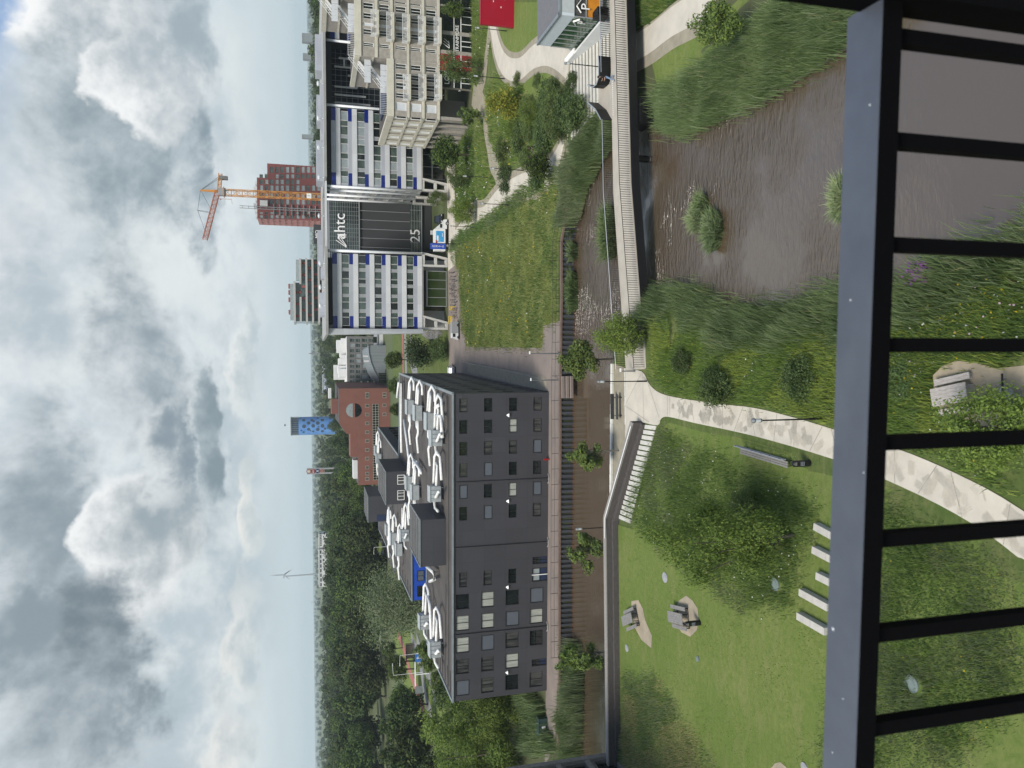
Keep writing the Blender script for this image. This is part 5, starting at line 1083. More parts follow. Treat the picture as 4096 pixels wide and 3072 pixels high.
core.prism([(15,165.5),(26,165),(26,195),(15,195)],0,zr(1190)); core.prism([(47,170),(qa.x,169.5),(qa.x,195),(47,195)],0,zr(1190)); core.prism([(qh.x,169.5),(92,169),(92,195),(qh.x,195)],0,zr(1190)); core.build('core','louvre_dark',off)
rows=[(400,440,'g'),(440,480,'w'),(480,548,'win'),(548,582,'g'),(582,627,'w'),(627,695,'win'),(693,727,'g'),(727,770,'w'),(770,836,'win'),(836,870,'g'),(870,912,'w'),(912,978,'win'),(978,1012,'g'),(1012,1054,'w'),(1054,1117,'win'),(1117,1150,'g'),(1150,1192,'w')]
wy=[(110,245),(250,330),(375,497),(503,580),(625,752),(795,877),(882,1000),(1045,1125),(1130,1265)]; wg=[(333,372),(585,622),(755,792),(1003,1042)]
yw=lambda y: fo.h('W',580,y)[0]
bands=MB(); gb=MB()
def infill(a,b_,z0,z1):
    m_=MB(); fo.box(m_,a,b_,z0,z1,-.6,-.1); m_.build('window_infill','frame_grey',off)
blues=[]
for x0,x1,k in rows:
    z1,z0=zr(x0),zr(x1)
    if k=='w': fo.box(bands,sL0,sL1,z0+.01,z1-.01,-.8,.1); [fo.box(bands,p,q,z0+.01,z1-.01,-.8,.1) for p,q in ((sR0,sA),(sH,sR1))]
    elif k=='g':
        fo.box(gb,sL0+2.6,sL1-2.2,z0,z1,-.8,.0); fo.box(gb,sR0+2.6,sA-2.6,z0,z1,-.8,.0); fo.box(gb,sH+2.6,sR1,z0,z1,-.8,0.)
        for a,b_ in ((sL0,sL0+2.6),(sL1-2.2,sL1),(sR0,sR0+2.6),(sA-2.6,sA),(sH,sH+2.6)):
            m_=MB(); fo.box(m_,a+.02,b_-.02,z0,z1,-.8,.02); m_.build('blue_panel','office_blue',off)
    else:
        for a,b_ in [(yw(q[1]),yw(q[0])) for q in wy]: window(fo,off,a,b_,z0,z1,'frame_white',('pane_green','pane_dark','pane_green','pane_green')[rnd.randrange(4)],.1,.04,())
        for a,b_ in [(yw(q[1]),yw(q[0])) for q in wg]: infill(a,b_,z0,z1)
        s=sR0; kk=0
        while s<sA-1.9:
            wd=(1.9,1.2,.6,1.8,1.2)[kk%5]
            if kk%5==2: infill(s,s+wd,z0,z1)
            else: window(fo,off,s+.02,s+wd-.02,z0,z1,'frame_white',('pane_green','pane_green','pane_pale','pane_dark')[rnd.randrange(4)],.1,.04,())
            s+=wd; kk+=1
bands.build('facade_band','office_white',off); gb.build('facade_panels','office_grey',off)
# roof plate, plant storey, tubes
zt=zr(357); b=MB(); b.prism([(10.6,158.9),(28.6,158.2),(28.6,181.2),(44,180.6),(42.8,157.6),(93,155.4),(93,205),(12,205)],zt,zt+.5); b.build('roof','roof_pale',off); b=MB(); fo.box(b,sL1-.5,sR0+.5,zt+.02,zt+.4,-1.5,1.2); b.build('roof_beam','office_white',off)
mat('roof_pale_','0','0') if False else None
b=MB(); b.prism([(13,162.5),(27,161.8),(27.5,198),(14.5,198)],bodyz-.3,zt-.02); b.prism([(46,161.5),(91,159.5),(91,198),(47,198)],bodyz-.3,zt-.02); b.build('plant_storey','louvre_dark',off)
for c_,d_ in (((18,172,zt+1.0),(5,5,1.0)),((33,186,zt+1.1),(8,5,1.2)),((50,174,zt+1.2),(9,5,1.4)),((62,175,zt+1.1),(6,5,1.2)),((74,174,zt+1.2),(8,5,1.4)),((24.5,169,zt+.9),(2.4,3,.8)),((58,164,zt+.75),(12,.9,.5))):
    b=MB(); b.box(c_,d_); b.build('roof_housing','office_grey',off)
b=MB(); fo.quad(b,sA+.02,sH-.02,zr(1190),bodyz,-5.); b.build('hall_glass','atrium_dark',off); b=MB()
for i in range(int((sH-sA)/1.15)): fo.box(b,sA+.3+i*1.15,sA+.36+i*1.15,zr(1190),bodyz,-4.99,-4.9)
for i in range(16): z=zr(1190)+(bodyz-zr(1190))*i/16; fo.box(b,sA,sH,z-.03,z+.03,-4.985,-4.92)
b.build('hall_frame','frame_grey',off)
for i,(u0,z0,u1,z1) in enumerate(((.1,.62,.1,.95),(.18,.55,.18,.95),(.3,.6,.3,.95),(.42,.7,.42,.95),(.42,.7,.6,.7),(.6,.7,.6,.8),(.72,.65,.72,.95),(.85,.72,.85,.9),(.72,.84,.85,.84))):
    b=MB(); P_=lambda u,z: fo.pt(sA+(sH-sA)*u,-4.6,zr(1190)+(bodyz-zr(1190))*z); b.tube([P_(u0,z0),P_(u1,z1)],.22,8); b.build('hall_duct','duct_white' if 'duct_white' in MATS else 'tube_white',off)
for s_ in (sA+.4,sH-.5):
    b=MB(); b.tube([fo.pt(s_,.2,zr(1190)),fo.pt(s_,.2,zt)],.26,10); b.build('column','tube_white',off,smooth=True)
for x,y in ((21,164),(26,163.5),(17,163.3),(50,162),(56,161.6),(44,163),(37,168),(63,161)):
    b=MB(); b.tube([(x,y,zt+.4),(x,y,zt+1.5)],.09,6); b.tube2([(x,y,zt+1.3),(x,y,zt+1.6),(x,y,zt+1.75)],[.5,.6,.2],10); b.build('roof_vent','tube_white',off)
for s,zb in ((sL1+.5,1192),(sR0-.35,1170)):
    b=MB(); b.tube([fo.pt(s,.3,zr(zb)),fo.pt(s,.3,zt)],.28,12); b.build('column','tube_white',off,smooth=True)
b=MB(); pl=[(fo.pt(sL0-.15,1.3,z),fo.pt(sL0-.15,-6,z)) for z in (zr(1200),zt)]
b.hexa([fo.pt(sL0-.9,1.5,zr(1192)),fo.pt(sL0-.05,.9,zr(1192)),fo.pt(sL0-.05,-5,zr(1192)),fo.pt(sL0-.9,-5,zr(1192))],[fo.pt(sL0-1.3,1.6,zt),fo.pt(sL0-.05,1.0,zt),fo.pt(sL0-.05,-5,zt),fo.pt(sL0-1.3,-5,zt)]); b.build('wing_screen','office_white',off)
# return wall of the right block, seen at a slant
fq=Fac((43.9,181),(fo.pt(sR0,0,0).x,fo.pt(sR0,0,0).y)); q=MB(); q2=MB()
for x0,x1,k in rows:
    z1,z0=zr(x0),zr(x1)
    if k=='win':
        for j in range(4): window(fq,off,1+j*5.2,5.4+j*5.2,z0,z1,'frame_white','pane_mix',.1,.07,(.25,.5,.75))
        for j in range(5): fq.box(q2,max(0,-.2+j*5.2),min(fq.L,1+j*5.2),z0,z1,-.5,-.05)
    elif k=='w': fq.box(q,0,fq.L-.05,z0+.01,z1-.01,-.5,0)
    else: fq.box(q2,0,fq.L-.05,z0,z1,-.5,-.04)
q.build('facade_band','office_white',off); q2.build('facade_panels','office_grey',off)
for j in (6.5,13.5,20.5):
    b=MB(); b.tube([fq.pt(j,.9,zr(1190)+.2),fq.pt(j,.9,zt)],.26,10); b.build('column','tube_white',off,smooth=True)
# atrium
mat('sign_white',(.92,.92,.92),.4)
fa=Fac((28.2,181.4),(44.2,180.8)); za=lambda x: fa.h('B',x,600)[1]
b=MB(); fa.quad(b,0,fa.L,za(632),za(365),0); b.build('atrium_glass','atrium_green',off)
b=MB(); fa.quad(b,0,fa.L,za(1085),za(636),-.4); b.build('atrium_glass','atrium_dark',off)
b=MB(); fa.quad(b,0,fa.L,za(1183),za(1087),-.1); b.build('atrium_glass','pane_green',off); b=MB(); fa.quad(b,0,fa.L,0,za(1187),-1.2); b.build('entrance_glass','pane_dark',off)
b=MB()
for i in range(17): fa.box(b,i,i+.05,za(632),za(365),.0,.1)
for i in range(14): z=za(632)+(za(365)-za(632))*i/13; fa.box(b,0,fa.L,z-.03,z+.03,.004,.09)
for i in range(8): s=.4+i*2.15; fa.box(b,s,s+.11,za(1085),za(636),-.3,.05)
for z,h in ((za(636),.2),(za(1186),.25),(za(368),.2)): fa.box(b,0,fa.L,z-h/2,z+h/2,-.1,.2)
for i in range(6): s=1+i*2.6; fa.box(b,s,s+.08,za(1183),za(1087),-.05,.04)
for i in range(4): z=za(1183)+(za(1087)-za(1183))*(i+.5)/4; fa.box(b,0,fa.L,z-.03,z+.03,-.05,.03)
b.build('atrium_frame','frame_grey',off)
b=MB(); fa.box(b,0,fa.L,za(365),zt,-2,-.4); b.build('atrium_head','office_white',off)
zs_=za(472); s_=fa.h('B',470,565)[0]; text(off,'lettering','ahtc',fa,s_,zs_+.15,3.6,'sign_white',.25,.08,1.)
b=MB(); s1_=fa.h('B',470,690)[0]; zt_,zb_=za(428),za(520)
for k in range(3):
    x=s1_-.2+k*.62; b.beam(fa.pt(x-1.4-k*.45,.25,zb_),fa.pt(x+.2,.25,zt_-k*.35),.16,.14); b.beam(fa.pt(x+1.0-k*.32,.25,zb_),fa.pt(x+1.0-k*.32,.25,zt_-.25-(2-k)*.15),.13,.12)
b.build('logo','sign_white',off)
mat('sign_white',(.92,.92,.92),.4); text(off,'house_number','25',fa,fa.h('B',1135,648)[0],za(1132),3.3,'sign_white',.2,.08)
b=MB(); [fa.quad(b,.1,fa.L-.1,za(x)-.0,za(x-38),-.385) for x in (740,825,905,985,1060)]; b.build('floor_edge','pane_green',off)
# ground storey: slanted concrete frames and glass
mat('concrete_pale',(.50,.49,.46),.85,col2=(.42,.41,.39),vscale=.8,bump=.08)
zg=zr(1192)
def pylon(s,wt,wbm,o=0):
    b=MB(); 
    for a,c,d_ in ((0,0,.45),(wt-.45,wbm-.45,.45)):
        b.hexa([fo.pt(s+c,o,0),fo.pt(s+c+d_,o,0),fo.pt(s+c+d_,o-.9,0),fo.pt(s+c,o-.9,0)],[fo.pt(s+a,o,zg),fo.pt(s+a+d_,o,zg),fo.pt(s+a+d_,o-.9,zg),fo.pt(s+a,o-.9,zg)])
    for z in (.0,2.3,zg-.6):
        t=z/zg; fo.box(b,s+(wt*t+wbm*(1-t))*.0+.45,s+wt*t+wbm*(1-t)-.45,z+.004,z+.55,o-.85,o-.05)
    b.build('concrete_frame','concrete_pale',off)
pylon(sL0-.1,3.1,1.7); pylon(sL1-2.2,3.1,2.0); pylon(sR0-.2,2.8,1.9); pylon(sR0-.4,2.4,1.7,-7); pylon(sR0-.4,2.4,1.7,-14)
gfl=MB(); fo.box(gfl,sL0,sL1,zg-.25,zg,-8,-.02); fo.box(gfl,sR0,sR1,zg-.25,zg,-10,-.02); gfl.build('soffit','concrete_pale',off)
b=MB(); fo.quad(b,sL0+4.2,sL1-2.6,.1,zg-.3,-4); b.build('ground_glass','glass_grass',off)
b=MB(); fo.box(b,sL0+.4,sL0+4.2,.05,zg-.4,-5.5,-4.2); fo.box(b,sL1-2.6,sL1-.4,.05,zg-.4,-6,-4); b.build('ground_wall','concrete_pale',off)
b=MB(); fo.box(b,sL0+5.0,sL0+12.6,.08,4.3,-3.9,-1.2); b.build('entrance_box','glass_grass',off); b=MB(); fo.frame(b,sL0+4.95,sL0+12.65,.06,4.35,.14,-1.5,-1.15); [fo.box(b,sL0+4.95+i*1.9,sL0+5.05+i*1.9,.2,4.2,-1.4,-1.17) for i in (1,2,3)]; fo.box(b,sL0+4.9,sL0+12.7,4.36,4.5,-4,-1.1); b.build('entrance_frame','frame_grey',off)
b=MB(); fo.quad(b,sR0+3,sR1,.1,zg-.3,-3); b.build('ground_glass','pane_dark',off); b=MB(); [fo.box(b,sR0+3+i*2.6,sR0+3.12+i*2.6,.1,zg-.3,-2.95,-2.8) for i in range(14)]; fo.box(b,sR0+3,sR1,2.7,3.0,-2.95,-2.7); b.build('ground_frame','frame_grey',off)
# ------------------------------------------------------------ pale apartment block with terraces
mat('brick_pale',(.36,.33,.29),.9,col2=(.27,.245,.215),vscale=1.6,bump=.25,bscale=14); mat('band_cream',(.56,.53,.44),.85,col2=(.48,.455,.38),vscale=.8); mat('panel_pale',(.55,.57,.60),.4,var=.06); mat('steel_white',(.70,.71,.71),.45,var=.05); mat('soffit_grey',(.30,.29,.275),.9)
rb=thing('terrace_block','pale brick apartment block stepping up in terraces with white balconies','apartment building',(48,133,0))
f1_=Fac((47.6,133.1),(84,131.2)); fl=Fac((48.0,151),(47.6,133.1))
def zx(x): return f1_.h('A',x,700)[1]
def sx_(y,x=1000): return f1_.h('A',x,y)[0]
secs=[(0,zx(892)),(sx_(530),zx(608)),(sx_(20),zx(330))]     # section start, roof height
flz=[(zx(1325),zx(1212)),(zx(1190),zx(1078)),(zx(1060),zx(945)),(zx(912),zx(800)),(zx(772),zx(660)),(zx(602),zx(500)),(zx(480),zx(345))]
LB=f1_.L-.5
colw=[(990,1048,'w'),(905,978,'p'),(820,870,'w'),(728,790,'w'),(650,705,'w'),(562,614,'w'),(478,532,'w'),(405,442,'w'),(285,340,'w'),(232,262,'p'),(145,200,'w'),(55,112,'w'),(0,34,'w'),(-90,-40,'w'),(-190,-130,'w')]
hol=[]
for i,(z0,z1) in enumerate(flz):
    for y0,y1,k in colw:
        a,b_=sx_(y1),sx_(y0)
        if i>=3 and a<secs[1][0]+.4: continue
        if i>=5 and a<secs[2][0]+.4: continue
        hol.append((a,b_,z0+.15,z1-.25,k))
b=MB()
s1_,s2_=secs[1][0],secs[2][0]
for a,c,z in ((0,s1_,secs[0][1]),(s1_,s2_,secs[1][1]),(s2_,LB,secs[2][1])):
    wall_with_holes(f1_,b,a,c,zx(1345),z-.05,[h[:4] for h in hol if a<=h[0]<c],.2)
fl.quad(b,0,fl.L,zx(1345),secs[0][1]-.05,0)
for s,zl,zh in ((s1_,secs[0][1],secs[1][1]),(s2_,secs[1][1],secs[2][1])):
    p0,p1=f1_.pt(s,0,0),f1_.pt(s,-16,0); b.face([(p1.x,p1.y,zl-.1),(p0.x,p0.y,zl-.1),(p0.x,p0.y,zh-.05),(p1.x,p1.y,zh-.05)])
b.build('wall','brick_pale',rb)
for a,b_,z0,z1,k in hol: window(f1_,rb,a,b_,z0,z1,'frame_white',('pane_dark','pane_mix','pane_dark')[rnd.randrange(3)] if k=='w' else 'panel_pale',.16,.09,(.5,) if k=='w' else ())
b=MB()
for x0,x1 in ((1325,1347),(1190,1212),(1060,1078)): f1_.box(b,-.12,LB,zx(x1),zx(x0),-.3,.14)
for x0,x1 in ((775,800),(912,935)): f1_.box(b,s1_ if x0<900 else s1_,LB,zx(x1),zx(x0),-.3,.14)
f1_.box(b,s2_,LB,zx(500),zx(480),-.3,.14)
f1_.box(b,-.14,s1_+.0,zx(940),secs[0][1]+.25,-.4,.16); f1_.box(b,s1_-.02,s2_,zx(655),secs[1][1]+.25,-.4,.17); f1_.box(b,s2_-.02,LB,zx(345),secs[2][1]+.25,-.4,.16)
for z0,z1 in ((zx(940),secs[0][1]+.25),(zx(1078),zx(1060)),(zx(1212),zx(1190)),(zx(1347),zx(1325))): fl.box(b,-.02,fl.L-.01,z0,z1,-.3,.15)
for s,zl in ((s1_,secs[1][1]),(s2_,secs[2][1])):
    f_=Fac(f1_.pt(s,-16,0),f1_.pt(s,0,0)); f_.box(b,0,f_.L-.45,zl-.65,zl+.25,-.3,.15); f_.box(b,0,f_.L-.2,zl-3.1,zl-2.8,-.3,.13)
b.build('concrete_band','band_cream',rb)
b=MB(); 
for k in range(9): s=.4+k*2.05; b=MB(); [fl.box(b,s,s+.75,z0,z1,-.2,.1) for z0,z1 in ((zx(1325)+.02,zx(1212)-.02),(zx(1190)+.02,zx(1078)-.02),(zx(1060)+.02,zx(940)-.02))]; b.build('side_pier','band_cream',rb)
for i,(z0,z1) in enumerate(flz[:3]):
    for k in range(4): window(fl,rb,1.3+k*4.1,2.35+k*4.1,z0+.1,z1-.2,'frame_white','panel_pale',.0,.08,(.5,),out=.03)
b=MB()
for a,c,z,d_ in ((0,s1_,secs[0][1],17.5),(s1_,s2_,secs[1][1],17.5),(s2_,LB,secs[2][1],17.5)):
    b.face([f1_.pt(a,0,z),f1_.pt(c,0,z),f1_.pt(c,-d_,z),f1_.pt(a,-d_,z)])
b.build('roof','roof_dark',rb)
b=MB(); f1_.box(b,2.4,s1_-1.5,secs[0][1]+.05,secs[0][1]+.35,-12,-2.5); b.build('solar_panels','navy_cladding',rb)
# ground storey
b=MB(); f1_.box(b,sx_(735),LB,0,zx(1348),-1.0,-.02); f1_.box(b,0,sx_(1000),0,zx(1348),-.8,-.02)
for k in range(6): fl.box(b,k*3.3,k*3.3+.8,0,zx(1348),-.5,-.01)
b.build('ground_wall','brick_pale',rb)
b=MB(); f1_.box(b,.3,sx_(735),.02,zx(1348)-.02,-12,-7); b.build('undercroft_wall','soffit_grey',rb)
def gpanel(y0,y1,x0,x1,mt,nm='ground_window',o=.03):
    m_=MB(); f1_.box(m_,sx_(y1),sx_(y0),max(.05,zx(x1)),zx(x0),-.02,o); return m_.build(nm,mt,rb)
for y0,y1 in ((590,735),(262,400),(10,225),(-200,-10)):
    gpanel(y0,y1,1350,1470,'pane_dark'); gpanel(y0,y1,1476,1530,'pane_dark'); gpanel(y0,y1,1538,1638,'pane_dark')
for x0,x1 in ((1350,1470),(1476,1530),(1540,1638)): gpanel(435,585,x0,x1,'red_panel' if 'red_panel' in MATS else mat('red_panel',(.28,.008,.022),.5,var=.1,vscale=1.) and 'red_panel','red_shutter')
b=MB()
for y0,y1 in ((590,735),(435,585),(262,400),(10,225)):
    for x in (1473,1534): f1_.box(b,sx_(y1),sx_(y0),zx(x+4),zx(x-3),.0,.09)
    for t in (.33,.66): s=sx_(y1)+(sx_(y0)-sx_(y1))*t; f1_.box(b,s-.06,s+.06,.05,zx(1540),.0,.085)
b.build('ground_frame','frame_white',rb)
text(rb,'lettering','TRAINMORE',f1_,sx_(343,1500),zx(1503),.86,'white_paint',.08,.02,.98)
b=MB()
for k in range(3): s=sx_(395)+.25+k*.42; b.beam(f1_.pt(s,.08,zx(1420)-.25),f1_.pt(s+.75,.08,zx(1385)+.2-.12*k),.17,.06); 
b.beam(f1_.pt(sx_(395)+.25,.08,zx(1420)-.25),f1_.pt(sx_(395)+1.5,.08,zx(1420)-.1),.14,.06); b.build('logo','white_paint',rb)
text(rb,'lettering','LOV',f1_,sx_(690,1410),zx(1412),1.25,'white_paint',.08,.02,.95)
b=MB(); f1_.box(b,sx_(770)+.1,sx_(748)-.1,zx(1535),zx(1508),.0,.14); o=b.build('number_sign','frame_black',rb); text(o,'lettering','5',f1_,(sx_(770)+sx_(748))/2,zx(1521),.5,'white_paint',.17,.01)
def balcony(y0,y1,x0,x1):
    a,c=sx_(y1,x1),sx_(y0,x1); zb=zx(x1); m_=MB(); f1_.box(m_,a,c,zb,zb+.35,.15,1.5); o=m_.build('balcony','band_cream',rb)
    m_=MB(); n=int((c-a)/.16)
    for i in range(n): s=a+.06+i*(c-a-.12)/(n-1); f1_.box(m_,s-.018,s+.018,zb+.355,zb+1.3,1.42,1.46)
    for z in (zb+1.3,zb+.45): f1_.box(m_,a,c,z,z+.06,1.41,1.47)
    m_.build('railing','steel_white',o); m_=MB(); f1_.box(m_,a,a+.05,zb+.36,zb+1.34,.16,1.4); f1_.box(m_,c-.05,c,zb+.36,zb+1.34,.16,1.4); m_.build('side_screen','steel_white',o)
    m_=MB()
    for k in range(3): m_=MB(); s=a+.5+k*(c-a-1)/2.4+rnd.uniform(-.2,.2); f1_.box(m_,s,s+rnd.uniform(.3,.6),zb+.36,zb+.36+rnd.uniform(.4,.9),.6,1.1); m_.build(('planter','chair','laundry')[k],('wood_grey','brown_cap','steel_white','poster_blue')[rnd.randrange(3)],o)
for x1 in (1082,1218,1355): balcony(683,902,0,x1)
for x1,y0,y1 in ((805,120,335),(940,142,380),(1078,158,395),(1215,175,405),(1352,188,415)): balcony(y0,y1,0,x1)
# white outdoor stairs and terrace screens
def stair(s,zlo,zhi):
    m_=MB(); n=14; r=MB()
    for i in range(n):
        t=(i+.5)/n; z=zlo+(zhi-zlo)*t; f1_.box(m_,s+t*3.4-.2,s+t*3.4+.1,z-.06,z,-3.4,-2.3)
    for o_ in (-2.25,-3.45): m_.beam(f1_.pt(s,o_,zlo),f1_.pt(s+3.4,o_,zhi),.06,.35); r.beam(f1_.pt(s,o_,zlo+1.),f1_.pt(s+3.4,o_,zhi+1.),.06); [r.beam(f1_.pt(s+3.4*t,o_,zlo+(zhi-zlo)*t),f1_.pt(s+3.4*t,o_,zlo+(zhi-zlo)*t+1.),.05) for t in (0,.25,.5,.75,1)]
    o=m_.build('outside_stair','steel_white',rb); r.build('railing','steel_white',o)
    m_=MB(); f1_.box(m_,s+3.4,s+4.6,zhi-.1,zhi,-4,-1.5); [f1_.box(m_,s-1.4+i*1.0,s-.45+i*1.0,zlo+.05,zlo+1.15,-1.3,-1.25) for i in range(5)]; m_.build('stair_landing','panel_pale',o)
stair(s1_-4.2,secs[0][1]+.1,secs[0][1]+2.85); stair(s1_-2.6,secs[0][1]+2.9,secs[1][1]+.2); stair(s2_-4.2,secs[1][1]+.1,secs[1][1]+2.85); stair(s2_-2.6,secs[1][1]+2.9,secs[2][1]+.3)
b=MB()
for s0,s1,z in ((.3,s1_-4.5,secs[0][1]+.25),(s1_+.2,s2_-4.5,secs[1][1]+.25),(s2_+.2,LB,secs[2][1]+.25)):
    n=max(1,int((s1-s0)/.3))
    for i in range(n+1): s=s0+i*(s1-s0)/n; f1_.box(b,s-.02,s+.02,z,z+1.05,-.6,-.56)
    f1_.box(b,s0,s1,z+1.05,z+1.1,-.62,-.54)
b.build('terrace_railing','steel_white',rb)
# ------------------------------------------------------------ parking pavilion
pv_=thing('parking_pavilion','glazed parking pavilion with white P signs beside the bridge','pavilion',(38,72,1))
A0=Vector((35.8,69.0)); A1=Vector((36.2,76.6)); fpF=Fac((35.8,69.0),(47,68.6)); fpS=Fac((36.2,76.6),(35.8,69.0)); zb,zm,zt2=1.0,3.7,5.15
mat('pav_panel',(.42,.45,.46),.5,var=.06); mat('pav_side',(.52,.58,.62),.45,var=.05); glassm('pav_glass',(.03,.075,.04),.05,.6,.35,(.05,.10,.06)); mat('orange_wall',(.62,.25,.02),.55,col2=(.45,.15,.01),vscale=.7); mat('roof_grey',(.13,.13,.14),.9,var=.1)
b=MB(); b.face([(35.9,69.1,zt2),(47,68.7,zt2),(47,76.4,zt2),(36.3,76.5,zt2)]); b.build('roof','roof_grey',pv_)
b=MB(); fpF.box(b,0,fpF.L,zt2-.1,zt2+.1,-.3,.05); fpS.box(b,0,fpS.L-.06,zt2-.1,zt2+.1,-.3,.05); b.build('roof_edge','trim_metal',pv_)
b=MB(); [fpF.box(b,.02+i*2.1,2.1+i*2.1,zm,zt2-.1,-.3,0) for i in range(5)]; b.build('front_panel','pav_panel',pv_); b=MB(); [fpS.box(b,i*1.09,1.07+i*1.09,zm,zt2-.1,-.3,.0) for i in range(7)]; b.build('side_panel','pav_side',pv_)
b=MB(); fpS.quad(b,.02,fpS.L-.06,zb,zm,-.05); b.build('side_glass','pav_glass',pv_); b=MB(); [fpS.box(b,i*1.09-.025,i*1.09+.025,zb,zm,-.05,.02) for i in range(8)]; b.build('glazing_bar','frame_grey',pv_)
b=MB(); fpF.quad(b,.05,11,zb+1.45,zm,-.1); b.build('front_glass','pane_mix',pv_); b=MB(); fpF.quad(b,.05,11,zb,zb+1.45,-.12); b.build('orange_wall','orange_wall',pv_); b=MB(); [fpF.box(b,i*2.1,i*2.1+.07,zb,zm,-.1,.03) for i in range(6)]; fpF.box(b,0,11.,zb-.25,zb+.02,-.3,.06); fpF.box(b,0,11,zb+1.42,zb+1.5,-.1,.0); b.build('front_frame','frame_grey',pv_)
for f_,s in ((fpF,1.0),(fpS,fpS.L-.9)):
    text(pv_,'lettering','P',f_,s,2.55,1.25,'white_paint',.1,.02); b=MB(); b.beam(f_.pt(s-.62,.1,3.05),f_.pt(s,.1,3.5),.17,.05); b.beam(f_.pt(s,.1,3.5),f_.pt(s+.62,.1,3.05),.17,.05); b.build('roof_chevron','white_paint',pv_)
fw=Fac((35.95,79.3),(35.75,68.6)); panelmat('slab_white',(.56,.575,.58),1.2,.1,.8)
b=MB(); fw.box(b,0,fw.L,-2.2,1.0,-.0,.25); b.build('plinth_wall','slab_white',pv_); b=MB(); fw.box(b,0,3.,.98,1.15,-.3,.28); b.build('plinth_cap','white_paint',pv_)
b=MB(); fpF.box(b,-.3,12,-2,.85,-1.2,-.4); b.build('base','concrete',pv_)
b=MB(); 
for i in range(5): b.box((35.2+i*.18,67.5,1.5),(.04,1.3,1.1))
b.box((35.55,67.5,2.08),(.8,1.4,.08)); tag(b.build('barred_gate','bridge_black',None,(35.6,67.5,1)),'small black barred gate panel between bridge railing and pavilion','gate')
# red pavilion
fR=Fac((50.4,102.2),(66,100.6)); panelmat('red_cladding',(.30,.006,.022),.9,.5,.75,.4)
rp=thing('red_wall','tall bright red boarded wall with white specks by the curved path','wall',(52,102,0))
hR=D(1925,88,102.2).z; b=MB(); b.prism([(50.4,102.2),(66,100.6),(66.05,101.1),(50.45,102.7)],0,hR); b.build('wall','red_cladding',rp); b=MB(); b.prism([(50.35,102.15),(66.1,100.5),(66.15,101.15),(50.4,102.75)],hR+.003,hR+.12); b.build('cap','red_panel',rp)
b=MB(); [fR.box(b,x,x+.22,z,z+.1,.0,.03) for x,z in ((3.1,3.6),(3.6,1.9),(4.4,4.4),(5.2,2.6),(5.9,3.9),(6.3,1.3),(7.4,4.8),(7.9,2.9),(8.6,4.1),(2.4,2.5),(9.6,3.3),(10.4,1.6),(11,4.5))]; b.build('wall_light','white_paint',rp); b=MB(); fR.box(b,-.02,15,-.05,.18,-.2,.05); b.build('plinth','red_panel',rp)
# ------------------------------------------------------------ brick tower at the left edge
mat('brick_tower',(.135,.12,.11),.9,col2=(.095,.085,.08),vscale=5,bump=.25,stretch=(1,1,3)); mat('pier_pale',(.24,.215,.195),.9,col2=(.17,.155,.14),vscale=3,bump=.15)
bt=thing('brick_tower','dark brick apartment tower with pale piers at the end of the parapet','apartment building',(-36,66,0))
f_t=Fac((-36.1,30.0),(-35.25,66.4)); b=MB(); hl=[]; pit=2.83
for k in range(14):
    z0=1.9+k*pit
    for j in range(9): hl.append((f_t.L-3.5-j*3.6,f_t.L-.8-j*3.6,z0,z0+1.95))
wall_with_holes(f_t,b,0,f_t.L,-1.7,19.7,hl[:9*6],.4); q0=f_t.pt(f_t.L,0,0); q1=f_t.pt(f_t.L,-16,0); b.face([(q0.x,q0.y,-1.7),(q1.x,q1.y,-1.7),(q1.x,q1.y,19.7),(q0.x,q0.y,19.7)]); b.build('wall','brick_tower',bt)
m_=MB(); f_t.box(m_,f_t.L-.55,f_t.L+.05,-1.5,19.8,-.5,.2); m_.build('pier','pier_pale',bt)
for j in range(8): m_=MB(); f_t.box(m_,f_t.L-4.2-j*3.6,f_t.L-3.6-j*3.6,-1.5,19.7,-.1,.18); m_.build('pier','pier_pale',bt)
for k in range(7): m_=MB(); f_t.box(m_,0,f_t.L-.56,1.9+k*pit-.5,1.9+k*pit-.02,-.1,.13); m_.build('band','pier_pale',bt)
b=MB(); f_t.box(b,-.2,f_t.L+.1,19.81,20.2,-16,.3); b.build('roof','roof_dark',bt)
for i,h_ in enumerate(hl):
    if h_[0]>f_t.L-11 and h_[3]<19: window(f_t,bt,h_[0],h_[1],h_[2],h_[3],'frame_black','pane_dark',.35,.08,(.36,.7),(.5,))
# ------------------------------------------------------------ vehicles
mat('car_white',(.62,.63,.63),.3,coat=.5); mat('car_black',(.012,.012,.013),.25,coat=.6); mat('car_blue',(.02,.1,.4),.3,coat=.5); mat('tyre',(.02,.02,.02),.9); mat('rim',(.4,.4,.42),.35,metal=.8); mat('car_glass',(.02,.025,.03),.05,spec=.7); mat('box_white',(.68,.68,.67),.5,var=.05); mat('poster_blue',(.02,.22,.5),.5,col2=(.08,.36,.6),vscale=.8); mat('tail_red',(.3,.01,.01),.3); mat('flag_blue',(.03,.08,.42),.7,var=.15,vscale=2)
def wheels(t,xs,hw,r=.33):
    for x in xs:
        for s in (-1,1):
            b=MB(); n=16
            b.tube([(x,s*(hw-.2),r),(x,s*hw,r)],r,n); w_=b.build('wheel','tyre',t); b=MB(); b.tube([(x,s*(hw-.02),r),(x,s*(hw+.012),r)],r*.62,12); b.build('rim','rim',w_)
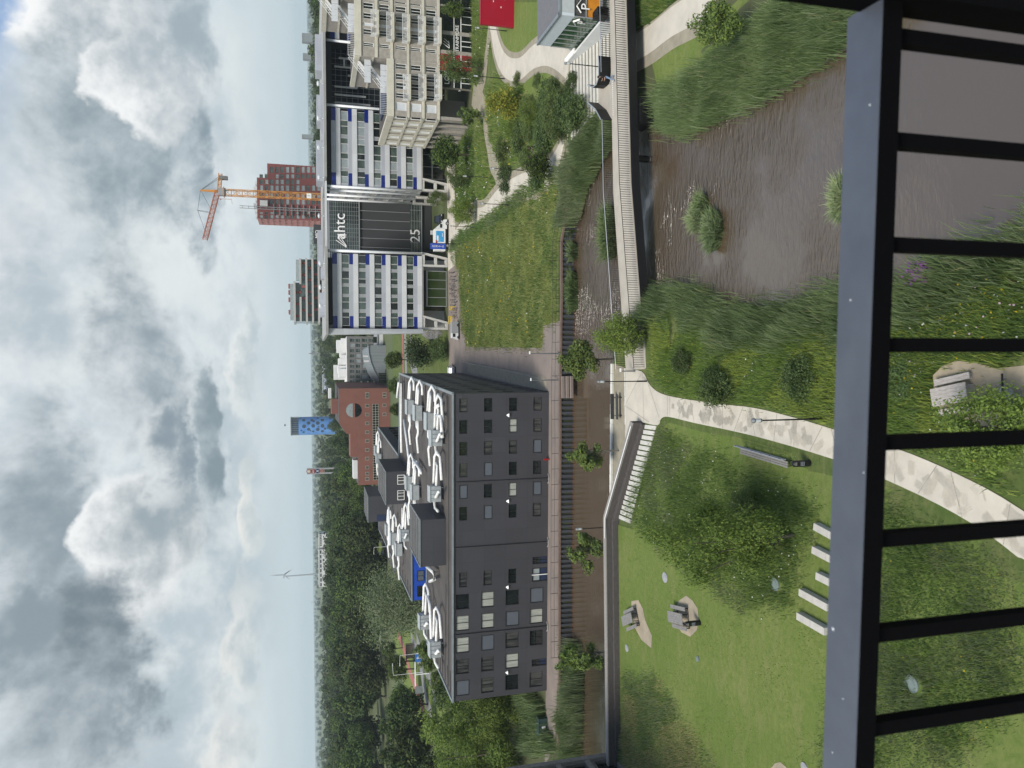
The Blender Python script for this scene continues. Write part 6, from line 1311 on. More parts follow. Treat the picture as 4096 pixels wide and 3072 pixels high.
def car(paint,L_=4.3,W_=1.78,Hh=1.45,name='parked_car'):
    t=local(thing(name,'','car',(0,0,0))); h=L_/2
    prof=[(-h,.35),(-h+.02,.75),(-h+.3,.9),(h-1.35,.92),(h-.25,.78),(h,.6),(h,.35)]; b=MB()
    def ext(pr,w0,w1):
        n=len(pr); k=len(b.v)
        for s in (-1,1):
            for x,z in pr: b.v.append((x,s*(w0 if z<.8 else w1)/2,z))
        b.f.append(tuple(k+i for i in range(n))); b.f.append(tuple(k+n+i for i in reversed(range(n)))); b.mi+=[0,0]
        for i in range(n): j=(i+1)%n; b.f.append((k+j,k+i,k+n+i,k+n+j)); b.mi.append(0)
    ext(prof,W_,W_*.97); b.build('body',paint,t); b=MB(); ext([(-h+.35,.88),(-h+.75,Hh-.04),(h-2.1,Hh-.04),(h-1.3,.9)],W_*.9,W_*.8); b.build('windows','car_glass',t)
    b=MB(); ext([(-h+.7,Hh-.05),(-h+.85,Hh),(h-2.2,Hh),(h-2.05,Hh-.05)],W_*.8,W_*.8); b.build('roof',paint,t); wheels(t,(-h+.8,h-.85),W_/2)
    for s in (-1,1):
        b=MB(); b.box((h-.04,s*W_*.36,.64),(.1,.34,.14)); b.build('headlight','lamp_glass',t); b=MB(); b.box((-h+.0,s*W_*.38,.72),(.08,.28,.16)); b.build('tail_light','tail_red',t)
    return t
CW=car('car_white'); p=g('C',1475,400,0); place(CW,True,p,R_(80),'white car parked alone on the pink street behind the black block')
CB=car('car_black',4.6,1.85,1.7); p=g('B',1372,505,0); place(CB,True,p,R_(-95),'black car parked on the office forecourt beside the box truck')
# box truck with blue poster
vx0=dp('B',1380,805,157.2).x; t=local(thing('box_truck','white box truck with a blue poster on its side at the office entrance','truck',(0,0,0)))
b=MB(); b.box((-.9,0,2.0),(4.6,2.1,2.3)); b.build('cargo_box','box_white',t); b=MB(); b.box((-.9,0,.72),(4.7,1.9,.22)); b.build('chassis','tyre',t)
b=MB(); b.hexa([(1.45,-1,.5),(3.5,-1,.5),(3.5,1,.5),(1.45,1,.5)],[(1.45,-.98,1.35),(3.35,-.98,1.25),(3.35,.98,1.25),(1.45,.98,1.35)]); b.hexa([(1.45,-.98,1.352),(2.95,-.98,1.3),(2.95,.98,1.3),(1.45,.98,1.352)],[(1.45,-.9,2.3),(2.2,-.9,2.25),(2.2,.9,2.25),(1.45,.9,2.3)]); b.hexa([(1.42,-.95,2.31),(2.1,-.9,2.3),(2.1,.9,2.3),(1.42,.95,2.31)],[(1.42,-.95,3.1),(1.6,-.85,2.9),(1.6,.85,2.9),(1.42,.95,3.1)]); b.build('cab','car_white',t)
b=MB(); b.box((2.05,-.985,1.75),(.8,.03,.5)); b.box((2.62,0,1.78),(.05,1.6,.65),ry=-.65); b.build('cab_window','car_glass',t); b=MB(); b.box((-.2,-1.06,2.0),(2.3,.02,1.7)); o=b.build('poster','poster_blue',t); b=MB(); b.box((-.6,-1.075,2.5),(1.1,.02,.35)); b.box((.1,-1.075,1.5),(.8,.02,.1)); b.build('poster_print','box_white',o)
b=MB(); b.box((-1.4,-1.07,2.75),(.9,.02,.3)); b.build('poster_label','tail_red',o)
wheels(t,(-2.1,2.6),1.0,.4); p=g('B',1424,655,0); t.location=p; t.rotation_euler.z=R_(-3)
t=thing('tail_lift_board','white board leaning up on the far side of the truck cab','board',(35,164,0)); b=MB(); b.box((33.2,162.5,2.4),(.9,.12,1.9),rx=.2); b.build('board','box_white',t); b=MB(); b.beam((33.2,162.8,0),(33.2,162.6,1.5),.08); b.build('leg','frame_grey',t)
p=g('B',1503,720,0); t=thing('banner','blue vertical banner with white letters on a black pole','banner',p); b=MB(); hb_=dp('B',1258,708,p.y).z; b.tube([p,p+Vector((0,0,hb_))],.06,8); b.tube([p+Vector((0,0,hb_-.05)),p+Vector((-1.25,0,hb_-.05))],.035,6); b.build('pole','black_metal',t)
fB=Fac((p.x-1.22,p.y-.02),(p.x-.07,p.y-.02)); zB0,zB1=dp('B',1400,730,p.y).z,hb_-.12; b=MB()
for i in range(6):
    for j in range(8):
        q=lambda u,v:(fB.pt(u*1.15/6,.05*math.sin(u*1.6+v*.6),zB0+(zB1-zB0)*v/8)); b.face([q(i,j),q(i+1,j),q(i+1,j+1),q(i,j+1)])
b.build('cloth','flag_blue',t,smooth=True)
for i,ch in enumerate('DOMAIN'): text(t,'lettering',ch,fB,.57,zB1-(zB1-zB0)*(.17+i*.13),.5,'white_paint',.12,.01)
# bicycles
def bike():
    t=local(thing('bicycle','','bicycle',(0,0,0)))
    for x in (-.52,.52):
        b=MB(); pts=[(x+.33*math.cos(a),0,.35+.33*math.sin(a)) for a in np.linspace(0,2*math.pi,15)]; b.tube(pts,.028,5,cap=False); b.build('wheel','tyre',t)
    b=MB(); [b.beam(u,v,.045) for u,v in (((-.52,0,.35),(-.15,0,.85)),((-.15,0,.85),(-.05,0,.32)),((-.05,0,.32),(.4,0,.82)),((-.15,0,.75),(.4,0,.8)),((.4,0,.95),(.52,0,.35)),((-.52,0,.35),(-.05,0,.32)))]; b.build('frame','grey_metal',t)
    b=MB(); b.box((-.18,0,.93),(.26,.15,.07)); b.build('saddle','black_metal',t); b=MB(); b.beam((.37,-.28,1.02),(.37,.28,1.02),.04); b.beam((.4,0,.9),(.37,0,1.02),.04); b.build('handlebar','black_metal',t); b=MB(); b.box((-.55,0,.75),(.35,.14,.03)); b.build('carrier','black_metal',t); return t
BK=bike(); bk=0; bspot=[(1478,975),(1490,1010),(1482,1035),(1500,1050),(1478,1075),(1492,1095),(1480,1120),(1498,1135),(1482,1160),(1500,1185),(1486,1215),(1500,1235),(1488,1262),(1500,1300),(1495,1330),(1502,1360),(1500,1425),(1502,1450)]
blab={0:'white bicycle at the right end of the office bicycle row',17:'bicycle at the left end of the row beside the yellow frame'}
for i,(x,y) in enumerate(bspot): place(BK,i==0,g('B',x,y,.03),R_(80)+rnd.uniform(-.5,.5),blab.get(i,'parked bicycle in the crowded row along the meadow in front of the office block'),'bicycles in front of the office block')
mat('yellow_paint',(.62,.42,.02),.5)
for x,y,lab,sc_ in ((1470,1395,'double yellow bicycle frame at the left end of the bicycle row',1.4),(1474,1290,'single yellow frame post standing in the bicycle row',.6)):
    p=g('B',x+10,y,.03); t=thing('yellow_rack',lab,'rack',p); b=MB(); w_=.55*sc_
    b.tube([p+Vector((-w_,0,0)),p+Vector((-w_,0,1.25)),p+Vector((w_,0,1.25)),p+Vector((w_,0,0))],.08,6); b.build('frame','yellow_paint',t); b=MB(); b.box(p+Vector((0,-.02,.8)),(w_*1.8,.05,.35)); b.build('panel','yellow_paint',t)
p=g('B',1520,1500,.03); t=thing('utility_cart','small dark utility truck with open box parked by the meadow','utility vehicle',p); b=MB(); b.box(p+Vector((.9,0,1.0)),(2.2,1.6,1.3)); b.build('cargo_box','frame_grey',t); b=MB(); b.hexa([p+Vector(v) for v in ((-1.6,-.75,.35),(-.25,-.75,.35),(-.25,.75,.35),(-1.6,.75,.35))],[p+Vector(v) for v in ((-1.2,-.7,1.6),(-.25,-.7,1.65),(-.25,.7,1.65),(-1.2,.7,1.6))]); b.build('cab','car_white',t)
b=MB(); b.box(p+Vector((-.7,-.74,1.2)),(.7,.06,.5)); b.build('window','car_glass',t)
for x in (-1.1,1.3):
    b=MB(); b.tube([p+Vector((x,-.8,.3)),p+Vector((x,.8,.3))],.3,12); b.build('wheel','tyre',t)
# ------------------------------------------------------------ people
mat('skin',(.42,.25,.17),.6); mat('shirt_black',(.012,.012,.014),.85); mat('jeans_blue',(.20,.28,.42),.85,var=.15,vscale=9); mat('hair_dark',(.02,.014,.011),.7); mat('shoe',(.03,.03,.032),.7); mat('trouser_dark',(.02,.022,.028),.85)
def person(label,loc,rz,joints,group=None,top=.97,cut=.5):
    """joints: name -> (pos, radius); edges grow one skin"""
    t=local(thing('person','','person',(0,0,0))); J=joints; names=list(J); E=[('pelvis','belly'),('belly','chest'),('chest','neck'),('neck','head'),('head','crown')]
    for s in 'LR': E+=[('chest','sh'+s),('sh'+s,'el'+s),('el'+s,'wr'+s),('wr'+s,'palm'+s),('pelvis','hip'+s),('hip'+s,'kn'+s),('kn'+s,'an'+s),('an'+s,'toe'+s)]
    me=bpy.data.meshes.new('body'); V=[J[n][0] for n in names]; R=[J[n][1] for n in names]; ix={n:i for i,n in enumerate(names)}; ed=[(ix[a],ix[b]) for a,b in E]
    for s in 'LR':                                          # five fingers of unequal length off each palm
        p=Vector(J['palm'+s][0]); d=(p-Vector(J['wr'+s][0])).normalized(); sd=d.cross(Vector((1,0,0))); sd=sd.normalized() if sd.length>.1 else Vector((0,1,0))
        for k,(o,l) in enumerate(((-.03,.07),(-.01,.085),(.01,.08),(.03,.06))):
            a=p+sd*o+d*.03; V+=[tuple(a),tuple(a+d*l*.55),tuple(a+d*l+Vector((.012,0,0)))]; R+=[.012,.009,.008]; i=len(V)-3; ed+=[(ix['palm'+s],i),(i,i+1),(i+1,i+2)]
        a=Vector(J['wr'+s][0])+d*.03-sd*.03; V+=[tuple(a),tuple(a-sd*.02+d*.045)]; R+=[.012,.009]; i=len(V)-2; ed+=[(ix['palm'+s],i),(i,i+1)]
    me.from_pydata(V,ed,[]); o=bpy.data.objects.new('body',me); COL.objects.link(o); m=o.modifiers.new('s','SKIN'); sv=me.skin_vertices[0].data
    for i,r in enumerate(R): sv[i].radius=(r,r)
    sv[ix['pelvis']].use_root=True
    m.use_smooth_shade=True; m2=o.modifiers.new('d','SUBSURF'); m2.levels=1; m2.render_levels=1
    dg=bpy.context.evaluated_depsgraph_get(); dg.update(); nm=bpy.data.meshes.new_from_object(o.evaluated_get(dg)); bpy.data.objects.remove(o)
    nm.materials.clear(); [nm.materials.append(MATS[k]) for k in ('skin','shirt_black','jeans_blue' if cut else 'trouser_dark','shoe')]
    nk=J['neck'][0]; pe=J['pelvis'][0]
    for f in nm.polygons:
        c=f.center; best=min(((c-(Vector(J[a][0]).lerp(Vector(J[b][0]),u))).length-J[a][1]*.5,a,b) for a,b in E for u in (0,.33,.66,1)); a,b=best[1],best[2]
        k=0
        if a.startswith('hip') or a.startswith('kn') or (a=='pelvis' and b.startswith('hip')): k=2
        elif a.startswith('an'): k=3
        elif a in('pelvis','belly','chest') : k=1 if not(b=='neck' and c.z>nk[2]) else 0
        elif a.startswith('sh'): k=1
        if a=='pelvis' and c.z<pe[2]: k=2
        f.material_index=k
    bo=link('body',nm,t); bo['_o']=(0,0,0)
    h=Vector(J['head'][0]); fd=Vector((1,0,0)); hb2=MB()
    hb2.tube2([(h.x-.018,h.y,h.z+z) for z in (-.02,.05,.1,.135,.15)],[.098,.112,.10,.065,.02],12); hb2.box((h.x-.06,h.y,h.z-.02),(.1,.15,.16)); hb2.build('hair','hair_dark',t,smooth=True)
    fb_=MB(); fb_.box((h.x+.1,h.y,h.z-.01),(.035,.03,.05)); [fb_.box((h.x+.0,h.y+s*.102,h.z),(.04,.02,.06)) for s in (-1,1)]; fb_.build('nose_and_ears','skin',t)
    e=MB(); [e.box((h.x+.096,h.y+s*.035,h.z+.025),(.012,.024,.012)) for s in (-1,1)]; e.box((h.x+.094,h.y,h.z-.06),(.012,.05,.01)); e.build('eyes_and_mouth','hair_dark',t)
    t.location=loc; t.rotation_euler.z=rz; tag(t,label,'person',group); return t
walk={'pelvis':((0,0,.93),.13),'belly':((.01,0,1.1),.125),'chest':((.03,0,1.34),.14),'neck':((.05,0,1.5),.055),'head':((.08,0,1.62),.095),'crown':((.08,0,1.7),.07),
 'shL':((.02,.18,1.42),.06),'elL':((.06,.25,1.15),.045),'wrL':((.27,.2,1.08),.034),'palmL':((.33,.17,1.1),.034),'shR':((.02,-.18,1.42),.06),'elR':((.0,-.25,1.14),.045),'wrR':((.24,-.16,1.2),.034),'palmR':((.3,-.12,1.24),.034),
 'hipL':((0,.09,.88),.1),'knL':((.16,.09,.5),.068),'anL':((.22,.09,.09),.045),'toeL':((.36,.1,.035),.038),'hipR':((0,-.09,.88),.1),'knR':((.02,-.09,.48),.068),'anR':((-.26,-.09,.13),.045),'toeR':((-.14,-.1,.04),.038)}
pp=g('a',1238,690,1.); person('person in black top and light blue jeans walking on the footbridge',(pp.x,pp.y,zd(pp.x)+.005),R_(175),walk)
sit={'pelvis':((0,0,.52),.14),'belly':((.03,0,.7),.135),'chest':((.08,0,.95),.145),'neck':((.12,0,1.12),.055),'head':((.17,0,1.23),.095),'crown':((.17,0,1.31),.07),
 'shL':((.07,.19,1.03),.06),'elL':((.2,.24,.8),.045),'wrL':((.4,.14,.8),.034),'palmL':((.47,.12,.81),.034),'shR':((.07,-.19,1.03),.06),'elR':((.2,-.24,.8),.045),'wrR':((.4,-.14,.8),.034),'palmR':((.47,-.12,.81),.034),
 'hipL':((.05,.1,.5),.105),'knL':((.45,.12,.5),.07),'anL':((.45,.12,.09),.045),'toeL':((.58,.13,.035),.038),'hipR':((.05,-.1,.5),.105),'knR':((.45,-.12,.5),.07),'anR':((.45,-.12,.09),.045),'toeR':((.58,-.13,.035),.038)}
pc_=g('a',560,1350,0)
PT4=picnic('wood_dark'); place(PT4,True,pc_,R_(100),'dark picnic table among the park scrub with people at it','dark picnic tables in the park')
person('person in dark clothes sitting at the park picnic table',(pc_.x-.75,pc_.y+.1,0),R_(5),sit,None,cut=0)
person('second person sitting across the park picnic table in black',(pc_.x+.75,pc_.y+.3,0),R_(185),sit,None,cut=0)
# ------------------------------------------------------------ background buildings
mat('red_brick',(.20,.085,.065),.9,col2=(.17,.07,.054),vscale=.25,bump=.1); mat('red_brick_side',(.20,.10,.085),.9,var=.1,vscale=.3); mat('window_grid',(.36,.33,.28),.7); mat('metal_grey',(.34,.36,.38),.45,metal=.5,col2=(.25,.27,.29),vscale=.6,stretch=(3,.1,.1)); mat('stone_grey',(.16,.155,.15),.9,var=.15,vscale=.5); mat('white_wall',(.58,.58,.57),.8,var=.08,vscale=.3); mat('lavender_wall',(.42,.45,.58),.7,var=.05); mat('lavender_panel',(.28,.29,.36),.7)
def bgfac(r,yl,yr,Y,x): a=dp(r,x,yl,Y); c=dp(r,x,yr,Y); return Fac((a.x,Y),(c.x,Y))
def fz(f,r,x,y): return f.h(r,x,y)[1]
rbk=thing('brick_office','long red brick office with half-moon windows and small square windows','office building',(10,285,0))
fK=bgfac('C',1415,560,285,700); zT=fz(fK,'C',455,700); zT2=fz(fK,'C',625,1200); sA_=fK.h('C',600,960)[0]; sB_=fK.h('C',455,868)[0]
b=MB(); q=[fK.pt(0,0,0),fK.pt(fK.L,0,0),fK.pt(fK.L,0,zT),fK.pt(sB_,0,zT),fK.pt(sA_,0,(zT+zT2)/2+.8),fK.pt(sA_,0,zT2),fK.pt(0,0,zT2)]; b.face(q)
b.face([fK.pt(fK.L,0,0),fK.pt(fK.L+2.5,-45,0),fK.pt(fK.L+2.5,-45,zT),fK.pt(fK.L,0,zT)]); b.face([fK.pt(0,-45,0),fK.pt(0,0,0),fK.pt(0,0,zT2),fK.pt(0,-45,zT2)])
b.face([fK.pt(sA_,0,zT2),fK.pt(sA_,0,(zT+zT2)/2+.8),fK.pt(sA_,-45,(zT+zT2)/2+.8),fK.pt(sA_,-45,zT2)]); b.build('wall','red_brick',rbk)
b=MB(); b.face([fK.pt(0,0,zT2-.02),fK.pt(sA_,0,zT2-.02),fK.pt(sA_,-45,zT2-.02),fK.pt(0,-45,zT2-.02)]); b.face([fK.pt(sB_,0,zT-.02),fK.pt(fK.L,0,zT-.02),fK.pt(fK.L+2.5,-45,zT-.02),fK.pt(sB_,-45,zT-.02)]); b.face([fK.pt(sA_,0,(zT+zT2)/2+.78),fK.pt(sB_,0,zT-.03),fK.pt(sB_,-45,zT-.03),fK.pt(sA_,-45,(zT+zT2)/2+.78)]); b.build('roof','roof_dark',rbk)
b=MB(); fK.box(b,sA_-9,sA_+.02,zT2,zT2+2.6,-14,-3); fK.box(b,sB_+3,fK.L-4,zT,zT+2.4,-22,-10); b.build('roof_block','red_brick',rbk); b=MB(); fK.box(b,2,9,zT2,zT2+1.6,-10,-4); fK.box(b,11,16,zT2,zT2+1.,-12,-6); fK.box(b,sB_+9,sB_+13,zT+2.4,zT+3.4,-20,-12); b.build('roof_plant','white_wall',rbk)
for x,ys in ((705,(610,635,715,792,870,948,1025,1105,1182,1260,1315,1362)),(858,(610,632,710,790))):
    for y in ys:
        s,z=fK.h('C',x,y); m_=MB(); fK.quad(m_,s-.55,s+.55,z-.65,z+.65,.03); o=m_.build('window','pane_mix',rbk); m_=MB(); fK.frame(m_,s-.6,s+.6,z-.7,z+.7,.12,.0,.08); [fK.box(m_,s-.6,s+.6,z+k-.03,z+k+.03,.031,.06) for k in (-.25,.2)]; m_.build('frame','window_grid',o)
m_=MB(); s0,s1,z0,z1=fK.rect('C',752,812,700,1370); fK.quad(m_,s0,s1,z0,z1,.03); o=m_.build('window_strip','pane_dark',rbk); m_=MB(); [fK.box(m_,s0+(s1-s0)*i/30-.06,s0+(s1-s0)*i/30+.06,z0,z1,.031,.12) for i in range(31)]; [fK.box(m_,s0,s1,z0+(z1-z0)*t-.06,z0+(z1-z0)*t+.06,.031,.14) for t in (.08,.5,.92)]; m_.build('lattice','window_grid',o)
for x,up,mt in ((578,1,'pane_pale'),(597,-1,'pane_dark')):
    s,z=fK.h('C',x,755); r=2.6; m_=MB(); m_.face([fK.pt(s+r*math.cos(a)*(-1),.04,z+up*r*math.sin(a)*.95) for a in (np.linspace(0,math.pi,14) if up>0 else np.linspace(math.pi,0,14))]); m_.build('half_moon_window',mt,rbk)
# grey office with square windows
f_=bgfac('C',500,100,335,620); go=thing('grey_office','grey stone office with a grid of greenish windows behind the arched hall','office building',(20,335,0)); z1=fz(f_,'C',525,300); b=MB(); hl=[]
for x0,x1 in ((550,595),(603,647),(660,706),(716,760)):
    for k in range(9): y0=118+k*46; a=f_.rect('C',x0,x1,y0,y0+33); hl.append(tuple(a))
wall_with_holes(f_,b,0,f_.L,0,z1,hl,.3); b.face([f_.pt(f_.L,0,0),f_.pt(f_.L,-25,0),f_.pt(f_.L,-25,z1),f_.pt(f_.L,0,z1)]); b.build('wall','stone_grey',go)
for h_ in hl: window(f_,go,*h_,'frame_grey',('pane_green','pane_green','pane_pale')[rnd.randrange(3)],.2,.1,(),(.35,))
b=MB(); b.face([f_.pt(0,0,z1-.02),f_.pt(f_.L,0,z1-.02),f_.pt(f_.L,-25,z1-.02),f_.pt(0,-25,z1-.02)]); b.build('roof','white_wall',go); b=MB()
for i in range(9): s=2+i*(f_.L-5)/8; f_.box(b,s,s+rnd.uniform(2,4),z1,z1+rnd.uniform(1.5,4),-16,-6-rnd.random()*3)
f_.box(b,1,f_.L-12,z1+.02,z1+5,-24,-18); b.build('roof_plant','white_wall',go)
# arched metal hall
f_=bgfac('C',515,180,300,800); ah=thing('arched_hall','grey metal hall with curved sweeping roof beside the brick office','hall',(17,300,0)); zb_=0; prof=[]
for y,x in ((180,740),(184,722),(200,716),(260,722),(330,738),(400,765),(450,792),(490,825),(512,850)): prof.append(f_.h('C',x,y))
b=MB(); pr_=[(f_.L,0)]+prof+[(0,0)]; low=f_.h('C',872,300)[1]
k=len(b.v); b.face([f_.pt(s,0,z) for s,z in [(f_.L,low)]+prof+[(0,low)]][::-1]); b.build('front_wall','metal_grey',ah)
b=MB(); 
for (s0,z0),(s1,z1) in zip(prof,prof[1:]): b.face([f_.pt(s0,.4,z0),f_.pt(s1,.4,z1),f_.pt(s1,-28,z1+.6),f_.pt(s0,-28,z0+.6)])
b.build('roof','trim_metal',ah); b=MB(); [f_.box(b,s,s+.08,low,low+3.2+i*.75,0.002,.06) for i,s in enumerate(np.linspace(1.5,f_.L-1,14))]; b.build('wall_rib','trim_metal',ah)
b=MB(); f_.box(b,1.5,f_.L,0,low-.01,-20,-.1); b.build('ground_wall','white_wall',ah); b=MB(); f_.box(b,.2,5.5,.2,low-.1,-.09,.0); f_.box(b,0,4,low,low+3,-.1,.03); b.build('glass','pane_dark',ah); b=MB(); b.tube([f_.pt(9,-6,prof[4][1]+.3),f_.pt(9,-6,prof[4][1]+2.2)],.5,10); b.tube([f_.pt(11,-6,prof[4][1]+.6),f_.pt(11,-6,prof[4][1]+2.6)],.5,10); b.build('roof_vent','white_wall',ah)
f_=bgfac('C',180,62,310,850); lb_=thing('low_block','low pale block with dark windows between the hall and the white office','building',(28,310,0)); b=MB(); f_.box(b,0,f_.L+8,0,fz(f_,'C',800,100),-15,0); b.build('wall','white_wall',lb_); b=MB(); f_.box(b,1,f_.L-2,2,4,-.1,.04); b.build('window','pane_dark',lb_); b=MB(); f_.box(b,-.3,f_.L+8.2,fz(f_,'C',800,100)+.003,fz(f_,'C',800,100)+.4,-15.3,.3); b.build('roof','frame_grey',lb_)
# lavender shed
f_=bgfac('U',755,395,1150,700); ls_=thing('lavender_hall','far lavender box hall with grey panels among trees','hall',(60,1150,0)); zt_=fz(f_,'U',675,600); b=MB(); f_.box(b,0,f_.L,0,zt_,-40,0); f_.box(b,f_.L-.1,f_.L+.01,0,zt_+4,-40,-1); b.build('wall','lavender_wall',ls_); b=MB(); [f_.box(b,i*f_.L/4+.8,(i+1)*f_.L/4-.8,zt_-10.5,zt_-4,-.1,.1) for i in range(4)]; b.build('panel','lavender_panel',ls_); b=MB(); f_.box(b,-.2,f_.L+.2,zt_+.01,zt_+1.2,-40,.2); b.build('roof','frame_grey',ls_)
# red tower
f_=bgfac('T',610,88,430,900); mat('tower_red',(.19,.055,.05),.85,var=.1,vscale=.1); mat('tower_pink',(.42,.20,.19),.85,var=.08,vscale=.1)
rt=thing('red_tower','tall red brick apartment tower behind the orange crane','tower',(60,430,0)); z1=fz(f_,'T',660,450); z2=fz(f_,'T',756,150); sC=f_.h('T',700,215)[0]; hl=[]
cols_=[(572,606),(533,566)] ; cols_=[(570,604),(540,560),(420,470),(362,408),(288,340),(232,276),(182,222),(112,168)]
for k in range(19):
    for y0,y1 in cols_:
        x=682+k*49.4; a=f_.rect('T',x,x+33,y0,y1); 
        if a[0]>sC and a[3]>z2-.5: continue
        if a[2]>1: hl.append(tuple(a))
b=MB(); wall_with_holes(f_,b,0,sC,0,z1,[h for h in hl if h[1]<=sC+.2],.4); wall_with_holes(f_,b,sC,f_.L,0,z2,[h for h in hl if h[0]>=sC],.4); b.face([f_.pt(sC,0,z2),f_.pt(sC,-20,z2),f_.pt(sC,-20,z1),f_.pt(sC,0,z1)]); b.build('wall','tower_red',rt)
b=MB(); fs=Fac(f_.pt(-.01,-17,0),f_.pt(-.01,0,0)); hs_=[(1.2+j*4,3.6+j*4,2+k*3.15,3.7+k*3.15) for j in range(4) for k in range(17)]; wall_with_holes(fs,b,0,fs.L,0,z1,hs_,.4); b.build('side_wall','tower_pink',rt)
b=MB(); f_.quad(b,0,sC,0,z1,-.42); f_.quad(b,sC,f_.L,0,z2,-.42); fs.quad(b,0,fs.L,0,z1,-.42); 
pw=MB()
for h_ in hl:
    o_=MB(); f_.quad(o_,h_[0],h_[1],h_[2],h_[3],-.3); f_.box(o_,(h_[0]+h_[1])/2-.06,(h_[0]+h_[1])/2+.06,h_[2],h_[3],-.29,-.2); 
    if len([1 for c in rt.children if c.name.startswith('window')])<100: o_.build('window','pane_pale' if rnd.random()<.55 else 'pane_green',rt)
    else: pw.v+=[]; k=len(pw.v); pw.v+=o_.v; pw.f+=[tuple(i+k for i in f) for f in o_.f]; pw.mi+=o_.mi
if pw.f: tag(pw.build('windows','pane_pale',rt),kind='stuff')
b.build('inner_wall','pane_dark',rt)
b=MB(); b.face([f_.pt(0,0,z1-.01),f_.pt(sC,0,z1-.01),f_.pt(sC,-18,z1-.01),f_.pt(0,-18,z1-.01)]); b.face([f_.pt(sC,0,z2-.01),f_.pt(f_.L,0,z2-.01),f_.pt(f_.L,-18,z2-.01),f_.pt(sC,-18,z2-.01)]); b.build('roof','roof_grey',rt); b=MB(); [f_.box(b,1+i*3.,2.8+i*3.,z1,z1+1.+.5*(i%3),-8,-2) for i in range(7)]; f_.box(b,sC+1,sC+3,z2,z2+1.5,-6,-2); b.build('roof_plant','white_wall',rt)
hs=thing('building_hoist','grey builders hoist mast climbing the red tower','hoist',(55,428,0)); b=MB(); s=f_.h('T',900,525)[0]
for d_ in (0,1.2): b.beam(f_.pt(s+d_,1.2,0),f_.pt(s+d_,1.2,z1+9),.3)
for k in range(22): f_.box(b,s-.1,s+1.3,k*3.,k*3.+.25,1.05,1.35)
b.build('mast','frame_grey',hs); b=MB(); f_.box(b,s+1.6,s+4.5,z1-5.5,z1-1.5,.4,2.2); b.build('cage','white_wall',hs); b=MB(); [f_.box(b,s-3,s+3,6+k*3.15,6.3+k*3.15,.02,1.0) for k in range(14)]; b.build('tie','frame_grey',hs)
# stepped tower
f_=bgfac('T',1580,985,370,1150); mat('slab_concrete',(.42,.41,.39),.8,var=.08); mat('brick_red2',(.23,.07,.055),.85)
st=thing('stepped_tower','stepped glass and brick apartment building with pale floor slabs beyond the office roof','apartment building',(50,370,0)); lv=[1012,1068,1126,1184,1242,1300]; sc2=f_.h('T',1060,1205)[0]
b=MB(); g2=MB(); br_=MB()
for i,x in enumerate(lv):
    zz1=fz(f_,'T',x,1300); zz0=fz(f_,'T',x+58,1300) if i<5 else 0; R_end=sc2 if i==0 else f_.L
    if i==1: f_.box(b,0,sc2*.62,zz1-.6,zz1+.3,-.5,1.2); f_.box(b,sc2-1,f_.L,zz1-.6,zz1+.3,-15,1.2)
    else: f_.box(b,-.3,R_end+.2,zz1-.6,zz1+.3,-15,1.2)
    f_.box(g2,.2,R_end-.2,max(0,zz0-.4 if i<5 else 0),zz1-.61,-14,-.4)
    for k in range(5): s=2.5+k*6.2+(i%3)*1.6; 
    for k in range(5):
        s=2.2+k*5.6+(i*2.7)%5
        if s+1.2<R_end: f_.box(br_,s,s+1.1,max(0,zz0-.4),zz1-.62,-.6,-.1)
b.build('floor_slab','slab_concrete',st); g2.build('glazing','pane_green',st); br_.build('brick_pier','brick_red2',st); b=MB(); zz1=fz(f_,'T',1012,1300); f_.box(b,.5,sc2-1,zz1+.3,zz1+1.9,-.2,-.1); f_.box(b,sc2+.5,f_.L-.5,fz(f_,'T',1068,1100)+.3,fz(f_,'T',1068,1100)+1.9,-.2,-.1); b.build('glass_balustrade','pane_pale',st); b=MB(); [f_.box(b,s,s+2,zz1+.3,zz1+2.8,-8,-5) for s in (4,10,13.5,16.5)]; b.build('roof_box','brick_red2',st)
b=MB(); [f_.box(b,s,s+.08,1,fz(f_,'T',1100,1300),-.39,-.3) for s in np.linspace(1,f_.L-1,20)]; b.build('mullion','frame_black',st)
# lettered sign on a roof behind the atrium
f_=bgfac('T',800,690,300,1220); ws=thing('letter_sign','white sign letters on a dark roof structure beside the red tower','sign',(62,300,20)); z_=fz(f_,'T',1220,740); b=MB(); f_.box(b,-2,f_.L+4,0,z_-3,-12,-1); f_.box(b,-1,f_.L+2,z_-3,z_+.9,-4,-3.6); b.build('sign_frame','louvre_dark',ws); text(ws,'lettering','MO',f_,f_.L*.45,z_-.4,2.0,'white_paint',.2,.1)
# crane
cr_=thing('tower_crane','orange tower crane with raised jib in front of the red tower','crane',(65,410,0)); mat('crane_orange',(.55,.24,.045),.5,var=.1); mat('crane_red',(.42,.13,.06),.55,var=.1); YC=410
def K(x,y): return dp('T',x,y,YC)
def lattice(nm,p,q,w_,n,mt,r=.16):
    p,q=Vector(p),Vector(q); d=(q-p).normalized(); u=Vector((0,1,0)); v=d.cross(u).normalized(); u=v.cross(d).normalized(); b=MB(); c=[u*w_/2+v*w_/2,-u*w_/2+v*w_/2,-u*w_/2-v*w_/2,u*w_/2-v*w_/2]
    for o in c: b.beam(p+o,q+o,r)
    for i in range(n):
        a=p.lerp(q,i/n); e=p.lerp(q,(i+1)/n)
        for j in range(4):
            o1,o2=c[j],c[(j+1)%4]; b.beam(a+o1,e+o2,r*.6) if (i+j)%2 else b.beam(a+o2,e+o1,r*.6); b.beam(a+o1,a+o2,r*.6)
    return b.build(nm,mt,cr_)
m0=K(1250,400); m1=K(362,356); m0=Vector((m1.x+.4,YC,0)); lattice('mast',m0,m1,2.9,26,'crane_orange',.3)
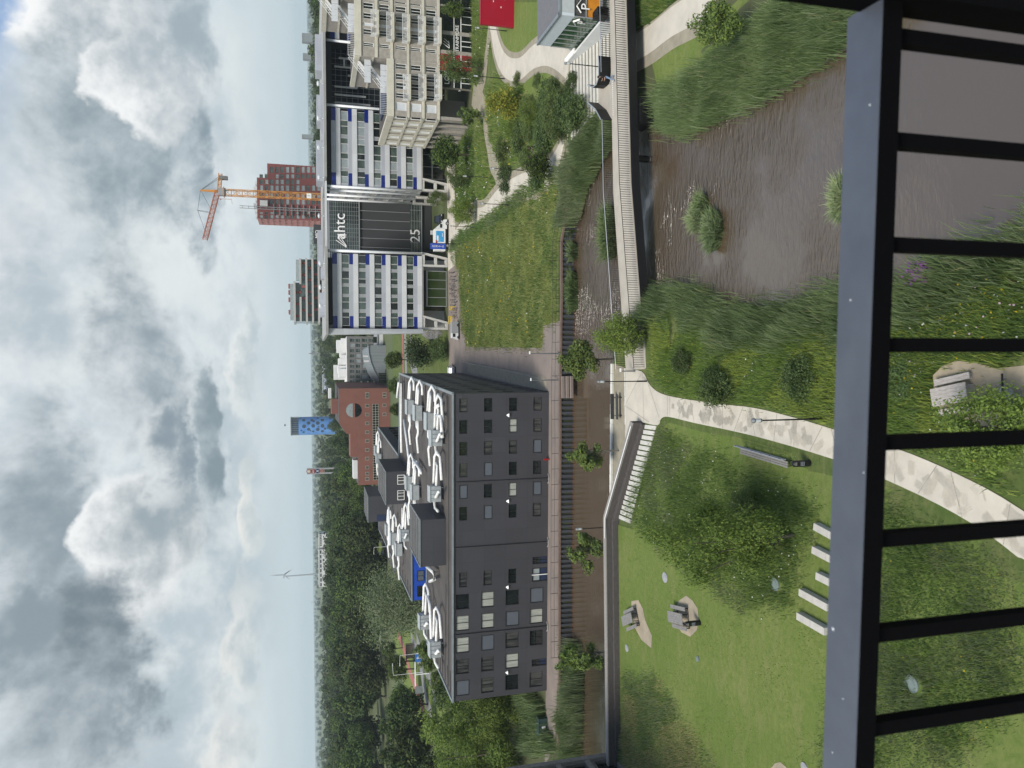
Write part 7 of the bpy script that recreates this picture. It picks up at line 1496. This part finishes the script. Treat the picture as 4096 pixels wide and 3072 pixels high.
b=MB(); c=K(330,352); b.box(c,(3.6,3.2,3.4)); b.build('cab','frame_grey',cr_); b=MB(); b.box(K(345,352),(4.6,4.2,.5)); b.build('slewing_ring','crane_orange',cr_); b=MB(); b.box(K(1152,395)+Vector((0,-1.7,0)),(2.6,.2,2.4)); o=b.build('number_board','white_paint',cr_)
text(o,'lettering','1',Fac((K(1152,395).x-1,YC-1.82),(K(1152,395).x+1,YC-1.82)),1,K(1152,395).z,2.,'frame_black',.03,.01)
lattice('jib',K(285,345),K(165,805),2.2,22,'crane_red',.22); lattice('counter_jib',K(300,340),K(312,175),1.6,8,'crane_orange',.25)
b=MB(); b.box(K(340,218),(1.6,2.6,4.2)); b.build('counterweight','stone_grey',cr_); b=MB(); b.beam(K(285,338),K(122,336),.8); b.beam(K(290,352),K(122,338),.5); b.build('tower_head','crane_orange',cr_); b=MB(); [b.beam(K(*p),K(*q),.14) for p,q in (((122,336),(298,205)),((125,336),(295,225)),((122,338),(97,525)),((97,525),(165,715)),((130,345),(215,500)),((97,525),(200,535)),((100,528),(210,548)))]; b.build('stay_rope','louvre_dark',cr_)
b=MB(); b.beam(K(275,415),K(310,415),.12); b.beam(K(310,415),K(318,425),.5); b.beam(K(415,418),K(425,465),.12); b.beam(K(318,415),K(418,420),.18); b.build('hook_block','crane_red',cr_)
# blue water tower
wt=thing('water_tower','blue round water tower with dark round dots among the trees','water tower',dp('U',700,1110,900)); c=dp('U',700,1110,900); rr=(dp('U',500,1010,900)-dp('U',500,1210,900)).length/2; zz0=0; zT_=dp('U',312,1110,900).z; zM=dp('U',400,1110,900).z; mat('tower_blue',(.07,.20,.52),.5,col2=(.12,.28,.58),vscale=.12); mat('dot_dark',(.03,.055,.09),.6)
b=MB(); b.tube2([(c.x,900,z) for z in (0,zM)],[rr,rr],32); b.build('drum','tower_blue',wt,smooth=False); b=MB(); b.tube2([(c.x,900,z) for z in (zM,zT_-1)],[rr*.93,rr*.93],32); b.build('gallery','dot_dark',wt); b=MB()
for k in range(28): a=k*2*math.pi/28; b.beam((c.x+math.cos(a)*rr,900+math.sin(a)*rr,zM),(c.x+math.cos(a)*rr,900+math.sin(a)*rr,zT_),.3)
b.tube2([(c.x,900,z) for z in (zT_-1,zT_)],[rr*1.03,rr*1.03],32); b.build('crown_ring','trim_metal',wt)
for x,y,s in ((455,1050,18),(460,1115,22),(510,1080,20),(545,1050,18),(560,1110,21),(510,1148,18),(565,1060,14),(610,1150,21),(610,1080,22),(660,1048,20),(662,1110,22),(660,1170,18),(560,1172,14),(610,1028,14),(455,1180,14),(420,1030,10),(430,1160,10),(690,1140,14),(620,1120,9),(530,1165,8)):
    q=dp('U',x,y,900); dx=q.x-c.x; 
    if abs(dx)<rr*.97:
        a=math.asin(dx/rr); b=MB(); r2=s/2.7644*900/3000*.9; b.face([(c.x+math.sin(a+math.cos(t)*r2/rr)*(rr+.12),900-math.cos(a+math.cos(t)*r2/rr)*(rr+.12),q.z+math.sin(t)*r2) for t in np.linspace(0,2*math.pi,15)[:-1]]); b.build('dot','dot_dark',wt)
b=MB(); b.tube([(c.x,900,zT_),(c.x,900,zT_+7)],.15,6); b.build('flag_pole','white_paint',wt); b=MB(); b.box((c.x+1.3,900,zT_+6.3),(2.6,.1,1.4)); b.build('flag','dot_dark',wt)
# pylon sign
ps=thing('pylon_sign','tall white double-column sign with four round emblems','sign',dp('U',800,1618,550)); YP=550; pb=lambda x,y: dp('U',x,y,YP); b=MB()
for y in (1592,1643): p=pb(490,y); b.beam((pb(640,y).x,YP,0),(p.x,YP,p.z),1.1,1.1)
b.build('column','frame_grey',ps); b=MB(); a=pb(500,1618); e=pb(690,1618); b.box((a.x,YP,(a.z+e.z)/2),(3.0,.5,abs(a.z-e.z))); b.build('board','stone_grey',ps)
fP=Fac((a.x-3,YP-.4),(a.x+3,YP-.4)); mat('sign_red',(.22,.03,.03),.5); mat('sign_cream',(.42,.33,.25),.5); mat('sign_navy',(.02,.03,.10),.5)
for x,c1,c2,tx in ((512,'sign_red','sign_cream','B'),(562,'sign_red','sign_red','KFC'),(610,'sign_navy','sign_navy','X'),(658,'sign_cream','sign_red','')):
    z=pb(x,1618).z; r=3.3/2; n=20
    b=MB(); b.tube([fP.pt(3,0,z),fP.pt(3,.25,z)],r,n); o=b.build('emblem',c1,ps); b=MB(); b.tube([fP.pt(3,.25,z),fP.pt(3,.32,z)],r*.78,n); b.build('emblem_face',c2,o)
    if tx: text(o,'lettering',tx,fP,3,z,1.5 if len(tx)>1 else 2.4,'white_paint',.4,.05)
    else:
        b=MB(); fP.box(b,1.8,4.2,z-.25,z+.25,.3,.42); b.build('band','sign_cream',o)
# wind turbines
def turbine(nm,lab,hub,base,Y,L_,yaw,rot):
    h=dp('V',*hub,Y); t=thing(nm,lab,'wind turbine',(h.x,Y,0)); b=MB(); k=L_/38; b.tube2([(h.x,Y,0),(h.x,Y,h.z)],[2.4*k,1.4*k],12); b.build('mast','turbine_white',t); ax=Vector((math.cos(yaw),-math.sin(yaw),0)); b=MB(); b.beam(h-ax*5*k,h+ax*4*k,3.2*k,3.4*k); b.build('nacelle','turbine_white',t)
    u=Vector((-ax.y,ax.x,0))
    for i in range(3):
        a=rot+i*2.094; d=u*math.sin(a)+Vector((0,0,1))*math.cos(a); b=MB(); p=h+ax*5*k; b.tube([p,p+d*L_*.15,p+d*L_*.6,p+d*L_],[.9*k,1.7*k,1.2*k,.25*k],8); b.build('blade','turbine_white',t)
mat('turbine_white',(.30,.32,.35),.5)
turbine('wind_turbine','large wind turbine on the horizon beyond the wood',(237,1260),None,2400,40,R_(12),.05)
turbine('wind_turbine','tiny far wind turbine right at the horizon line',(545,1545),None,5200,22,R_(40),.6)
p=dp('U',590,315,2600); t=thing('church_spire','thin far spire on the horizon by the lavender hall','spire',(p.x,2600,0)); b=MB(); zz=dp('U',505,315,2600).z; b.box((p.x,2600,zz*.3),(7,7,zz*.6)); b.build('tower','stone_grey',t); b=MB(); b.tube2([(p.x,2600,zz*.6),(p.x,2600,zz)],[3.2,.15],8); b.build('spire','roof_grey',t)
for y,x0,wd_,lab in ((340,150,22,'far grey tower block on the horizon behind the right-hand wood'),(505,158,15,'far slab block on the horizon left of the grey tower block'),(1210,150,9,'small far block near the horizon behind the office roof')):
    Yb=2600; p=dp('A',x0,y,Yb); t=thing('far_block',lab,'tower block',(p.x,Yb,0)); b=MB(); b.box((p.x,Yb,(p.z+8)/2),(wd_*1.3,16,p.z+8)); b.build('wall','stone_grey',t); b=MB(); [b.box((p.x,Yb-8.1,4+k*3.2),(wd_*1.1,.3,1.3)) for k in range(int(p.z/3.2))]; b.build('window_band','pane_pale',t)
# white glasshouses / pale roofs in the wood
for r,x,y,w_,Y,lab in (('V',650,850,18,1050,'white low roof peeping over the wood left of the turbine'),('V',650,1150,50,1050,'long white low building behind the wood under the turbine')):
    p=dp(r,x,y,Y); t=thing('white_shed',lab,'shed',(p.x,Y,0)); h_=p.z+3; b=MB(); b.box((p.x,Y,h_/2),(w_,20,h_)); b.build('wall','white_wall',t); b=MB(); [b.box((p.x-w_/2+3+i*w_/8,Y-10.1,h_-2.2),(w_/11,.3,1.6)) for i in range(8)]; b.build('window','pane_dark',t); b=MB(); b.box((p.x,Y,h_+.25),(w_+1,21,.5)); b.build('roof','white_paint',t)
# ------------------------------------------------------------ roads behind the black block
vg=edge(pix([('E',1060,240),('E',1040,330),('E',1130,700),('E',1180,1000),('E',1330,1300),('E',1560,1320),('E',1560,1000),('E',1400,600),('E',1300,380),('E',1220,260)],0))
sheet('verge',vg,'lawn',.02,6,grid=False)
band('bike_path',pix([('E',1085,270),('E',1130,380),('E',1165,500),('E',1200,640),('E',1245,760),('E',1300,900),('E',1345,1060)],0),3.2,'bike_red',.05,4)
band('road',pix([('E',1215,330),('E',1265,450),('E',1300,560),('E',1325,680),('E',1345,820),('E',1375,960),('E',1420,1100)],0),4.5,'asphalt_light',.05,4)
band('road',pix([('E',1270,350),('E',1320,500),('E',1375,640),('E',1420,760),('E',1460,900)],0),5,'asphalt_light',.045,4)
vd=edge(pix([('D',640,0),('D',690,230),('D',780,440),('D',960,520),('D',900,300),('D',790,130),('D',740,0)],0)); sheet('verge',vd,'lawn',.02,8,grid=False)
band('road',pix([('D',670,-20),('D',735,110),('D',785,220),('D',845,340),('D',905,470),('D',960,600)],0),8,'asphalt',.05,5)
vc=edge(pix([('C',1110,440),('C',1435,440),('C',1432,60),('C',930,60),('C',930,470)],0)); sheet('verge',vc,'rough_grass',.02,8,grid=False)
band('bike_path',pix([('C',1026,450),('C',1022,250),('C',1020,50)],0),3.5,'bike_red',.05,5); band('road',pix([('C',1052,450),('C',1046,250),('C',1042,50)],0),5,'asphalt_light',.05,5); band('road',pix([('C',1150,450),('C',1098,330),('C',1090,50)],0),4,'asphalt_light',.052,5)
wq=edge(pix([('C',1195,55),('C',1190,90),('C',1240,125),('C',1330,120),('C',1380,70),('C',1330,40)],0)); sheet('pond','',None) if False else sheet('pond',wq,'water',.03,5,z=.06,grid=False)
for r,x,y,rz,lab in (('D',800,330,.6,'small blue car on the road behind the block'),('D',668,5,.6,'blue car far along the road at the red brick office')):
    pass
CBl=car('car_blue'); place(CBl,True,g('D',805,335,.06),R_(115),'blue car on the grey road behind the black block'); place(CBl,False,g('V',1105,420,.06),R_(115),'second blue car farther along the grey road'); place(CW,False,g('D',858,470,.06),R_(110),'white car on the road beside the black block roof')
for r,bx,by,tx,arm,rz,lab in (('E',1310,470,1105,2.2,R_(185),'curved street lamp left of the sign board over the red bicycle path'),('E',1330,655,1040,2.4,R_(20),'taller curved street lamp by the gantry sign'),('D',770,310,595,1.5,R_(20),'street lamp beside the dark road'),('D',910,410,765,2,R_(180),'street lamp at the outer roof edge of the block'),('D',770,45,645,2,R_(180),'street lamp near the dark roof box'),('E',1000,265,910,2,R_(180),'street lamp by the grey willow')):
    p=g(r,bx,by,0); post_lamp('street_lamp',lab,p,dp(r,tx,by,p.y).z,arm,rz,'white_paint','street lamps along the back road')
p=g('E',1390,665,0); t=thing('gantry_sign','pale road gantry with a blue arrow sign','road sign',p); hz_=dp('E',1255,665,p.y).z; xl,xr=dp('E',1255,800,p.y).x,dp('E',1255,555,p.y).x; b=MB(); b.tube([p,p+Vector((0,0,hz_))],.16,8); b.build('post','white_paint',t); b=MB(); b.beam((xl,p.y,hz_),(xr,p.y,hz_),.25); b.build('beam','white_paint',t); mat('road_blue',(.02,.12,.42),.5)
b=MB(); b.box((xr+1,p.y-.2,hz_-.9),(2.0,.1,1.8)); o=b.build('sign_board','road_blue',t); b=MB(); b.beam((xr+1,p.y-.27,hz_-1.5),(xr+1,p.y-.27,hz_-.4),.22,.04); b.beam((xr+.5,p.y-.27,hz_-.8),(xr+1,p.y-.27,hz_-.35),.2,.04); b.beam((xr+1.5,p.y-.27,hz_-.8),(xr+1,p.y-.27,hz_-.35),.2,.04); b.build('arrow','white_paint',o); b=MB(); b.box((xl-.8,p.y-.2,hz_-.9),(1.9,.1,1.9)); b.build('sign_back','trim_metal',t)
p=g('E',1250,450,0); t=thing('bus_shelter','bus shelter with posters beside the red bicycle path','bus shelter',p); b=MB(); b.box(p+Vector((0,0,2.5)),(4.6,1.8,.15)); b.build('roof','black_metal',t); b=MB(); [b.box(p+Vector((x,.8,1.25)),(.1,.1,2.4)) for x in (-2.2,2.2)]; [b.box(p+Vector((x,-.8,1.25)),(.1,.1,2.4)) for x in (-2.2,2.2)]; b.build('post','black_metal',t); b=MB(); b.box(p+Vector((0,.75,1.3)),(4.2,.06,2.)); b.build('back_panel','sign_cream',t)
# utility cabinet at the quay end
p=g('e',1085,1190,0); t=thing('utility_cabinet','dark green cabinet with a white emblem at the end of the quay','cabinet',p); fC=Fac((p.x-1.1,p.y),(p.x+1.1,p.y-.1)); zc=dp('e',1000,1190,p.y).z; mat('cabinet_green',(.02,.045,.04),.6); b=MB(); fC.box(b,0,fC.L,.1,zc,-1.2,0); b.build('body','cabinet_green',t); b=MB(); fC.box(b,-.06,fC.L+.06,zc+.002,zc+.12,-1.26,.06); b.build('roof','cabinet_green',t); b=MB(); b.tube([fC.pt(1.1,.01,zc*.62),fC.pt(1.1,.04,zc*.62)],.14,10); fC.box(b,.95,1.25,zc*.3,zc*.52,.005,.04); b.build('emblem','white_paint',t)
p=ff.hit(*P('c',640,1183)); q=ff.pt(p[0],.45,0); t=thing('standpipe','small red standpipe at the foot of the black wall','standpipe',q); b=MB(); b.tube2([(q.x,q.y,z) for z in (0,.6,.62,.8)],[.09,.09,.13,.1],10); b.beam(q+Vector((-.2,0,.55)),q+Vector((.2,0,.55)),.09); b.build('body','tail_red',t)
# ------------------------------------------------------------ trees behind
def scatter(n,kinds,py0,py1,Y0,Y1,h0,h1,wid,name,labs,group,mind=5.):
    pts=[]; tries=0
    while len(pts)<n and tries<n*30:
        tries+=1; Y=Y0+(Y1-Y0)*rnd.random()**1.2; py=rnd.uniform(py0,py1); x=D(1400,py,Y).x
        if any((x-a)**2+(Y-c)**2<mind**2 for a,c in pts): continue
        pts.append((x,Y))
    for i,(x,Y) in enumerate(pts):
        k=kinds[rnd.randrange(len(kinds))]; tree(k,name,(x,Y,-.2),rnd.uniform(h0,h1),wid*rnd.uniform(.85,1.2),labs[i%len(labs)],'tree',group)
    return pts
scatter(58,['wood','wood','poplar'],-60,700,430,640,20,27,.85,'wood_tree',['tall dark tree of the wood behind the pale terrace block and office'],'trees behind the right-hand blocks')
scatter(46,['wood'],1290,1920,470,900,11,17,1.,'wood_tree',['dark tree in the green belt behind the brick office'],'trees behind the brick office',9)
scatter(30,['wood','street'],1880,2120,330,600,12,18,1.,'wood_tree',['dark green tree between the brick office and the sign pylon'],'trees by the sign pylon',7)
scatter(150,['wood','wood','wood','street'],2060,3160,300,700,14,21,1.02,'wood_tree',['dark leafy tree of the dense wood left behind the black block'],'trees of the left-hand wood',7.5)
for r,bx,by,tx,kind,wid,lab in (('E',1135,415,920,'street',1.0,'round street tree by the bus shelter'),('E',1250,545,960,'street',.9,'street tree between the two curved lamps'),('E',1270,620,975,'street',1.0,'street tree beside the gantry sign'),('E',1320,885,1000,'street',1.1,'street tree at the bend of the red bicycle path'),('E',1385,970,985,'wood',1.0,'large dark tree at the end of the verge'),
    ('E',1480,1250,990,'wood',1.1,'large dark tree above the left end of the black block'),('E',1500,1480,1010,'wood',1.1,'large dark tree at the far left edge behind the tower'),('E',1350,1150,920,'wood',1.,'mid green tree behind the verge trees'),('E',1400,1420,920,'wood',1.,'tree near the pale path in the wood'),
    ('E',1520,420,1230,'young',1.,'small tree at the roof edge by the pipes'),('E',1560,560,1280,'young',1.,'small bright tree close behind the roof edge'),('E',1640,720,1350,'young',1.,'small tree behind the left roof edge'),('E',1690,850,1400,'bush',.8,'bushy tree behind the roof corner'),
    ('C',1090,310,850,'street',1.,'round green tree before the arched hall'),('C',1080,540,880,'street',1.05,'green tree behind the far roof corner'),('C',1080,745,890,'street',.9,'green tree between the ducts and the brick office'),('C',770,265,640,'yellow',1.2,'yellow green tree in front of the grey office'),('C',790,410,690,'fresh',1.,'bright green tree by the hall roof'),('C',745,90,590,'street',1.1,'green tree at the edge of the white office'),('C',620,60,440,'wood',1.,'dark tree behind the grey office')):
    p=g(r,bx,by,0); tree(kind,'street_tree',p,max(2,dp(r,tx,by,p.y).z),wid,lab,'tree')
for bx,by,tx,kind,wid,lab in ((1290,225,1025,'darkbush',1.,'big dark round bush tree beside the pond'),(1420,210,1240,'bush',1.,'green bushy tree between the pond and the white car')):
    p=g('C',bx,by,0); tree(kind,'bush_tree',p,dp('C',tx,by,p.y).z,wid,lab,'tree')
p=Vector((dp('D',900,930,185).x,185,-.3)); tree('willow','willow',p,dp('D',620,930,185).z+.3,.95,'huge grey green willow behind the blue courtyard wall','tree')
for y,Y,tx,kind,wid,lab in ((1270,112,1290,'bigtree',1.1,'huge light green tree left of the black block'),(1080,104,1560,'bigtree',.8,'green tree at the corner of the black block above the reeds'),(1480,104,1420,'bigtree',1.,'huge green tree at the far left edge above the reeds'),(1560,150,1250,'wood',1.,'dark tree behind the huge left-hand tree')):
    q=dp('E',1900,y,Y); tree(kind,'big_tree',(q.x,Y,-.3),dp('E',tx,y,Y).z+.3,wid,lab,'tree')
# the rest of the wood and the far hedgerows, which read as one mass each
def far_mass(name,label,zones,size,sq=.6,mats=('leaf_dark','leaf_mid','leaf_olive'),per=60):
    cs=[];rs=[]
    for n,x0,x1,Y0,Y1,h0,h1 in zones:
        for _ in range(n):
            Y=rnd.uniform(Y0,Y1); t=rnd.random(); x=(x0+(x1-x0)*t)*Y; h=rnd.uniform(h0,h1); cs.append((x,Y,h*.5)); rs.append(h*.55)
    V,Q=leafcloud(cs,rs,len(cs)*per,size,.9); o=link(name,np_mesh(name,V,Q,list(mats),NR.integers(0,len(mats),len(Q)))); return tag(o,label,'wood',None,'stuff')
far_mass('wood','far part of the dense wood behind the black block',[(330,-.60,-.10,640,1250,13,19)],2.2,per=70)
far_mass('wood','far belt of trees behind the offices and the brick building',[(170,-.12,.16,900,1700,11,17),(220,.12,.60,640,1500,16,24)],2.4,per=60)
far_mass('hedgerow','far hedgerows fading into haze on the horizon',[(190,-.65,.65,1900,2300,9,14),(230,-.65,.65,2900,3300,9,15),(300,-.65,.65,4300,4700,10,16),(380,-.65,.65,6200,6600,12,20)],6.,per=22)
far_mass('hedgerow','broken hedgerows in the fields beyond the wood',[(150,-.65,.65,1300,1900,7,12)],3.,per=40)
# ------------------------------------------------------------ balcony railing in the foreground
mat('rail_lit',(.092,.105,.13),.42,metal=.3,col2=(.075,.085,.108),vscale=14,bump=.03); mat('rail_dark',(.002,.002,.0025),.8,spec=.05); mat('balcony_slab',(.3,.3,.29),.9)
hr=.6; zt_=H-hr
e_far=[P('X',185,70),P('6',370,0),P('7',305,0),P('8',260,0),P('8',215,1659)]; e_near=[P('X',430,100),P('6',660,0),P('7',603,0),P('8',553,0),P('8',500,1659)]
def fitline(pl):
    q=[G(*p,zt_) for p in pl]; X=np.array([v.x for v in q]); Y=np.array([v.y for v in q]); m,c=np.polyfit(X,Y,1); return m,c,q
mf,cf,qf=fitline(e_far); mn,cn,qn=fitline(e_near); m_=(mf+mn)/2
xr=max(v.x for v in qn)+.02; xl=-1.2; yfar=lambda x: m_*x+cf+(mf-m_)*0; ynear=lambda x: m_*x+cn
bal=thing('balcony_railing','grey balcony handrail with dark bars close in front of the viewer','railing',(0,ynear(0),H-1.65))
yb=lambda x:(yfar(x)+ynear(x))/2
b=MB(); b.hexa([(xl,ynear(xl),zt_-.0015),(xr,ynear(xr),zt_-.0015),(xr,yfar(xr),zt_-.0015),(xl,yfar(xl),zt_-.0015)],[(xl,ynear(xl),zt_),(xr,ynear(xr),zt_),(xr,yfar(xr),zt_),(xl,yfar(xl),zt_)]); b.build('handrail','rail_lit',bal)  # rail top only: its lit tone is put into a lighter colour
zb_=D(*P('6',850,0),ynear(G(*P('6',660,0),zt_).x)).z
b=MB(); b.hexa([(xl,ynear(xl)+.0005,zb_),(xr,ynear(xr)+.0005,zb_),(xr,yfar(xr)-.004,zb_),(xl,yfar(xl)-.004,zb_)],[(xl,ynear(xl)+.0005,zt_-.0018),(xr,ynear(xr)+.0005,zt_-.0018),(xr,yfar(xr)-.004,zt_-.0018),(xl,yfar(xl)-.004,zt_-.0018)]); b.build('rail_shaded_side','rail_dark',bal)  # side of the same rail, its shade put into a near-black colour
bars=[P('X',1000,345),P('X',1000,1085),P('6',1200,195),P('6',1200,1062),P('7',1200,358),P('7',1200,1190),P('8',1200,405),P('8',1200,1205)]
def on_plane(px,py,off):
    r=ray(px,py); t=(cn+off)/(r.y-m_*r.x); return Vector((r.x*t,r.y*t,H+r.z*t))
off=.02
for p in bars:
    q=on_plane(*p,off); w_=.0165; b=MB(); b.box((q.x,m_*q.x+cn+off,(zb_+H-1.62)/2),(w_,w_,zb_-(H-1.62)),math.atan(m_)); b.build('baluster','rail_dark',bal)
q=on_plane(*bars[-1],off); x=q.x-.125
while x>xl: b=MB(); b.box((x,m_*x+cn+off,(zb_+H-1.62)/2),(.0165,.0165,zb_-(H-1.62)),math.atan(m_)); b.build('baluster','rail_dark',bal); x-=.125
b=MB(); b.hexa([(xl,ynear(xl)+.005,H-1.63),(xr,ynear(xr)+.005,H-1.63),(xr,yfar(xr)-.005,H-1.63),(xl,yfar(xl)-.005,H-1.63)],[(xl,ynear(xl)+.005,H-1.6),(xr,ynear(xr)+.005,H-1.6),(xr,yfar(xr)-.005,H-1.6),(xl,yfar(xl)-.005,H-1.6)]); b.build('bottom_rail','rail_dark',bal)
p=on_plane(3560,-30,-.012); b=MB(); b.box((p.x+.0175,p.y+.02,H-.2),(.035,.05,2.9),math.atan(m_)); b.build('post','rail_dark',bal)
b=MB(); b.box((0,-.35,H-1.75),(4.2,2.3,.16)); tag(b.build('balcony_slab','balcony_slab',None,(0,0,H-1.75)),'concrete balcony floor under the railing','balcony')
mat('lime_spot',(.5,.52,.53),.8)
for px_,py_,r_ in ((3332,2516,.0022),(3330,3010,.001),(3402,1200,.0012),(3455,1890,.001),(3372,2795,.0009),(3480,420,.0011)):
    q=G(px_,py_,zt_); b=MB(); b.tube2([(q.x,q.y,zt_+z) for z in (.0001,.0006)],[r_,r_*.7],9); b.build('spot','lime_spot',bal)
cam.dof.use_dof=True; cam.dof.focus_distance=70; cam.dof.aperture_fstop=9.
# ------------------------------------------------------------ air
hm=bpy.data.materials.new('haze_air'); hm.use_nodes=True; nt=hm.node_tree; nt.nodes.remove(nt.nodes['Principled BSDF'])
pv=nn(nt,'ShaderNodeVolumePrincipled'); pv.inputs['Color'].default_value=(.80,.9,1.,1); pv.inputs['Density'].default_value=1.05e-4; pv.inputs['Anisotropy'].default_value=.2; nt.links.new(pv.outputs[0],nt.nodes['Material Output'].inputs['Volume'])
MATS['haze_air']=hm
b=MB(); b.box((0,4500,69),(16000,11500,146)); o=b.build('haze','haze_air'); tag(o,kind='stuff')
